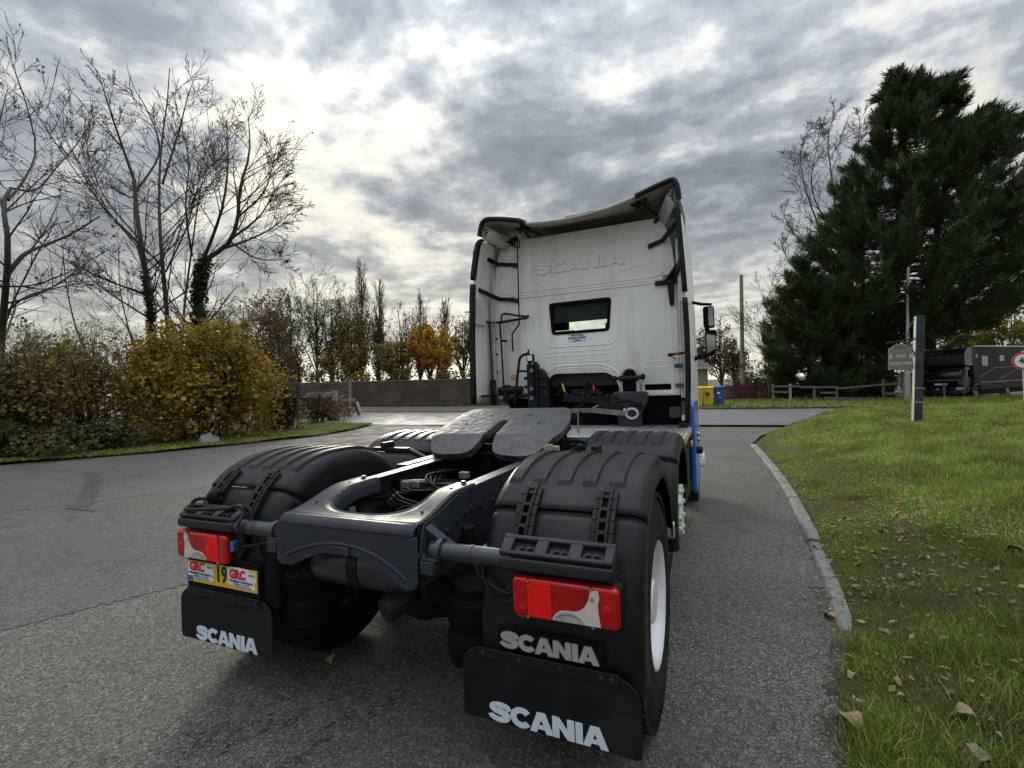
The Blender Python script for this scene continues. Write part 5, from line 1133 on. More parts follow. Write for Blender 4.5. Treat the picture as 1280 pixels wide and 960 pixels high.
# ---- grass blades
G_mats = leaf_mat('grass_blade', [(.080, .125, .020), (.155, .235, .030), (.225, .315, .042), (.14, .205, .030), (.30, .34, .075), (.40, .35, .17)], .30, .55)
def inside(poly, X, Y):
    c = np.zeros(X.shape, bool); n = len(poly); j = n-1
    for i in range(n):
        xi, yi = poly[i]; xj, yj = poly[j]; hit = ((yi > Y) != (yj > Y)) & (X < (xj-xi)*(Y-yi)/(yj-yi+1e-12)+xi); c ^= hit; j = i
    return c
def blades(name, X, Y, Z, Hh, W, seed, m, parent=None, lo=False):
    r = np.random.default_rng(seed); n = len(X); a = r.uniform(0, 2*PI, n); lean = r.uniform(.1, .9, n); b = r.uniform(0, 2*PI, n)
    base = np.stack([X, Y, Z-.01], 1); side = np.stack([np.cos(a), np.sin(a), 0*a], 1)*W[:, None]/2; ln = np.stack([np.cos(b)*lean, np.sin(b)*lean, np.ones(n)], 1); ln /= np.linalg.norm(ln, axis=1)[:, None]
    mid = base+ln*Hh[:, None]*.55; tip = base+ln*Hh[:, None]*.95+np.stack([np.cos(b), np.sin(b), -.25*np.ones(n)], 1)*Hh[:, None]*.28*lean[:, None]
    if lo: return np_mesh(name, np.stack([base-side, base+side, tip], 1).reshape(-1, 3), np.arange(n*3).reshape(-1, 3), m, parent)
    V = np.stack([base-side, base+side, mid+side*.75, mid-side*.75, tip], 1).reshape(-1, 3); k = np.arange(n)[:, None]*5
    F = np.concatenate([k+[0, 1, 2], k+[0, 2, 3], k+[3, 2, 4]]); o = np_mesh(name, V, F, m, parent); return o
bank_poly = np.vstack([resample(bound, 120), np.array(outr)[::-1]])
def scatter(n, dmin, dmax, pw, seed, umin=0.0, umax=1.25):
    r = np.random.default_rng(seed); d = dmin+(dmax-dmin)*r.uniform(0, 1, n)**pw; u = d*r.uniform(umin, umax, n); X = C[0]+fw[0]*d+r0[0]*u; Y = C[1]+fw[1]*d+r0[1]*u; return X, Y, d
def patchn(X, Y, sc, seed):
    r = np.random.default_rng(seed); z = 0
    for i in range(10):
        k = r.normal(0, 1, 2)*sc*(1+.3*i); z = z+np.sin(k[0]*X+k[1]*Y+r.uniform(0, 6.28))/(1+.25*i)
    return z/2.2
Xs, Ys, Ds = scatter(620000, .9, 27, 1.8, 21, .25, 1.22)
ok = inside(bank_poly, Xs, Ys); Xs, Ys, Ds = Xs[ok], Ys[ok], Ds[ok]; db = dist_b(Xs, Ys); pn = patchn(Xs, Ys, 2.2, 5)
lush = np.clip((db-.5)/1.6, 0, 1)*np.clip((Ds-2.2)/4, .25, 1)
keep = rng.uniform(0, 1, len(Xs)) < np.clip(.58+.4*lush+.42*pn*(1-.6*lush), .06, 1)*np.clip(db/.16, .0, 1)
Xs, Ys, Ds, db, pn, lush = [q[keep] for q in (Xs, Ys, Ds, db, pn, lush)]
Hs = (.026+.085*lush+.03*np.clip(pn, 0, 1))*rng.uniform(.5, 1.35, len(Xs)); Ws = (.0030+.0009*Ds)*rng.uniform(.7, 1.4, len(Xs))
print('blades', len(Xs)); o = blades('grass', Xs, Ys, gbank(Xs, Ys), Hs*(1+.012*Ds), Ws, 31, G_mats); o['kind'] = 'stuff'
Xo, Yo, Do = scatter(170000, .9, 20, 1.5, 23, 1.15, 2.8); ok = inside(bank_poly, Xo, Yo); Xo, Yo, Do = Xo[ok], Yo[ok], Do[ok]
o = blades('grass', Xo, Yo, gbank(Xo, Yo), rng.uniform(.04, .11, len(Xo)), (.004+.0012*Do)*rng.uniform(.8, 1.4, len(Xo)), 35, G_mats, lo=True); o['kind'] = 'stuff'
# tufts at the edge of the soil
tx, ty = [], []
for (px, py, n, sp) in ((1095, 925, 420, .055), (1105, 905, 260, .05), (1078, 800, 110, .06), (1200, 840, 240, .08), (1240, 905, 260, .09), (1180, 735, 170, .10), (1120, 740, 120, .09), (1255, 800, 260, .1), (1215, 950, 220, .07)):
    p = upg(px, py, .06); tx += list(p[0]+rng.normal(0, sp, n)); ty += list(p[1]+rng.normal(0, sp, n))
tx, ty = np.array(tx), np.array(ty); o = blades('grass', tx, ty, gbank(tx, ty), rng.uniform(.06, .15, len(tx)), rng.uniform(.003, .006, len(tx)), 33, G_mats); o['kind'] = 'stuff'
# left verge and far verge blades
n = 34000; t = rng.uniform(0, 1, n); VA = resample(verge, 400); VB = resample(lv_out, 400); ii = (t*399).astype(int); w = rng.uniform(0, 1, n)**2.2*.40+.008; lx_ = VA[ii]*(1-w[:, None])+VB[ii]*w[:, None]+rng.normal(0, .06, (n, 2))
o = blades('grass', lx_[:, 0], lx_[:, 1], hverge(lx_[:, 0], lx_[:, 1]), rng.uniform(.04, .13, n), rng.uniform(.014, .032, n), 41, G_mats, lo=True); o['kind'] = 'stuff'
n = 40000; t = rng.uniform(12, 62, n); w = rng.uniform(.25, 11, n); q = main_near[0]+md*t[:, None]+mn_n*(wid+w)[:, None]; o = blades('grass', q[:, 0], q[:, 1], gz(q[:, 0], q[:, 1])+.05, rng.uniform(.12, .32, n), rng.uniform(.03, .06, n), 43, G_mats, lo=True); o['kind'] = 'stuff'
# moss and small flat weeds on the near ground
n = 60000; Xm, Ym, Dm = scatter(n, .9, 6.5, 1.2, 51, .3, 1.2); ok = inside(bank_poly, Xm, Ym); Xm, Ym = Xm[ok], Ym[ok]; pn2 = patchn(Xm, Ym, 3.0, 9); ok = (pn2 > -.1) & (dist_b(Xm, Ym) > .08); Xm, Ym = Xm[ok], Ym[ok]
moss = leaf_mat('moss', [(.06, .075, .012), (.12, .14, .015), (.16, .17, .02), (.07, .06, .025)], .2, .8)
o = blades('moss', Xm, Ym, gbank(Xm, Ym), rng.uniform(.008, .022, len(Xm)), rng.uniform(.004, .010, len(Xm)), 53, moss); o['kind'] = 'stuff'

# ---- fallen leaves
def leaf_obj(seed, m):
    r = np.random.default_rng(seed); n = 9; pts = []
    prof = np.array((.0, .35, .55, .62, .60, .50, .36, .18, .0))
    rows = []
    for i in range(n):
        t = i/(n-1); wv = prof[i]*(.85+.3*r.uniform()); zc = .22*math.sin(t*PI*(1+r.uniform()))
        rows.append([(-wv*.5, t-.5, zc+.22*wv*r.uniform(.3, 1)), (-wv*.22, t-.5, zc+.03), (0, t-.5, zc), (wv*.22, t-.5, zc+.03), (wv*.5, t-.5, zc+.22*wv*r.uniform(.3, 1))])
    mb = MB(); mb.grid(rows); mb.tube([(0, -.5, 0), (.02, -.62, .02), (.05, -.75, .01)], .012, 4)
    return mb.build('fallen_leaf', m, None, smooth=60)
LM = [mat('leaf_%s' % a, c, .65, var=.35, vs=4, tint=tuple(q*.5 for q in c), tamt=.6, ts=5) for a, c in (('tan', (.30, .21, .13)), ('brown', (.17, .105, .062)), ('ochre', (.30, .19, .075)), ('grey_brown', (.22, .165, .12)))]
protos = [leaf_obj(60+i, LM[i % 4]) for i in range(8)]
special = [((1060, 896), 0, .14, 0.4, 'large pale tan fallen leaf on soil beside the grass tuft at the road edge'), ((1200, 889), 0, .10, 1.2, 'narrow pale fallen leaf lying on the yellow moss'), ((1264, 688), 0, .17, 1.0, 'big pale curled fallen leaf standing out on the green grass'), ((1218, 947), 3, .12, 1.9, 'grey brown fallen leaf half buried in grass at the bottom edge'), ((1020, 684), 2, .085, .2, 'yellowish fallen leaf lying on the kerb stones'), ((1036, 768), 2, .09, .8, 'small curled yellowish fallen leaf on asphalt beside the end of the kerb'), ((412, 826), 2, .10, .9, 'yellow brown fallen leaf on asphalt beneath the chassis')]
def place_leaf(src, px, py, size, rz, first, bank=True):
    p = upg(px, py); o = src if first else src.copy()
    if not first: COL.objects.link(o)
    x, y = p[0], p[1]
    if bank:
        for _ in range(6):
            z = float(gbank(np.array([x]), np.array([y]))[0]) if inside(bank_poly, np.array([x]), np.array([y]))[0] else float(gz(x, y)); q = on('z', z+.02, px, py); x, y = q[0], q[1]
    else: z = float(gz(x, y))
    o.location = (x, y, z+.012); o.scale = (size, size, size); o.rotation_euler = (rng.uniform(-.25, .25), rng.uniform(-.25, .25), rz); return o
used = [False]*8
for (p, k, s, rz, lab) in special:
    o = place_leaf(protos[k], *p, s, rz, not used[k], bank=p[0] > 900); used[k] = True; tag(o, lab, 'leaf', 'fallen leaves')
r = np.random.default_rng(77); cnt = 0
while cnt < 130:
    if cnt < 80: px, py = r.normal(1125, 62), r.normal(655, 55)
    elif cnt < 110: px, py = r.uniform(960, 1280), r.uniform(560, 940)
    else: px, py = r.normal(985, 26), r.normal(585, 24)
    if py < 555 or px > 1278 or py > 950: continue
    g = upg(px, py)
    if not inside(bank_poly, np.array([g[0]]), np.array([g[1]]))[0]: continue
    k = r.integers(0, 8); o = place_leaf(protos[k], px, py, r.uniform(.032, .062), r.uniform(0, 6.28), not used[k]); used[k] = True
    tag(o, 'small dry brown fallen leaf lying in the short grass of the bank', 'leaf', 'fallen leaves'); cnt += 1
def flat_leaves(name, X, Y, Z, S, seed, m):
    r = np.random.default_rng(seed); n = len(X); a = r.uniform(0, 2*PI, n); u = np.stack([np.cos(a), np.sin(a), r.uniform(-.35, .35, n)], 1)*S[:, None]; v = np.stack([-np.sin(a), np.cos(a), r.uniform(-.5, .5, n)], 1)*S[:, None]*.55
    c = np.stack([X, Y, Z], 1); V = np.stack([c-u, c+v*.8, c+u, c-v*.8], 1).reshape(-1, 3); k = np.arange(n)[:, None]*4; F = np.concatenate([k+[0, 1, 2], k+[0, 2, 3]]); o = np_mesh(name, V, F, m); o['kind'] = 'stuff'; return o
litter = leaf_mat('leaf_litter', [(.10, .06, .03), (.22, .14, .06), (.34, .24, .11), (.16, .11, .07)], .15)
n = 2600; t = rng.uniform(14.5, 21, n); w = rng.uniform(.1, 2.6, n); q = main_near[0]+md*t[:, None]+mn_n*(wid+w)[:, None]; flat_leaves('leaf_litter', q[:, 0], q[:, 1], gz(q[:, 0], q[:, 1])+.09, rng.uniform(.04, .09, n), 3, litter)
n = 8000; t = rng.uniform(0, 1, n); ii = (t*399).astype(int); w = np.abs(rng.normal(.02, .04, n)); q = VA[ii]*(1-w[:, None])+VB[ii]*w[:, None]; flat_leaves('leaf_litter', q[:, 0], q[:, 1], hverge(q[:, 0], q[:, 1])+.03, rng.uniform(.02, .05, n), 4, litter)
n = 420; t = rng.uniform(0, 1, n); KI = resample(kerb_in, 400); q = KI[(t*399).astype(int)]+np.stack([rng.normal(.05, .10, n), rng.normal(0, .05, n)], 1); flat_leaves('leaf_litter', q[:, 0], q[:, 1], np.where(dist_b(q[:, 0], q[:, 1], kbn) < .2, gz(q[:, 0], q[:, 1])+.03, gz(q[:, 0], q[:, 1])+.02), rng.uniform(.010, .028, n), 14, litter)
n = 260; Xl, Yl, Dl = scatter(n*3, 2, 9, 1, 88, .2, 1.1); ok = inside(bank_poly, Xl, Yl); pl_ = np.array([upg(a, b)[:2] for a, b in zip(rng.normal(1120, 70, 520), np.clip(rng.normal(650, 60, 520), 560, 940))]); pl_ = pl_[inside(bank_poly, pl_[:, 0], pl_[:, 1])]; flat_leaves('leaf_litter', pl_[:, 0], pl_[:, 1], gbank(pl_[:, 0], pl_[:, 1])+.028, rng.uniform(.014, .034, len(pl_)), 6, litter); flat_leaves('leaf_litter', Xl[ok], Yl[ok], gbank(Xl[ok], Yl[ok])+.02, rng.uniform(.012, .03, ok.sum()), 5, litter)
for src, u_ in zip(protos, used):
    if not u_: bpy.data.objects.remove(src)

# ================================================================== TREES AND SHRUBS
K['bark'] = mat('grey_brown_bark', (.055, .046, .036), .85, var=.35, vs=7, bump=.8, bs=22, tint=(.06, .07, .035), tamt=.5, ts=2.5)
K['twig'] = mat('dark_twig', (.028, .023, .018), .85, var=.3)
K['poplar_twig'] = mat('ochre_grey_twig', (.13, .105, .055), .85, var=.3)
K['bark2'] = mat('pale_branch_wood', (.15, .125, .09), .85, var=.3, vs=6, bump=.5, bs=20)
def tubes_np(P, R, S):
    B, Kp, _ = P.shape; T = np.gradient(P, axis=1); T /= np.linalg.norm(T, axis=2, keepdims=True)+1e-9
    ref = np.where(np.abs(T[:, 0, 2:3]) > .85, np.array((1.0, 0, 0)), np.array((0, 0, 1.0))); n = np.cross(T[:, 0], ref); N = []
    for k in range(Kp):
        n = n-T[:, k]*(n*T[:, k]).sum(1, keepdims=True); n = n/(np.linalg.norm(n, axis=1, keepdims=True)+1e-9); N.append(n)
    N = np.stack(N, 1); Q = np.cross(T, N)
    a = np.arange(S)*2*PI/S; V = P[:, :, None]+R[:, :, None, None]*(np.cos(a)[:, None]*N[:, :, None]+np.sin(a)[:, None]*Q[:, :, None])
    idx = np.arange(B*Kp*S).reshape(B, Kp, S); i0 = idx[:, :-1]; i1 = idx[:, 1:]; F = np.stack([i0, np.roll(i0, -1, 2), np.roll(i1, -1, 2), i1], -1).reshape(-1, 4)
    return V.reshape(-1, 3), F
def merge(parts):
    Vs, Fs, b = [], [], 0
    for V, F in parts: Vs.append(V); Fs.append(F+b); b += len(V)
    return np.vstack(Vs), np.vstack(Fs)
def rs(P, k):
    return resample(np.array(P, float), k)
def grow(P, R, n, L, ang, K_, r, upw=.05, wig=.12, t0=.15, t1=1.0, thin=.62, Lvar=.35, taper=.6, rmin=.004, out=None):
    """children from parents P (B,K,3)"""
    B, kp, _ = P.shape; t = np.sort(r.uniform(t0, t1, (B, n)), 1); f = t*(kp-1); i = np.clip(f.astype(int), 0, kp-2); w = (f-i)[..., None]; b = np.arange(B)[:, None]
    base = P[b, i]*(1-w)+P[b, i+1]*w; T = P[b, i+1]-P[b, i]; T /= np.linalg.norm(T, axis=2, keepdims=True)+1e-9; rad = R[b, i]*(1-w[..., 0])+R[b, i+1]*w[..., 0]
    rnd = r.normal(0, 1, T.shape); N = rnd-T*(rnd*T).sum(2, keepdims=True); N /= np.linalg.norm(N, axis=2, keepdims=True)+1e-9; a = r.uniform(ang[0], ang[1], t.shape)[..., None]
    d = np.cos(a)*T+np.sin(a)*N
    if out is not None: d = d+out*0.0
    Lp = np.linalg.norm(np.diff(P, axis=1), axis=2).sum(1)[:, None]; ln = (L*Lp if L < 1.5 and L > 0 else abs(L))*(1.12-taper*t)*np.exp(r.normal(0, Lvar, t.shape)*.6)
    pts = [base]; p = base
    for k in range(K_-1):
        d = d+r.normal(0, wig, d.shape); d[..., 2] += upw; d /= np.linalg.norm(d, axis=2, keepdims=True)+1e-9; p = p+d*(ln/(K_-1))[..., None]; pts.append(p)
    Q = np.stack(pts, 2).reshape(-1, K_, 3); r_0 = np.minimum(rad*thin, ln*.017).reshape(-1, 1); Rr = np.maximum(r_0*np.linspace(1, .3, K_)[None], rmin); return Q, Rr
def leaves_np(c, size, r, flat=.0):
    n = len(c); a = r.normal(0, 1, (n, 3)); a[:, 2] *= .7; a /= np.linalg.norm(a, axis=1)[:, None]; b = r.normal(0, 1, (n, 3)); b -= a*(a*b).sum(1)[:, None]; b /= np.linalg.norm(b, axis=1)[:, None]; s = (size*r.uniform(.6, 1.35, n))[:, None]; nn = np.cross(a, b)
    V = np.stack([c-a*s*.55, c+b*s*.42+nn*s*.12, c+a*s*.55, c-b*s*.42+nn*s*.12], 1).reshape(-1, 3); k = np.arange(n)[:, None]*4; return V, np.concatenate([k+[0, 1, 2], k+[0, 2, 3]])
def px_limb(pts, d, r0_, r1_, k=10, depth=None):
    if depth is None: depth = [0]*len(pts)
    P = np.array([at_depth(x, y, d+dd) for (x, y), dd in zip(pts, depth)]); P = rs(spline(P, 4), k); return P, np.linspace(r0_, r1_, k)
def tree_obj(name, label, cat, base, group=None): return thing(name, label, cat, tuple(base), 0, group)
def add_mesh(name, parts, m, root):
    V, F = merge(parts); V = V-np.array(root.location); return np_mesh(name, V, F, m, root)
LF = {
 'amber': leaf_mat('amber_leaf', [(.14, .10, .016), (.30, .19, .025), (.38, .24, .03), (.20, .16, .025), (.10, .09, .018), (.28, .15, .02), (.24, .19, .03)], .32),
 'olive': leaf_mat('olive_brown_leaf', [(.09, .085, .022), (.19, .16, .035), (.32, .24, .04), (.15, .11, .04), (.24, .19, .04)], .32),
 'orange': leaf_mat('orange_leaf', [(.36, .16, .015), (.52, .25, .02), (.46, .28, .03), (.28, .15, .02)], .4),
 'yellowgreen': leaf_mat('yellow_green_leaf', [(.14, .14, .02), (.24, .21, .03), (.30, .24, .035), (.10, .11, .02)], .4),
 'dark': leaf_mat('dark_evergreen_leaf', [(.038, .048, .016), (.060, .070, .022), (.12, .11, .03), (.17, .13, .035)], .2),
 'ivy': leaf_mat('ivy_leaf', [(.014, .028, .010), (.025, .045, .014), (.045, .07, .02)], .15, .4),
 'brown': leaf_mat('brown_dead_leaf', [(.09, .055, .022), (.15, .09, .03), (.20, .13, .05), (.07, .045, .02)], .3)}
def sparse(Q, k, r, jit): 
    i = r.integers(0, len(Q), k); j = r.integers(Q.shape[1]//2, Q.shape[1], k); return Q[i, j]+r.normal(0, jit, (k, 3))

# ---- big bare trees on the left, main limbs as they stand
def bare_tree(name, label, d, limbs, seed, n1=13, n2=8, n3=5, L1=.46, L2=.48, L3=.52, leaves=0, lm='brown', ivy=None, up1=.05, group=None, rmin=.006, ang1=(.5, 1.05), wig=.10, t0=.22, bark='bark', rbase=None):
    r = np.random.default_rng(seed); K1 = 12; Ps, Rs = [], []
    for pts, a, b in limbs:
        dep = [1.1*math.sin(.031*q[0]+seed)+.9*math.sin(.024*q[1]+2*seed) for q in pts]; P, R = px_limb(pts, d, a*.78, b*.8, K1, dep)
        if pts[0][1] >= 460: P[0, 2] = float(gz(P[0, 0], P[0, 1]))-.05
        Ps.append(P); Rs.append(R)
    P0, R0 = np.stack(Ps), np.stack(Rs); base = P0[0, 0].copy()
    root = tree_obj(name, label, 'tree', base, group)
    add_mesh('trunk', [tubes_np(P0, R0, 9)], K[bark], root)
    P1, R1 = grow(P0, R0, n1, L1, ang1, 7, r, up1, wig*.6, t0, .98, .40, taper=.78, rmin=rmin*1.1); P2, R2 = grow(P1, R1, n2, L2*.8, (.4, .85), 5, r, .02, .05, .15, 1, .6, rmin=rmin); P3, R3 = grow(P2, R2, n3, L3*.85, (.4, .85), 3, r, .02, .05, .2, 1, .65, rmin=rmin*.7)
    add_mesh('branch', [tubes_np(P1, R1, 5)], K[bark], root)
    add_mesh('crown', [tubes_np(P2, R2, 4), tubes_np(P3, R3, 3)], K['twig'], root)
    if leaves: tag(add_mesh('leaf_cluster', [leaves_np(sparse(P3, leaves, r, .05), .09, r)], LF[lm], root), kind='stuff')
    if ivy:
        i, ta, tb, n, rad = ivy; t = r.uniform(ta, tb, n)*(K1-1); k = np.clip(t.astype(int), 0, K1-2); w = (t-k)[:, None]; c = P0[i][k]*(1-w)+P0[i][k+1]*w; v = r.normal(0, 1, (n, 3)); v /= np.linalg.norm(v, axis=1)[:, None]; c = c+v*rad*r.uniform(.5, 1.15, n)[:, None]; add_mesh('ivy', [leaves_np(c, .12, r)], LF['ivy'], root)
    return root
bare_tree('bare_tree', 'tall bare tree at the left edge with one long low limb reaching over the bushes', 15,
  [([(-2, 500), (2, 420), (8, 350), (10, 300), (4, 255), (14, 235)], .15, .055), ([(8, 345), (30, 318), (60, 305), (90, 292), (125, 270)], .085, .02), ([(10, 250), (30, 225), (45, 190), (38, 150), (25, 105), (12, 75)], .055, .008), ([(14, 235), (45, 238), (70, 210), (100, 175), (125, 130)], .045, .008), ([(4, 260), (-12, 210), (0, 150), (10, 110)], .05, .01), ([(-2, 400), (30, 372), (70, 360), (110, 352)], .05, .01)],
  5, n1=13, n2=7, n3=3, L1=.40, leaves=260, wig=.14, rmin=.006)
bare_tree('bare_tree', 'tallest bare tree, two slim ivy streaked stems rising behind the amber bush', 21,
  [([(192, 475), (190, 410), (182, 340), (172, 275), (168, 225)], .17, .10), ([(210, 480), (210, 410), (203, 330), (199, 260), (201, 190), (210, 120), (212, 85)], .15, .02), ([(168, 226), (150, 175), (135, 130), (122, 88)], .09, .012), ([(170, 240), (200, 190), (185, 140), (165, 105), (158, 78)], .07, .01), ([(203, 230), (222, 170), (235, 120), (246, 92)], .07, .01), ([(200, 330), (160, 290), (125, 255), (95, 200), (75, 165)], .06, .01), ([(190, 400), (150, 375), (115, 350), (95, 325)], .06, .012), ([(207, 340), (235, 280), (250, 220), (262, 160)], .05, .008), ([(175, 300), (130, 245), (110, 190), (105, 140)], .05, .008)],
  8, n1=15, n2=7, n3=3, L1=.38, leaves=160, ivy=(0, .1, .52, 1300, .22), rmin=.0085)
bare_tree('bare_tree', 'spreading bare tree with a thick ivy clad trunk behind the amber bush', 20,
  [([(248, 470), (248, 400), (250, 350), (256, 325)], .26, .20), ([(256, 325), (285, 305), (297, 275), (300, 235), (312, 190), (310, 140)], .14, .012), ([(252, 330), (268, 290), (280, 250), (285, 200), (283, 150)], .10, .012), ([(275, 312), (310, 300), (340, 285), (368, 262)], .08, .01), ([(290, 298), (325, 270), (345, 235), (362, 215)], .07, .01), ([(226, 480), (228, 420), (232, 370), (240, 310), (250, 240), (262, 190)], .09, .012), ([(285, 300), (318, 322), (345, 325), (362, 322)], .06, .01), ([(297, 272), (330, 240), (342, 200), (348, 172)], .06, .01), ([(240, 320), (232, 260), (236, 210), (232, 165)], .06, .01)],
  12, n1=15, n2=7, n3=3, L1=.42, leaves=140, ivy=(0, .0, 1.0, 3800, .33), rmin=.0085, ang1=(.4, .85))
bare_tree('sapling', 'thin leaning dark sapling with curved stems between the left edge and the amber bush', 19,
  [([(180, 470), (165, 420), (140, 385), (112, 360)], .06, .01), ([(172, 450), (158, 400), (150, 360), (148, 312)], .05, .01), ([(120, 470), (95, 410), (82, 350), (78, 300)], .05, .01)], 15, n1=9, n2=6, n3=4, leaves=120)

# ---- bushes
def bush(name, label, c0, size, seed, nleaf, lm, lsize, stems=16, lobes=14, hollow=.55, cat='bush', group=None, lean=(0, 0), twig=1.0, lrad=(.28, .48), low=3):
    r = np.random.default_rng(seed); c0 = np.array(c0, float); sx, sy, sz = size; root = tree_obj(name, label, cat, c0, group)
    a = r.uniform(0, 2*PI, stems); base = c0+np.stack([np.cos(a)*sx*.25, np.sin(a)*sy*.25, 0*a], 1)*r.uniform(.2, 1, stems)[:, None]; top = c0+np.stack([np.cos(a)*sx*.75*r.uniform(.1, 1, stems), np.sin(a)*sy*.75*r.uniform(.1, 1, stems), sz*r.uniform(.6, .98, stems)], 1); top[:, 0] += lean[0]; top[:, 1] += lean[1]
    t = np.linspace(0, 1, 8)[None, :, None]; P0 = base[:, None]*(1-t)+top[:, None]*t; P0 += np.cumsum(r.normal(0, .02*sz, P0.shape), 1)*np.linspace(0, 1, 8)[None, :, None]; R0 = np.linspace(.022*max(1, sz/3), .006, 8)[None].repeat(stems, 0)
    P1, R1 = grow(P0, R0, 9, .34, (.4, 1.1), 5, r, .03, .14, .15, 1, .6, rmin=.005); P2, R2 = grow(P1, R1, int(5*twig), .45, (.4, 1.1), 3, r, .02, .16, .2, 1, .6, rmin=.004)
    add_mesh('stem', [tubes_np(P0, R0, 5), tubes_np(P1, R1, 4), tubes_np(P2, R2, 3)], K['twig'], root)
    # leaves gather in clumps on lobes of the outer crown
    u = r.normal(0, 1, (lobes, 3)); u[:, 2] = np.abs(u[:, 2])*.9+.05; u /= np.linalg.norm(u, axis=1)[:, None]; lc = c0+np.array((lean[0]*.6, lean[1]*.6, sz*.30))+u*np.array((sx*.68, sy*.68, sz*.52)); lr = r.uniform(*lrad, lobes); lc[:low, 2] = c0[2]+sz*.12
    i = r.integers(0, lobes, nleaf); v = r.normal(0, 1, (nleaf, 3)); v /= np.linalg.norm(v, axis=1)[:, None]; rad = r.uniform(hollow, 1.05, nleaf)[:, None]**.6
    c = lc[i]+v*rad*(lr[i][:, None]*np.array((sx, sy, sz*.8))); tw = r.random(nleaf) < .25; j = r.integers(0, len(P2), nleaf); c = np.where(tw[:, None], P2[j, -1]+r.normal(0, .05, (nleaf, 3)), c); c = c[c[:, 2] > c0[2]+.04]
    add_mesh('foliage', [leaves_np(c, lsize, r)], LF[lm], root)
    return root
def at_ground(px, py, fwd): 
    g = upg(px, py); h = g-C; h /= np.linalg.norm(h[:2]); return np.array((g[0]+h[0]*fwd, g[1]+h[1]*fwd, float(gz(g[0]+h[0]*fwd, g[1]+h[1]*fwd))))
b = at_ground(250, 556, 2.2); bush('maple_bush', 'big rounded amber leaved bush beside the lay-by in front of the ivy clad tree', b, (3.0, 2.3, 3.75), 3, 21000, 'amber', .13, stems=24, lobes=44, low=9)
b = at_ground(80, 572, 2.8); bush('hedge_shrub', 'tall olive and yellow leaved shrub left of the amber bush', b, (2.5, 1.8, 3.25), 6, 5200, 'olive', .11, stems=34, lobes=60, lrad=(.13, .30), twig=1.6)
b = at_ground(10, 580, 2.2); bush('hedge_shrub', 'dull brown thinly leaved shrub at the left edge of the picture', b, (2.4, 1.7, 3.2), 7, 3600, 'olive', .10, stems=34, lobes=50, lrad=(.13, .28), twig=1.6)
b = at_ground(-90, 590, 2.2); bush('hedge_shrub', 'brown leaved shrub just past the left edge of the picture', b, (2.0, 1.6, 3.2), 19, 3200, 'olive', .10)
b = at_ground(60, 578, 1.3); bush('bramble', 'low dark green bramble at the foot of the olive shrub', b, (1.5, .9, .85), 9, 1900, 'dark', .09, stems=14, cat='bramble')
b = at_ground(140, 570, 1.5); bush('bramble', 'low dark green bramble between the olive shrub and the amber bush', b, (1.2, .8, .9), 10, 1900, 'dark', .09, stems=14, cat='bramble')
b = at_ground(-10, 582, 1.2); bush('bramble', 'low dark green bramble at the left edge by the verge', b, (1.2, .8, 1.0), 29, 2200, 'dark', .085, stems=12, cat='bramble')
b = at_ground(358, 543, 1.5); bush('thorn_bush', 'thin leafless thorn bush with bare brown stems right of the amber bush', b, (1.2, 1.0, 2.3), 11, 420, 'olive', .13, stems=26, twig=1.4)
b = at_ground(395, 535, 3.0); bush('thorn_bush', 'low dark red brown bush in front of the concrete trough', b, (1.8, 1.0, 1.5), 13, 900, 'brown', .08, stems=24)
b = at_ground(418, 531, 3.4); bush('bramble', 'low brown bramble beside the pale straining post of the wire fence', b, (1.5, .8, .9), 14, 900, 'brown', .09, stems=26, twig=1.4, cat='bramble')
b = at_ground(345, 545, 3.2); bush('bramble', 'low dark bramble behind the leafless thorn bush', b, (1.6, .8, 1.2), 15, 1500, 'olive', .10, stems=26, twig=1.4, cat='bramble')
for i, (px, h_, w_, lab) in enumerate(((20, 5.6, 3.2, 'bare hedgerow tangle far left behind the shrubs'), (110, 5.9, 3.2, 'bare hedgerow tangle behind the olive shrub'), (165, 4.9, 2.6, 'bare hedgerow tangle behind the tallest tree stems'), (290, 5.4, 3.0, 'bare hedgerow tangle right behind the amber bush'), (330, 5.4, 2.8, 'bare hedgerow tangle between the amber bush and the brick wall'))):
    g = at_ground(px, 545, 9+i % 2); bush('hedgerow', lab, g, (w_, 1.6, h_), 70+i, 900, 'olive' if i % 2 else 'brown', .10, stems=30, lobes=14, cat='hedge', twig=1.2)

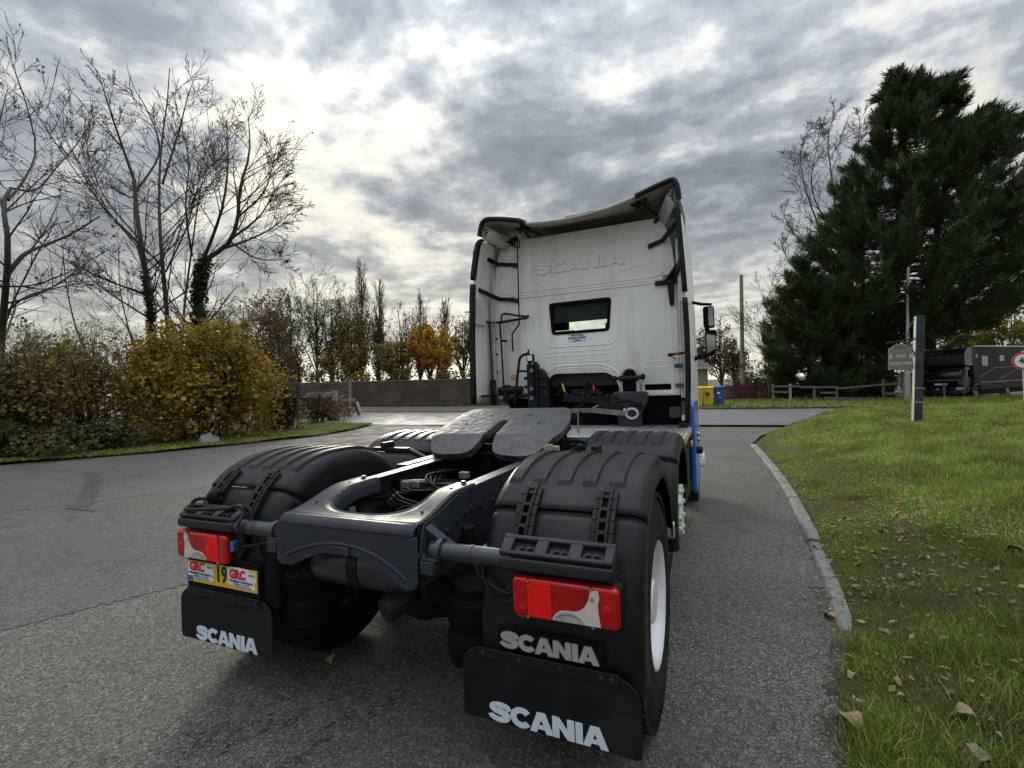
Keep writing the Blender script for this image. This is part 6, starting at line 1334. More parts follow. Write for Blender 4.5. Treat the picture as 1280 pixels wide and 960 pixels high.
# ---- row behind the brick wall
def upright(name, label, px, py_top, py_base, d, wpx, seed, kind, lm=None, nleaf=0, group=None, limbs=9, cat='tree', lz=(0, 1), lsize=.17):
    """a tree standing d metres off whose crown spans wpx pixels"""
    r = np.random.default_rng(seed); b = at_depth(px, py_base, d); b[2] = float(gz(b[0], b[1])); top = at_depth(px, py_top, d); H = top[2]-b[2]; W = wpx/FPX*d/2; root = tree_obj(name, label, cat, b, group)
    if kind == 'poplar':
        t = np.linspace(0, 1, 10)[:, None]; P0 = b*(1-t)+top*t; P0 = P0[None]; R0 = np.linspace(.16, .02, 10)[None]; P1, R1 = grow(P0, R0, 80, .30, (.14, .42), 7, r, .10, .03, .06, .92, .5, taper=.75, rmin=.016); s = W/1.6; 
        P2, R2 = grow(P1, R1, 7, .4, (.15, .45), 5, r, .10, .05, .15, 1, .6, rmin=.013); P3, R3 = grow(P2, R2, 3, .45, (.2, .5), 3, r, .08, .05, .2, 1, .6, rmin=.009)
    elif kind == 'round':
        a = r.uniform(0, 2*PI, limbs); e = r.uniform(.35, 1.0, limbs); tp = b+np.stack([np.cos(a)*W*np.sqrt(1.05-e**2), np.sin(a)*W*np.sqrt(1.05-e**2), H*(.40+.6*e)], 1); st = b+np.array((0, 0, 1))*H*r.uniform(.12, .4, limbs)[:, None]; t = np.linspace(0, 1, 9)[None, :, None]; P0 = st[:, None]*(1-t)+tp[:, None]*t; P0 += np.cumsum(r.normal(0, .02*H, P0.shape), 1)*t*.5
        tr = b[None]*(1-t[0])+(b+np.array((r.normal(0, .3), 0, H*.95)))[None]*t[0]; P0 = np.concatenate([tr[None]+np.cumsum(r.normal(0, .012*H, (1, 9, 3)), 1)*t, P0]); R0 = np.concatenate([np.linspace(.17, .02, 9)[None], np.linspace(.075, .015, 9)[None].repeat(limbs, 0)])
        P1, R1 = grow(P0, R0, 9, .36, (.4, 1.0), 6, r, .05, .10, .2, 1, .6, rmin=.014); P2, R2 = grow(P1, R1, 6, .45, (.4, 1.0), 4, r, .04, .12, .2, 1, .6, rmin=.011); P3, R3 = grow(P2, R2, 3, .5, (.4, 1.0), 3, r, .03, .12, .2, 1, .6, rmin=.009)
    add_mesh('trunk', [tubes_np(P0, R0, 6)], K['bark'], root); add_mesh('crown', [tubes_np(P1, R1, 4), tubes_np(P2, R2, 3), tubes_np(P3, R3, 3)], K['poplar_twig'] if kind == 'poplar' else K['twig'], root)
    if nleaf:
        lo, hi = b[2]+H*lz[0], b[2]+H*lz[1]; c = sparse(P2, nleaf*4, r, .16); q_ = (c[:, 2]-lo)/(hi-lo); c = c[(q_ > 0) & (r.uniform(0, 1, len(q_)) < (np.clip(1.15-q_, 0, 1)**1.3 if kind == 'poplar' else 1.0*(q_ < 1)))][:nleaf]
        if len(c): add_mesh('foliage', [leaves_np(c, lsize, r)], LF[lm], root)
    return root
BG = 'trees behind the brick wall'
rowt = [
 ('bare_tree', 'bare twisting tree behind the wall above the wire fence post', 397, 338, 500, 52, 95, 101, 'round', None, 0),
 ('bare_tree', 'bare double stemmed tree behind the wall left of the twisting one', 366, 362, 500, 55, 70, 102, 'round', 'brown', 500),
 ('scrub_tree', 'brown leaved scrub tree at the left end of the brick wall', 330, 372, 500, 50, 80, 103, 'round', 'olive', 1300),
 ('poplar', 'taller of the two slender poplars, green gold leaves low on its trunk', 452, 338, 502, 54, 26, 104, 'poplar', 'yellowgreen', 2600),
 ('poplar', 'shorter bare dark poplar touching the taller one', 474, 352, 502, 55, 26, 105, 'poplar', 'dark', 1700),
 ('bare_tree', 'bare tree with arching limbs right of the two poplars', 505, 375, 502, 56, 66, 106, 'round', 'brown', 300),
 ('poplar', 'small bare poplar left of the orange tree', 526, 374, 502, 58, 22, 107, 'poplar', 'brown', 300),
 ('maple_tree', 'bright orange leaved tree behind the wall beside the cab', 540, 405, 502, 50, 62, 108, 'round', 'orange', 3400),
 ('poplar', 'thin poplar rising behind the orange tree', 556, 378, 502, 57, 22, 109, 'poplar', 'orange', 500),
 ('scrub_tree', 'green brown tree between the orange tree and the cab', 580, 396, 502, 54, 52, 110, 'round', 'yellowgreen', 1100),
 ('scrub_tree', 'bare thin tree half hidden behind the left side of the cab', 605, 385, 502, 55, 60, 111, 'round', 'brown', 600),
 ('scrub_tree', 'low dark olive tree below the poplars', 492, 428, 502, 49, 60, 112, 'round', 'olive', 2200),
 ('scrub_tree', 'low olive tree behind the wall at the wire fence post', 428, 430, 502, 49, 60, 113, 'round', 'olive', 1500),
 ('scrub_tree', 'low brown tree behind the wall near its left end', 375, 432, 502, 49, 60, 114, 'round', 'brown', 1500),
 ('bare_tree', 'slim upright bare tree just left of the wire fence post', 416, 372, 502, 53, 44, 116, 'round', 'olive', 500),
 ('bare_tree', 'slim dark bare tree between the fence post and the taller poplar', 436, 368, 502, 57, 44, 117, 'round', 'olive', 700),
 ('bare_tree', 'slender leaning bare tree behind the left end of the wall', 349, 368, 502, 57, 50, 118, 'round', 'brown', 500),
 ('scrub_tree', 'green gold scrub tree touching the left side of the taller poplar', 444, 398, 502, 52, 40, 119, 'round', 'yellowgreen', 1500),
 ('scrub_tree', 'tall thin bare tree behind the amber bush and the wall', 300, 360, 502, 54, 80, 115, 'round', 'olive', 700)]
for (nm, lab, px, pt_, pb_, d, w, sd_, kd, lm, nl) in rowt: upright(nm, lab, px, pt_, pb_, d, w, sd_, kd, lm, int(nl*1.9), BG, lz=(0, .62) if kd == 'poplar' else (0, 1), lsize=.21)
for i, px in enumerate((352, 402, 450, 500, 560, 600)): 
    g = at_depth(px, 500, 46.5); g[2] = float(gz(g[0], g[1])); bush('undergrowth_bush', ['dark bush behind the wall under the double stemmed tree', 'dark bush behind the wall under the twisting tree', 'dark bush behind the wall under the taller poplar', 'dark bush behind the wall under the arching tree', 'dark bush behind the wall under the orange tree', 'dark bush behind the wall beside the cab'][i], g, (2.6, 1.4, 3.3), 130+i, 1500, ['olive', 'dark', 'olive', 'dark', 'brown', 'olive'][i], .20, stems=16, group=BG)

# ---- right side: bare tree behind the conifer, shrubs by the fence, trees beyond the horsebox
bare_tree('bare_tree', 'tall bare tree showing pale twigs left of the big conifer', 36,
  [([(1050, 490), (1052, 400), (1050, 330), (1048, 270)], .25, .14), ([(1048, 330), (1025, 285), (1008, 240), (1000, 195), (1008, 165)], .10, .02), ([(1048, 290), (1040, 225), (1035, 170), (1048, 135)], .11, .02), ([(1050, 270), (1065, 210), (1075, 160), (1072, 135)], .10, .02), ([(1050, 350), (1020, 320), (990, 290), (978, 262)], .08, .02), ([(1045, 300), (1015, 240), (1020, 190), (1030, 150)], .08, .02), ([(1050, 390), (1010, 355), (985, 325), (975, 298)], .07, .02)],
  31, n1=17, n2=9, n3=5, L1=.28, rmin=.011, bark='bark2', ang1=(.3, .75))
bare_tree('bare_tree', 'small thin bare tree beside the utility pole', 33, [([(962, 495), (960, 450), (958, 400), (966, 345)], .06, .012), ([(960, 460), (948, 420), (942, 385)], .04, .01), ([(960, 430), (975, 390), (985, 350)], .04, .01), ([(960, 460), (985, 420), (992, 392)], .04, .01)], 32, n1=11, n2=7, n3=4, rmin=.009, bark='bark2')
upright('bare_tree', 'leaning ivy hung bare tree behind the stone building', 904, 405, 500, 44, 64, 140, 'round', 'dark', 1600, lsize=.18)
upright('scrub_tree', 'bare tree hidden behind the cab mirror', 878, 418, 500, 46, 44, 141, 'round', 'dark', 900, lsize=.18)
upright('scrub_tree', 'brown twiggy tree behind the maroon fence left of the utility pole', 918, 428, 500, 40, 40, 142, 'round', 'brown', 900)
for i, (px, py, d, w, h, lm, nl, lab) in enumerate(((940, 498, 36, 1.6, 3.0, 'brown', 700, 'brown twiggy bush behind the maroon fence right of the utility pole'), (968, 500, 35.5, 1.6, 2.4, 'dark', 1500, 'dark evergreen bush behind the end of the maroon fence'), (1008, 503, 33, 1.5, 1.25, 'ivy', 1600, 'low ivy covered bush growing through the rail fence'), (1040, 500, 34.5, 1.8, 2.4, 'brown', 1100, 'brown leaved bush behind the rail fence under the conifer'), (1075, 500, 34, 1.5, 2.2, 'olive', 1000, 'rusty olive bush behind the fence left of the conifer trunk'), (1135, 497, 34, 1.5, 2.4, 'amber', 800, 'yellow brown bush right of the conifer trunk'), (925, 500, 37, 1.2, 2.2, 'brown', 500, 'brown bush behind the wheeled bins'))):
    g = at_depth(px, py, d); g[2] = float(gz(g[0], g[1])); bush('roadside_bush', lab, g, (w, 1.0, h), 150+i, nl, lm, .13, stems=20)
upright('field_tree', 'yellow green tree beyond the horsebox at the right edge', 1262, 372, 500, 44, 110, 160, 'round', 'yellowgreen', 4200, lsize=.24)
upright('field_tree', 'thinly leaved tree directly behind the horsebox roof', 1205, 405, 500, 50, 110, 161, 'round', 'olive', 2200, lsize=.22)
upright('field_tree', 'ochre tree just beyond the right edge of the picture', 1320, 380, 500, 42, 110, 162, 'round', 'yellowgreen', 3000, lsize=.24)

# ---- the big conifer
M_needle = leaf_mat('cypress_spray', clump=.5, cs=.7, cols= [(.018, .033, .012), (.032, .055, .018), (.050, .080, .026), (.075, .105, .036), (.026, .044, .017)], trans=.15, rough=.7)
def spray_mesh(c, d, ln, r, nb=9):
    """feathery flattened sprays: blades fanning from a short axis"""
    n = len(c); d = d/np.linalg.norm(d, axis=1)[:, None]; s = r.normal(0, 1, (n, 3)); s -= d*(s*d).sum(1)[:, None]; s /= np.linalg.norm(s, axis=1)[:, None]; nn = np.cross(d, s); Vs, Fs, b = [], [], 0
    for k in range(nb):
        f = k/(nb-1); sd = 1 if k % 2 else -1; ang = (1-f)*.95*sd*r.uniform(.6, 1.2, n)+r.normal(0, .1, n); st = c+d*(ln*f*.65)[:, None]; v = d*np.cos(ang)[:, None]+s*np.sin(ang)[:, None]+nn*r.normal(0, .22, n)[:, None]; L = ln*(.62-.22*f)*r.uniform(.7, 1.3, n); q = np.cross(v, nn); q /= np.linalg.norm(q, axis=1)[:, None]+1e-9; w = L*.075
        V = np.stack([st+v*(L*.1)[:, None]+q*w[:, None], st+v*L[:, None], st+v*(L*.1)[:, None]-q*w[:, None]], 1).reshape(-1, 3); i = np.arange(n)[:, None]*3; Vs.append(V); Fs.append(i+[0, 1, 2]+b); b += len(V)
    return np.vstack(Vs), np.vstack(Fs)
def conifer(name, label, d, prof, trunks, seed, nlimb, nspray, ln, group=None, zlimb=(0, 1)):
    """prof: (py, px_left, px_right) outline of the crown from the top down"""
    r = np.random.default_rng(seed); pr = np.array(prof, float); base = at_depth(*trunks[0][0][0], d); root = tree_obj(name, label, 'tree', base, group)
    P0 = []; R0 = []
    for pts, a, b_, dd in trunks:
        P, R = px_limb(pts, d+dd, a, b_, 12); P[0, 2] = min(P[0, 2], float(gz(P[0, 0], P[0, 1]))); P0.append(P); R0.append(R)
    P0, R0 = np.stack(P0), np.stack(R0); add_mesh('trunk', [tubes_np(P0, R0, 10)], K['bark'], root)
    # limbs sweep out from the axis to the crown outline
    py = pr[0, 0]+(pr[-1, 0]-pr[0, 0])*r.uniform(.02, 1, nlimb)**.8; xl = np.interp(py, pr[:, 0], pr[:, 1]); xr = np.interp(py, pr[:, 0], pr[:, 2]); xc = (xl+xr)/2; hw = (xr-xl)/2/FPX*d*.92; a = r.uniform(0, 2*PI, nlimb); tip = np.array([at_depth(x, y, d) for x, y in zip(xc, py)]); rr = hw*r.uniform(.80, 1.03, nlimb); tip = tip+(r0[None]*np.cos(a)[:, None]*rr[:, None]+np.array((fw[0], fw[1], 0))[None]*np.sin(a)[:, None]*rr[:, None]*.92)
    drop = rr*r.uniform(.15, .5, nlimb); ax_ = P0[0]; zb = np.clip(tip[:, 2]-drop, ax_[0, 2]+.1*(ax_[-1, 2]-ax_[0, 2]), ax_[-1, 2]); st = np.stack([np.interp(zb, ax_[:, 2], ax_[:, i]) for i in range(3)], 1); t = np.linspace(0, 1, 9)[None, :, None]; PL = st[:, None]*(1-t)+tip[:, None]*t; PL[..., 2] -= (np.sin(t[..., 0]*PI)*.16*rr[:, None]); PL += np.cumsum(r.normal(0, .05, PL.shape), 1)*t; RL = np.linspace(.06, .012, 9)[None].repeat(nlimb, 0)
    P1, R1 = grow(PL, RL, 7, .20, (.35, .8), 5, r, .06, .08, .30, 1, .6, rmin=.008)
    add_mesh('limb', [tubes_np(PL, RL, 5), tubes_np(P1, R1, 3)], K['twig'], root)
    # sprays along limbs and side branches
    def along(P, n, lo):
        i = r.integers(0, len(P), n); f = (lo+(1-lo)*r.uniform(0, 1, n)**.75)*(P.shape[1]-1); k = np.clip(f.astype(int), 0, P.shape[1]-2); w = (f-k)[:, None]; q = P[i, k]*(1-w)+P[i, k+1]*w; T = P[i, k+1]-P[i, k]; T /= np.linalg.norm(T, axis=1)[:, None]+1e-9; return q, T
    q1, T1 = along(PL, int(nspray*.42), .42); q2, T2 = along(P1, int(nspray*.58), .15); q = np.vstack([q1, q2]); T = np.vstack([T1, T2]); T = T+r.normal(0, .34, T.shape); T[:, 2] += .36; q = q+r.normal(0, .09, q.shape)
    sp_, Sp_ = [], []
    for Pt in P0:
        nn_ = int(nspray*.012); f_ = 8.2+r.uniform(0, 2.75, nn_); k_ = f_.astype(int); w_ = (f_-k_)[:, None]; p_ = Pt[k_]*(1-w_)+Pt[np.minimum(k_+1, 11)]*w_; sp_.append(p_+r.normal(0, .12, p_.shape)); v_ = r.normal(0, .45, p_.shape); v_[:, 2] = 1.0; Sp_.append(v_)
    q = np.vstack([q]+sp_); T = np.vstack([T]+Sp_)
    e1, E1 = along(PL, nspray//14, .86); e2, E2 = along(P1, nspray//14, .80); qe = np.vstack([e1, e2]); Te = np.vstack([E1, E2])+r.normal(0, .22, (len(e1)+len(e2), 3)); Te[:, 2] += .35
    add_mesh('crown', [spray_mesh(q, T, ln*r.uniform(.6, 1.35, len(q)), r), spray_mesh(qe, Te, ln*r.uniform(1.0, 2.0, len(qe)), r)], M_needle, root)
    return root, P0
prof = [(80, 1123, 1127), (95, 1117, 1136), (110, 1109, 1156), (125, 1102, 1182), (145, 1094, 1210), (162, 1086, 1228), (180, 1076, 1240), (210, 1058, 1256), (240, 1042, 1274), (275, 1024, 1296), (305, 1008, 1312), (335, 990, 1322), (360, 985, 1318), (380, 987, 1290), (393, 1000, 1225), (402, 1020, 1180)]
root, P0 = conifer('conifer_tree', 'huge dark green conifer with ivy on its trunk towering over the rail fence', 30, prof, [([(1104, 500), (1106, 440), (1112, 390), (1124, 300), (1128, 190), (1125, 90)], .55, .05, 0), ([(1163, 492), (1162, 430), (1160, 380), (1172, 290), (1185, 200), (1190, 125)], .38, .04, 1.2)], 201, 320, 42000, .50)
r = np.random.default_rng(5); n = 2600; t = r.uniform(0, .32, n)*11; k = t.astype(int); w = (t-k)[:, None]; c = P0[0][k]*(1-w)+P0[0][k+1]*w; a = r.uniform(0, 2*PI, n); c = c+np.stack([np.cos(a), np.sin(a), 0*a], 1)*r.uniform(.45, .72, n)[:, None]; add_mesh('ivy', [leaves_np(c, .15, r)], LF['ivy'], root)
dl = []
for pts in ([(1108, 430), (1085, 405), (1060, 388)], [(1110, 425), (1140, 400), (1165, 392)], [(1106, 450), (1080, 420), (1062, 402)], [(1112, 410), (1128, 392), (1150, 380)], [(1162, 420), (1190, 395), (1220, 385)]): dl.append(tubes_np(*[q[None] for q in px_limb(pts, 29.6, .07, .03, 8)], 6))
add_mesh('bare_limb', dl, K['bark2'], root)
conifer('young_conifer', 'smaller dark conifer at the left foot of the huge one', 31, [(318, 1004, 1012), (345, 985, 1035), (372, 968, 1060), (395, 958, 1078), (420, 948, 1085), (445, 950, 1090), (470, 962, 1092), (488, 972, 1088)], [([(1012, 500), (1012, 440), (1010, 380), (1008, 322)], .16, .03, 0)], 202, 130, 12000, .46)
conifer('young_conifer', 'low dark conifer between the young conifer and the ivy clad trunk', 33.5, [(425, 1045, 1052), (440, 1036, 1066), (460, 1030, 1076), (480, 1028, 1080), (494, 1032, 1078)], [([(1052, 500), (1052, 465), (1050, 428)], .12, .03, 0)], 203, 60, 5000, .46)

# ================================================================== WALLS, FENCES, SIGNS, BINS, HORSEBOX
def brick_f(h):
    b_ = h.N.new('ShaderNodeTexBrick'); mp = h.N.new('ShaderNodeMapping'); h.L.new(h.tc, mp.inputs['Vector']); mp.inputs['Rotation'].default_value = (PI/2, 0, 0); h.L.new(mp.outputs[0], b_.inputs['Vector'])
    b_.inputs['Scale'].default_value = 1.0; b_.inputs['Brick Width'].default_value = .225; b_.inputs['Row Height'].default_value = .075; b_.inputs['Mortar Size'].default_value = .006
    b_.inputs['Color1'].default_value = (.090, .062, .044, 1); b_.inputs['Color2'].default_value = (.062, .044, .032, 1); b_.inputs['Mortar'].default_value = (.16, .14, .12, 1)
    c = h.mix(h.mr(h.noise(.6, 7, .7), .38, .62, 0, .8), b_.outputs[0], (.042, .036, .028)); c = h.mix(h.mr(h.noise(1.7, 6, .7), .58, .70, 0, .6), c, (.13, .105, .085)); h.L.new(c, h.b.inputs['Base Color']); h.b.inputs['Roughness'].default_value = .9; h.bump(b_.outputs['Fac'], -.4, .01)
M_brick = surf_mat('weathered_brickwork', brick_f)
# brick wall across the main road
wl_, wr_ = at_depth(300, 506, 47.5), at_depth(592, 508, 38.5)
wd = (wr_-wl_)[:2]; wlen = np.linalg.norm(wd); wd = wd/wlen; wlen += 16; wn = np.array((-wd[1], wd[0]))
root = thing('brick_wall', 'long weathered brown brick wall across the main road beneath the row of trees', 'wall', (wl_[0], wl_[1], float(gz(wl_[0], wl_[1]))), math.atan2(wd[1], wd[0]))
zt0 = at_depth(345, 479, 46)[2]-root.location[2]; zt1 = at_depth(592, 478.5, 38.5)[2]-root.location[2]
mb = MB(); k = zt0+(zt1-zt0)*wlen/(wlen-16+.001)
mb.prism([(0, -1.2), (wlen, -1.2), (wlen, zt1), (0, zt0)], (0, 0, 0), (1, 0, 0), (0, 0, 1), (0, 1, 0), .33); mb.build('brickwork', M_brick, root)
mb = MB(); mb.prism([(0, -1.2), (wlen, -1.2), (wlen, .26), (0, .30)], (0, -.10, 0), (1, 0, 0), (0, 0, 1), (0, 1, 0), .10); mb.build('plinth', M_brick, root, bevel=.02)
cop = mat('coping_stone', (.15, .14, .12), .85, var=.3, vs=4)
me0 = None; nc = int(wlen/.6)
for i in range(nc):
    x = .6*i; z = zt0+(zt1-zt0)*(x+.3)/wlen; o = None
    if me0 is None: m_ = MB(); m_.box(.006, .594, -.03, .36, .004, .07); o = m_.build('coping_stone', cop, root, bevel=.015); me0 = o
    else: o = me0.copy(); COL.objects.link(o); o.parent = root
    o.location = (x, 0, z)
# kerb of the main road's far side is left out of sight; wire fence on the left corner
wood = mat('weathered_timber', (.24, .215, .175), .85, var=.3, vs=14, bump=.5, bs=40); wood_d = mat('dark_timber', (.10, .085, .065), .85, var=.3, vs=10, bump=.5, bs=40)
pf = at_ground(437, 522, .6); fz = pf[2]; dpt = (pf-C)@fw
root = thing('wire_fence', 'wire fence with a pale timber straining post and slanting strut at the lay-by corner', 'fence', pf)
loc = lambda p: np.array(p)-np.array(root.location)
top = at_depth(437.5, 474, dpt); mb = MB(); mb.tube([(0, 0, -.2), loc(top)], [.085, .08], 10); mb.build('post', wood, root)
s0, s1 = at_depth(386, 524, dpt-.6), at_depth(431, 493, dpt); mb = MB(); mb.bar(loc(s0), loc(s1), .09, .09); mb.build('strut', wood, root)
mb = MB()
for i, (y0, y1) in enumerate(((478, 484), (486, 497), (494, 505), (502, 512))): mb.tube([loc(at_depth(437, y0, dpt)), loc(at_depth(330, y1, dpt+.3))], .010, 4)
mb.build('wire', mat('rusty_wire', (.16, .14, .12), .6), root)
mb = MB(); mb.bar(loc(at_depth(446, 502, dpt+.3)), loc(at_depth(451, 516, dpt+.2)), .22, .05); mb.build('broken_board', mat('raw_orange_timber', (.42, .26, .13), .8, var=.25, vs=12), root)
mb = MB(); mb.bar(loc(at_depth(440, 497, dpt+.3)), loc(at_depth(449, 519, dpt+.3)), .16, .12); mb.build('leaning_post', wood_d, root)
ct = at_ground(395, 530, 5.0); dct = (ct-C)@fw; root = thing('concrete_trough', 'long low concrete trough behind the wire fence by the brick wall', 'trough', ct, YAW)
a0 = at_depth(365, 492, dct); a1 = at_depth(417, 494, dct); Lc = np.linalg.norm((a1-a0)[:2]); ht = a0[2]-ct[2]
mb = MB(); mb.box(-Lc*.6, Lc*.42, -.05, .05, ht-.28, ht); mb.box(Lc*.42, Lc*.52, -.1, .25, ht-.55, ht+.06); mb.box(Lc*.6, Lc*.95, .1, .2, ht-.55, ht-.42); mb.build('trough_side', mat('old_concrete', (.26, .245, .21), .85, var=.3, vs=5, bump=.4, bs=30), root, bevel=.02)
mb = MB(); mb.box(-Lc*.6, Lc*.42, .06, .10, 0, ht-.2); mb.box(Lc*.43, Lc*.51, 0, .15, 0, ht-.5); mb.build('trough_bed', wood_d, root)
# boulder
g = upg(250, 556); r = np.random.default_rng(3); bm = bmesh.new(); bmesh.ops.create_icosphere(bm, subdivisions=3, radius=1)
for v in bm.verts:
    n_ = v.co.normalized(); v.co = Vector((n_.x*.34, n_.y*.26, max(-.06, n_.z*.27)))*(1+.13*math.sin(5*n_.x+2*n_.z)+.10*math.sin(7*n_.y+4*n_.x)+r.normal(0, .02))
me = bpy.data.meshes.new('boulder'); bm.to_mesh(me); bm.free(); bo = link('boulder', me, mat('grey_boulder', (.24, .225, .195), .85, var=.35, vs=5, bump=.6, bs=18), None, smooth=70); bo.location = (g[0], g[1]+.25, g[2]+.04); tag(bo, 'pale grey boulder on the verge under the amber bush', 'boulder')

# ---- right-hand side
def vert(px, py_base, d): p = at_depth(px, py_base, d); return p
# utility pole
def pole_between(px0, py0, px1, py1, d): return at_depth(px0, py0, d), at_depth(px1, py1, d)
t_, b_ = pole_between(926.5, 345, 928.5, 500, 33); b_[2] = min(b_[2], float(gz(b_[0], b_[1]))); root = thing('utility_pole', 'weathered wooden utility pole without wires standing on the far verge', 'pole', b_)
mb = MB(); mb.tube([(0, 0, -.2), t_-b_], [.155, .115], 14); mb.build('pole_shaft', wood, root); mb = MB(); mb.lathe([(0, .12), (.06, .10), (.06, 0)], t_-b_, (0, 0, 1), 12); mb.build('pole_cap', wood_d, root); mb = MB(); mb.box(-.16, .16, -.17, -.14, 2.3, 2.55); mb.build('pole_plate', wood_d, root)
# grey metal post
t_, b_ = pole_between(1135.5, 335, 1133.5, 504, 26); root = thing('lamp_column', 'plain grey metal column with a thicker base rising behind the hanging farm sign', 'post', b_)
galv = mat('galvanised_steel', (.36, .37, .36), .5, .5, var=.2, vs=6)
mb = MB(); mb.tube([(0, 0, -.3), (t_-b_)*.22, (t_-b_)*.23, t_-b_], [.15, .15, .085, .06], 14); mb.build('column_shaft', galv, root); mb = MB(); mb.lathe([(0, .065), (.05, .05), (.05, 0)], t_-b_, (0, 0, 1), 12); mb.build('column_cap', galv, root); mb = MB(); mb.box(-.16, -.145, -.06, .06, .5, 1.1); mb.build('column_door', galv, root)
# farm sign on its dark square post
def bank_depth(px, py):
    best = 12.0
    for d in np.linspace(14, 5, 181):
        p = at_depth(px, py, d)
        if p[2] > float(gbank(np.array([p[0]]), np.array([p[1]]))[0]): best = d; break
    return best
dsg = bank_depth(1146.5, 530); kf = dsg/12.0; print('sign depth', dsg); t_, b_ = pole_between(1149.5, 395, 1146, 533, dsg); root = thing('farm_sign', 'grey shaped farm sign hanging from a tall dark square post on the grass', 'sign', b_, YAW-R_(24))
Rm = Matrix.Rotation(-(YAW-R_(24)), 3, 'Z')
def sl(p): return np.array(Rm @ Vector(np.array(p)-b_))
tp = sl(t_); dk_blue = mat('dark_navy_post_paint', (.022, .026, .036), .55, var=.35, vs=8, tint=(.12, .12, .12), tamt=.4, ts=6); whp = mat('dirty_white_post_paint', (.36, .355, .32), .6, var=.2, vs=5)
def leanbox(mb, x0, x1, y0, y1, z0, z1):
    f = lambda z: (tp[0]*z/tp[2], tp[1]*z/tp[2]); a, b = f(z0), f(z1); mb.add([(x0+a[0], y0+a[1], z0), (x1+a[0], y0+a[1], z0), (x1+a[0], y1+a[1], z0), (x0+a[0], y1+a[1], z0), (x0+b[0], y0+b[1], z1), (x1+b[0], y0+b[1], z1), (x1+b[0], y1+b[1], z1), (x0+b[0], y1+b[1], z1)], [(0, 1, 2, 3), (4, 5, 6, 7), (0, 1, 5, 4), (1, 2, 6, 5), (2, 3, 7, 6), (3, 0, 4, 7)])
mb = MB(); leanbox(mb, -.085*kf, .085*kf, -.085*kf, .085*kf, -.3, tp[2]); mb.build('sign_post', dk_blue, root, bevel=.006)
mb = MB(); leanbox(mb, -.085*kf-.004, -.085*kf-.0005, -.085*kf-.001, .085*kf, -.3, tp[2]-.01); mb.build('white_side', whp, root)
mb = MB(); leanbox(mb, -.075*kf, .085*kf+.002, -.085*kf-.0035, -.085*kf-.001, tp[2]*.345, tp[2]*.352); leanbox(mb, -.075*kf, .085*kf+.002, -.085*kf-.0035, -.085*kf-.001, tp[2]*.218, tp[2]*.226); mb.build('post_seam', whp, root)
bz = sl(at_depth(1143, 423.5, dsg))[2]; iron = mat('black_wrought_iron', (.03, .03, .03), .5, .4)
tz = lambda z: tp[0]*z/tp[2]
mb = MB(); x_ = tz(bz); mb.bar((x_-.09*kf, 0, bz), (x_-.68*kf, 0, bz-.05), .02, .035); mb.tube(spline([(x_-.09*kf, 0, bz-.45), (x_-.16*kf, 0, bz-.22), (x_-.30*kf, 0, bz-.06), (x_-.20*kf, 0, bz-.10), (x_-.17*kf, 0, bz-.16)]), .014, 6); mb.tube(spline([(x_-.09*kf, 0, bz+.42), (x_-.20*kf, 0, bz+.22), (x_-.26*kf, 0, bz+.03)]), .012, 6)
for q in (.22*kf, .56*kf): mb.tube([(x_-q, 0, bz-.02), (x_-q, 0, bz-.12)], .006, 5)
mb.build('iron_bracket', iron, root)
sx0, sx1, sz1 = x_-.66*kf, x_-.15*kf, bz-.10*kf; sz0 = sl(at_depth(1128, 462, dsg))[2]; w_ = sx1-sx0; hS = sz1-sz0
op = [(sx0, sz0), (sx1, sz0), (sx1-.01, sz1-hS*.14), (sx1-w_*.17, sz1-hS*.14)]+[((sx0+sx1)/2+w_*.31*math.cos(t), sz1-hS*.14+hS*.13*math.sin(t)) for t in np.linspace(.2, PI-.2, 12)]+[(sx0+w_*.17, sz1-hS*.14), (sx0+.02, sz1-hS*.16)]
brd = mat('weathered_grey_sign', (.20, .19, .17), .8, var=.25, vs=9); mb = MB(); mb.prism(op, (0, -.02, 0), (1, 0, 0), (0, 0, 1), (0, 1, 0), .04); bd_ = mb.build('sign_board', brd, root, bevel=.006)
lt = mat('faded_cream_paint', (.55, .53, .45), .7); cx = (sx0+sx1)/2
text_mesh('sign_lettering', 'OLD', .10*kf, (cx, -.023, sz0+hS*.52), (1, 0, 0), (0, 0, 1), lt, bd_, .001, bold=.003); text_mesh('sign_lettering', 'HOME FARM', .10*kf, (cx, -.023, sz0+hS*.24), (1, 0, 0), (0, 0, 1), lt, bd_, .001, bold=.002, sx=.78)
mb = MB()
for s in (-1, 1): mb.prism([(cx+s*.20*kf-.03, sz0+hS*.44), (cx+s*.20*kf+.03, sz0+hS*.44), (cx+s*.20*kf+.018, sz0+hS*.52), (cx+s*.20*kf+.012, sz0+hS*.62), (cx+s*.20*kf-.012, sz0+hS*.60), (cx+s*.20*kf-.015, sz0+hS*.52)], (0, -.023, 0), (1, 0, 0), (0, 0, 1), (0, -1, 0), .0015)
mb.build('sign_emblem', lt, bd_); mb = MB(); mb.prism([(cx+w_*.25*math.cos(t), sz1-hS*.20+hS*.12*math.sin(t)) for t in np.linspace(0, PI, 14)], (0, -.022, 0), (1, 0, 0), (0, 0, 1), (0, -1, 0), .001); mb.build('sign_arch', mat('faded_brown_paint', (.17, .14, .10), .8), bd_)
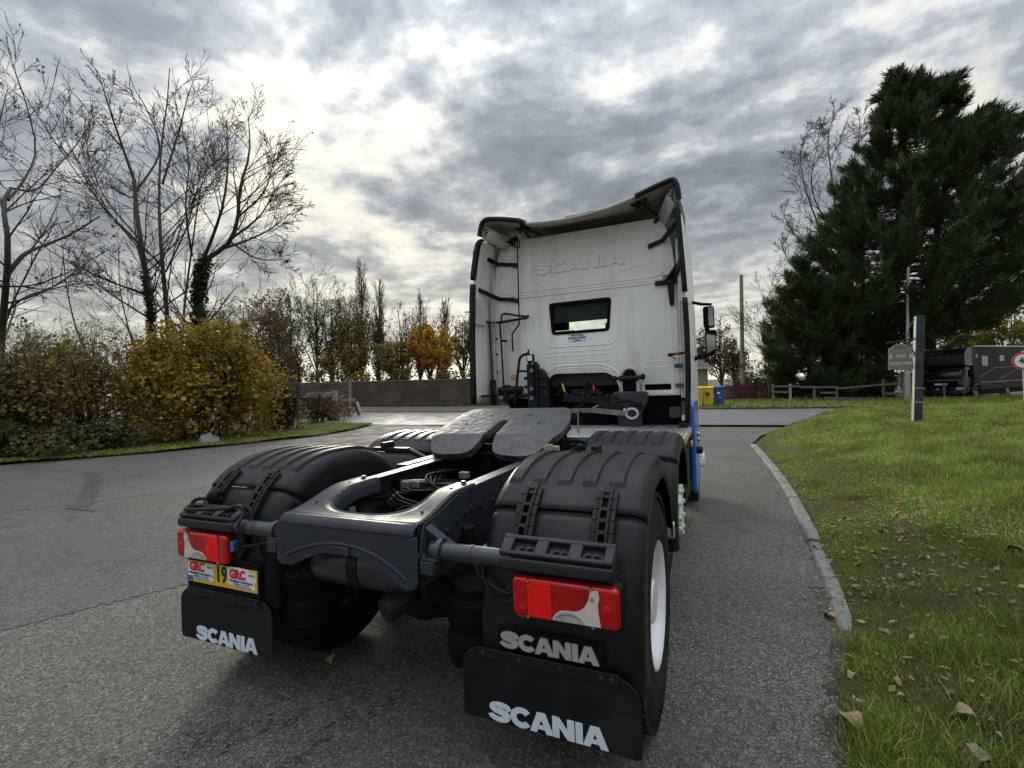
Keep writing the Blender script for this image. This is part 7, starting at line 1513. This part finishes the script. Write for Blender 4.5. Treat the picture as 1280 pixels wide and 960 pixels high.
# speed limit sign cut by the right edge
dss = 15.0; c_ = at_depth(1280, 451, dss); gb = float(gz(c_[0], c_[1])); root = thing('speed_limit_sign', 'round white speed limit sign with a red ring at the right edge of the picture', 'road sign', (c_[0], c_[1], gb), YAW+R_(-42))
zc_ = c_[2]-gb; mb = MB(); mb.tube([(0, .05, -.3), (0, .05, zc_+.32)], .038, 12); mb.build('sign_pole', galv, root); mb = MB(); mb.lathe([(0, 0), (0, .27), (.012, .27), (.012, 0)], (0, .0, zc_), (0, -1, 0), 40); ds_ = mb.build('sign_disc', K['paper'], root); mb = MB(); mb.lathe([(.0125, .212), (.0140, .212), (.0140, .266), (.0125, .266)], (0, 0, zc_), (0, -1, 0), 40, closed=True); mb.build('red_ring', mat('red_sign_vinyl', (.55, .02, .02), .4), ds_)
text_mesh('sign_digits', '40', .27, (0, -.0135, zc_), (1, 0, 0), (0, 0, 1), K['ink'], ds_, .0006, bold=.010, sx=.82)

# wheeled bins
def wheelie(name, label, px, py, d, col, logo, group):
    b = at_depth(px, py, d); b[2] = float(gz(b[0], b[1]))+.05; root = thing(name, label, 'bin', b, YAW-R_(22), group); m_ = mat('bin_plastic_'+name+str(px), col, .5, var=.12)
    mb = MB(); z0, z1 = .07, 1.02; lo = rrect(-.22, .22, -.26, .22, .03, 3); hi = rrect(-.285, .285, -.36, .30, .04, 3); n = len(lo); mb.add([(x, y, z0) for x, y in lo]+[(x, y, z1) for x, y in hi], [tuple(range(n)), tuple(range(n, 2*n))]+[(i, (i+1) % n, n+(i+1) % n, n+i) for i in range(n)]); bd = mb.build('bin_body', m_, root, bevel=.008)
    mb = MB(); mb.prism(rpoly([(-.39, 1.03), (.33, 1.05), (.33, 1.075), (.0, 1.12), (-.30, 1.10), (-.39, 1.06)], .02), (-.30, 0, 0), (0, 1, 0), (0, 0, 1), (1, 0, 0), .60); mb.build('bin_lid', m_, root, bevel=.012)
    mb = MB(); mb.tube([(-.22, .36, 1.05), (.22, .36, 1.05)], .018, 8); mb.box(-.24, -.20, .28, .37, 1.02, 1.07); mb.box(.20, .24, .28, .37, 1.02, 1.07); mb.box(-.29, .29, -.385, -.36, .985, 1.02); mb.build('bin_handle', m_, root, bevel=.004)
    for s in (-1, 1): mb = MB(); mb.lathe([(0, 0), (0, .10), (.05, .10), (.05, 0)], (s*.24, .20, .10), (s, 0, 0), 18); mb.build('wheel', K['rubber'], root)
    if logo: text_mesh('bin_lettering', 'M', .24, (-.02, -.345, .70), (1, 0, 0), (0, .10, 1), K['ink'], root, .003, bold=.014, sx=1.1); mb = MB(); mb.obox((-.02, -.333, .54), (.2, .03, .004), (1, 0, 0), (0, .1, 1)); mb.build('bin_print', K['ink'], root)
    else: mb = MB(); mb.obox((-.02, -.350, .74), (.13, .10, .01), (1, 0, 0), (0, .10, 1)); mb.build('bin_sticker', K['paper'], root); mb = MB(); mb.obox((.04, -.325, .50), (.12, .03, .02), (1, 0, 0), (0, .10, 1)); mb.build('bin_print', K['paper'], root)
    return root
yb = (.62, .47, .03)
wheelie('wheeled_bin', 'yellow wheeled bin next to the blue one, its lid flush against it', 885.5, 507, 26.5, yb, True, 'wheeled bins on the far verge'); wheelie('wheeled_bin', 'yellow wheeled bin half hidden behind the cab corner, leftmost of three', 872.5, 507.5, 26.5, yb, True, 'wheeled bins on the far verge'); wheelie('wheeled_bin', 'blue wheeled bin at the right end of the row of three', 899, 506, 26.5, (.02, .085, .26), False, 'wheeled bins on the far verge')
# stone outbuilding with slate roof
def slate_f(h):
    b_ = h.N.new('ShaderNodeTexBrick'); h.L.new(h.tc, b_.inputs['Vector']); b_.inputs['Scale'].default_value = 1; b_.inputs['Brick Width'].default_value = .3; b_.inputs['Row Height'].default_value = .18; b_.inputs['Mortar Size'].default_value = .012; b_.inputs['Color1'].default_value = (.12, .105, .10, 1); b_.inputs['Color2'].default_value = (.075, .07, .07, 1); b_.inputs['Mortar'].default_value = (.03, .03, .03, 1); h.L.new(b_.outputs[0], h.b.inputs['Base Color']); h.b.inputs['Roughness'].default_value = .7
M_slate = surf_mat('grey_slate_roof', slate_f)
def stone_f(h):
    mp = h.N.new('ShaderNodeMapping'); h.L.new(h.tc, mp.inputs['Vector']); mp.inputs['Rotation'].default_value = (PI/2, 0, 0); b_ = h.N.new('ShaderNodeTexBrick'); h.L.new(mp.outputs[0], b_.inputs['Vector']); b_.inputs['Scale'].default_value = 1; b_.inputs['Brick Width'].default_value = .42; b_.inputs['Row Height'].default_value = .2; b_.inputs['Mortar Size'].default_value = .015; b_.inputs['Color1'].default_value = (.42, .36, .26, 1); b_.inputs['Color2'].default_value = (.34, .29, .21, 1); b_.inputs['Mortar'].default_value = (.25, .22, .17, 1); h.L.new(b_.outputs[0], h.b.inputs['Base Color']); h.b.inputs['Roughness'].default_value = .9
M_stone = surf_mat('pale_stone_walling', stone_f)
hb_ = at_depth(886, 503, 37); hb_[2] = float(gz(hb_[0], hb_[1])); root = thing('stone_building', 'small pale stone outbuilding with a slate roof peeping out behind the cab', 'building', hb_, YAW-R_(4)); he = at_depth(886, 458.5, 37)[2]-hb_[2]; hr = at_depth(868, 443, 39)[2]-hb_[2]
mb = MB(); mb.box(-5.2, 0, 0, 4.4, -.4, he-.06); mb.build('wall', M_stone, root); mb = MB(); e = .35; mb.add([(-5.2-e, -e, he), (e, -e, he), (e, 4.4+e, he), (-5.2-e, 4.4+e, he), (-4, 2.2, hr+.5), (-1.5, 2.2, hr+.5)], [(0, 1, 5, 4), (1, 2, 5), (2, 3, 4, 5), (3, 0, 4), (0, 3, 2, 1)]); mb.build('roof', M_slate, root, smooth=None)
mb = MB(); mb.box(-5.2-e, e, -e-.03, -e, he-.15, he-.005); mb.box(e, e+.03, -e, 4.4+e, he-.15, he-.005); mb.build('eaves', mat('white_eaves', (.6, .58, .54), .6), root)
mb = MB(); mb.box(-3.6, -2.6, -.02, .02, 1.0, 2.0); wn_ = mb.build('window', K['blind'], root); mb = MB(); mb.box(-3.7, -2.5, -.06, .0, .9, .98); mb.build('sill', whp, wn_)
# maroon picket fence
f0, f1 = at_depth(902, 503, 32.5), at_depth(964.5, 500, 32.5); f0[2] = float(gz(f0[0], f0[1])); L_ = np.linalg.norm((f1-f0)[:2]); an = math.atan2((f1-f0)[1], (f1-f0)[0]); root = thing('picket_fence', 'low maroon painted close boarded fence behind the wheeled bins and utility pole', 'fence', f0, an)
mar = mat('faded_maroon_paint', (.085, .022, .025), .75, var=.4, vs=3); hf = at_depth(940, 480, 32.5)[2]-f0[2]; me0 = None; n = int(L_/.125); rr = np.random.default_rng(2)
for i in range(n):
    if me0 is None: m_ = MB(); m_.prism([(0, -.1), (.105, -.1), (.105, hf-.03), (.0525, hf), (0, hf-.03)], (0, 0, 0), (1, 0, 0), (0, 0, 1), (0, 1, 0), .02); o = m_.build('picket', mar, root); me0 = o
    else: o = me0.copy(); COL.objects.link(o); o.parent = root
    o.location = (i*.125, rr.uniform(-.006, .006), rr.uniform(-.05, .02))
mb = MB(); mb.box(0, L_, .022, .06, .2, .28); mb.box(0, L_, .022, .06, hf-.3, hf-.22); mb.build('rail', mar, root)
# post and rail fence
q0 = at_depth(965, 501, 27.6); ends = [(966, 481, 500), (988, 481, 503), (1018, 484, 502), (1046, 484, 503), (1104, 476, 503), (1150, 479, 503), (1180, 480, 500)]
wood_g = mat('grey_rail_timber', (.13, .115, .095), .9, var=.35, vs=10, bump=.5, bs=40); whp2 = mat('dull_painted_post', (.26, .25, .22), .8, var=.25)
root = thing('rail_fence', 'grey post and rail fence running under the conifers to the horsebox', 'fence', (q0[0], q0[1], float(gz(q0[0], q0[1])))); R0_ = np.array(root.location); D_ = 27.6
for i, (px, yt, yb_) in enumerate(ends):
    t_, b_ = at_depth(px, yt, D_), at_depth(px, yb_, D_); b_[2] = min(b_[2], float(gz(b_[0], b_[1]))-.05); mb = MB(); mb.bar(b_-R0_, t_-R0_+np.array((0, 0, .06)), .22 if i == 1 else .11, .11); mb.build('post', whp2 if i == 1 else wood_g, root, bevel=.01)
def rail(a, b, dd=.1): mb = MB(); mb.bar(at_depth(*a, D_-dd)-R0_, at_depth(*b, D_-dd)-R0_, .05, .11); mb.build('rail', wood_g, root, bevel=.008)
for a, b in (((965, 483), (1000, 483)), ((1000, 484), (1046, 484)), ((1046, 486), (1104, 480.5)), ((1104, 480.5), (1152, 479.5)), ((965, 490), (985, 490)), ((1025, 491), (1044, 491)), ((1030, 497), (1048, 498)), ((1048, 498), (1104, 499)), ((1104, 492), (1150, 492))): rail(a, b)

# horsebox lorry
fwd_c = np.array((-.9, -.44)); 
def cw(lat, dep): return C[:2]+r0[:2]*lat+np.array((fw[0], fw[1]))/np.linalg.norm(fw[:2])*dep
nf = cw(25.7, 27.0); dirv = cw(25.7-.9, 27-.436)-nf; dirv /= np.linalg.norm(dirv); gzl = on('z', 0, 10, 900)[2]
zb = at_depth(1212, 501, 27.3)[2]; root = thing('horsebox_lorry', 'dark grey horsebox lorry with an overcab parked on the gravel under the trees', 'lorry', (nf[0], nf[1], zb), math.atan2(dirv[1], dirv[0]))
# local axes: +x forward, near front corner at origin, body lies towards +y or -y
side = np.array((-dirv[1], dirv[0])); left_pt = cw(24.7, 29.07)-nf; sg = 1 if side@left_pt > 0 else -1
HB = mat('dark_grey_horsebox_paint', (.020, .020, .020), .6, var=.15, spec=.25); HD = mat('black_cab_paint', (.010, .012, .016), .3, var=.2, coat=.3); HS = mat('silver_stripe', (.22, .22, .22), .4, .3); HG = mat('dark_window', (.02, .022, .024), .08, coat=.5)
def Y(a, b): return (a*sg, b*sg) if sg > 0 else (b*sg, a*sg)
H_ = at_depth(1212, 432.5, 27.3)[2]-zb; W_ = 2.35
mb = MB(); mb.box(-7.6, -.75, *Y(0, W_), .55, H_); bd = mb.build('box_body', HB, root, bevel=.06, seg=3)
mb = MB(); mb.prism(rpoly([(-.75, H_-.02), (-.05, H_-.10), (.25, H_-.45), (.22, 2.02), (-.75, 1.98)], [0, .2, .15, .08, 0]), (0, Y(.02, W_-.02)[0], 0), (1, 0, 0), (0, 0, 1), (0, 1, 0), W_-.04); mb.build('overcab', HD, root, bevel=.03)
mb = MB(); mb.prism(rpoly([(-.75, .45), (.18, .45), (.20, .95), (.14, 1.22), (-.08, 1.97), (-.75, 1.97)], [0, .06, .05, .05, .05, 0]), (0, Y(.12, W_-.12)[0], 0), (1, 0, 0), (0, 0, 1), (0, 1, 0), W_-.24); cb_ = mb.build('cab', HD, root, bevel=.03)
mb = MB(); y0, y1 = Y(.25, W_-.25); mb.add([(.145, y0, 1.26), (.145, y1, 1.26), (-.055, y1, 1.90), (-.055, y0, 1.90)], [(0, 1, 2, 3)]); mb.build('windscreen', HG, cb_, solid=.01)
mb = MB(); ya = .115*sg; mb.prism([(-.62, 1.28), (.05, 1.28), (-.12, 1.86), (-.62, 1.86)], (0, ya, 0), (1, 0, 0), (0, 0, 1), (0, -sg, 0), .008); mb.build('door_window', HG, cb_)
mb = MB()
for q in (.30, W_-.30): mb.prism(rrect(-.17, .17, -.09, .09, .03), (.205, q*sg, .72), (0, 1, 0), (0, 0, 1), (1, 0, 0), .02)
mb.build('headlight', K['chrome'], cb_)
mb = MB()
for q in (.85, 1.15): mb.lathe([(0, 0), (0, .085), (.05, .085), (.06, 0)], (.22, q*sg+.15*sg, .66), (1, 0, 0), 16)
mb.build('spot_lamp', K['chrome'], cb_)
mb = MB(); mb.box(.0, .26, *Y(.10, W_-.10), .38, .60); mb.build('bumper', HD, root, bevel=.03); mb = MB(); mb.box(.205, .22, *Y(.85, 1.45), .92, 1.03); mb.build('number_plate', K['paper'], root)
mb = MB(); mb.box(.17, .21, *Y(.35, W_-.35), .80, 1.16); mb.build('grille', K['matt'], cb_, bevel=.01)
mb = MB(); mb.bar((-.02, .10*sg, 1.75), (.12, -.12*sg, 1.72), .03, .03); mb.box(.10, .16, *Y(-.22, -.06), 1.35, 1.78); mb.build('wing_mirror', K['matt'], root, bevel=.01); mb = MB(); mb.box(.02, .16, *Y(W_+.05, W_+.2), 1.35, 1.78); mb.build('wing_mirror', K['matt'], root, bevel=.01)
for x in (-.95, -5.0):
    for y in (.02, W_-.30):
        m_ = MB(); yy = (y if y > 1 else y)*sg; m_.lathe([(0, .20), (0, .36), (.03, .40), (.25, .40), (.28, .36), (.28, .20)], (x, yy, .40), (0, sg, 0), 28); w_o = m_.build('wheel', K['rubber'], root); m_ = MB(); m_.lathe([(0, 0), (-.02, .10), (.02, .15), (.0, .21), (.03, .21)], (x, yy, .40), (0, sg, 0), 24); m_.build('rim', K['chrome'] if False else HS, w_o)
m_ = MB(); m_.tube([(-.95+.50*math.cos(t), -.012*sg, .42+.50*math.sin(t)) for t in np.linspace(.1, PI-.1, 14)], .045, 8); m_.build('wheel_arch', HD, root)
mb = MB(); ys_ = -.006*sg
def strip(a, b, w=.03): mb.bar((a[0], ys_, a[1]), (b[0], ys_, b[1]), .012, w, (0, 0, 1))
strip((-1.4, 1.02), (-7.5, 1.02), .05); strip((-1.5, 1.35), (-3.4, 1.85)); strip((-3.4, 1.85), (-7.5, 1.87)); strip((-3.6, 1.1), (-6.5, 1.75)); strip((-.76, 2.05), (-.80, H_-.1), .04); mb.build('side_stripe', HS, root)
mb = MB(); mb.box(-7.6, -.8, *Y(-.01, .04), H_-.03, H_+.03); mb.build('roof_rail', K['alu'], root)
for (x, z, w, h) in ((-2.1, 2.25, .75, .6), (-1.1, 2.55, .25, .22), (-4.3, 2.4, .6, .35)): m_ = MB(); m_.box(x-w/2, x+w/2, *Y(-.012, .0), z-h/2, z+h/2); m_.build('window', HG, root, bevel=.01)
mb = MB(); mb.box(-7.5, -.8, *Y(.05, W_-.05), .30, .55); mb.box(-.8, .1, *Y(.3, W_-.3), .25, .45); mb.build('underframe', K['matt'], root)
# dark gravel yard under it
pa = [cw(19.5, 24.5), cw(26, 24.6), cw(36, 27)]; pb_2 = [cw(24, 36), cw(30, 36), cw(42, 36)]
sheet('gravel_yard', pa, pb_2, M_soil, .02, 20, 12, hf=lambda X, Y: np.full(X.shape, zb-.02))
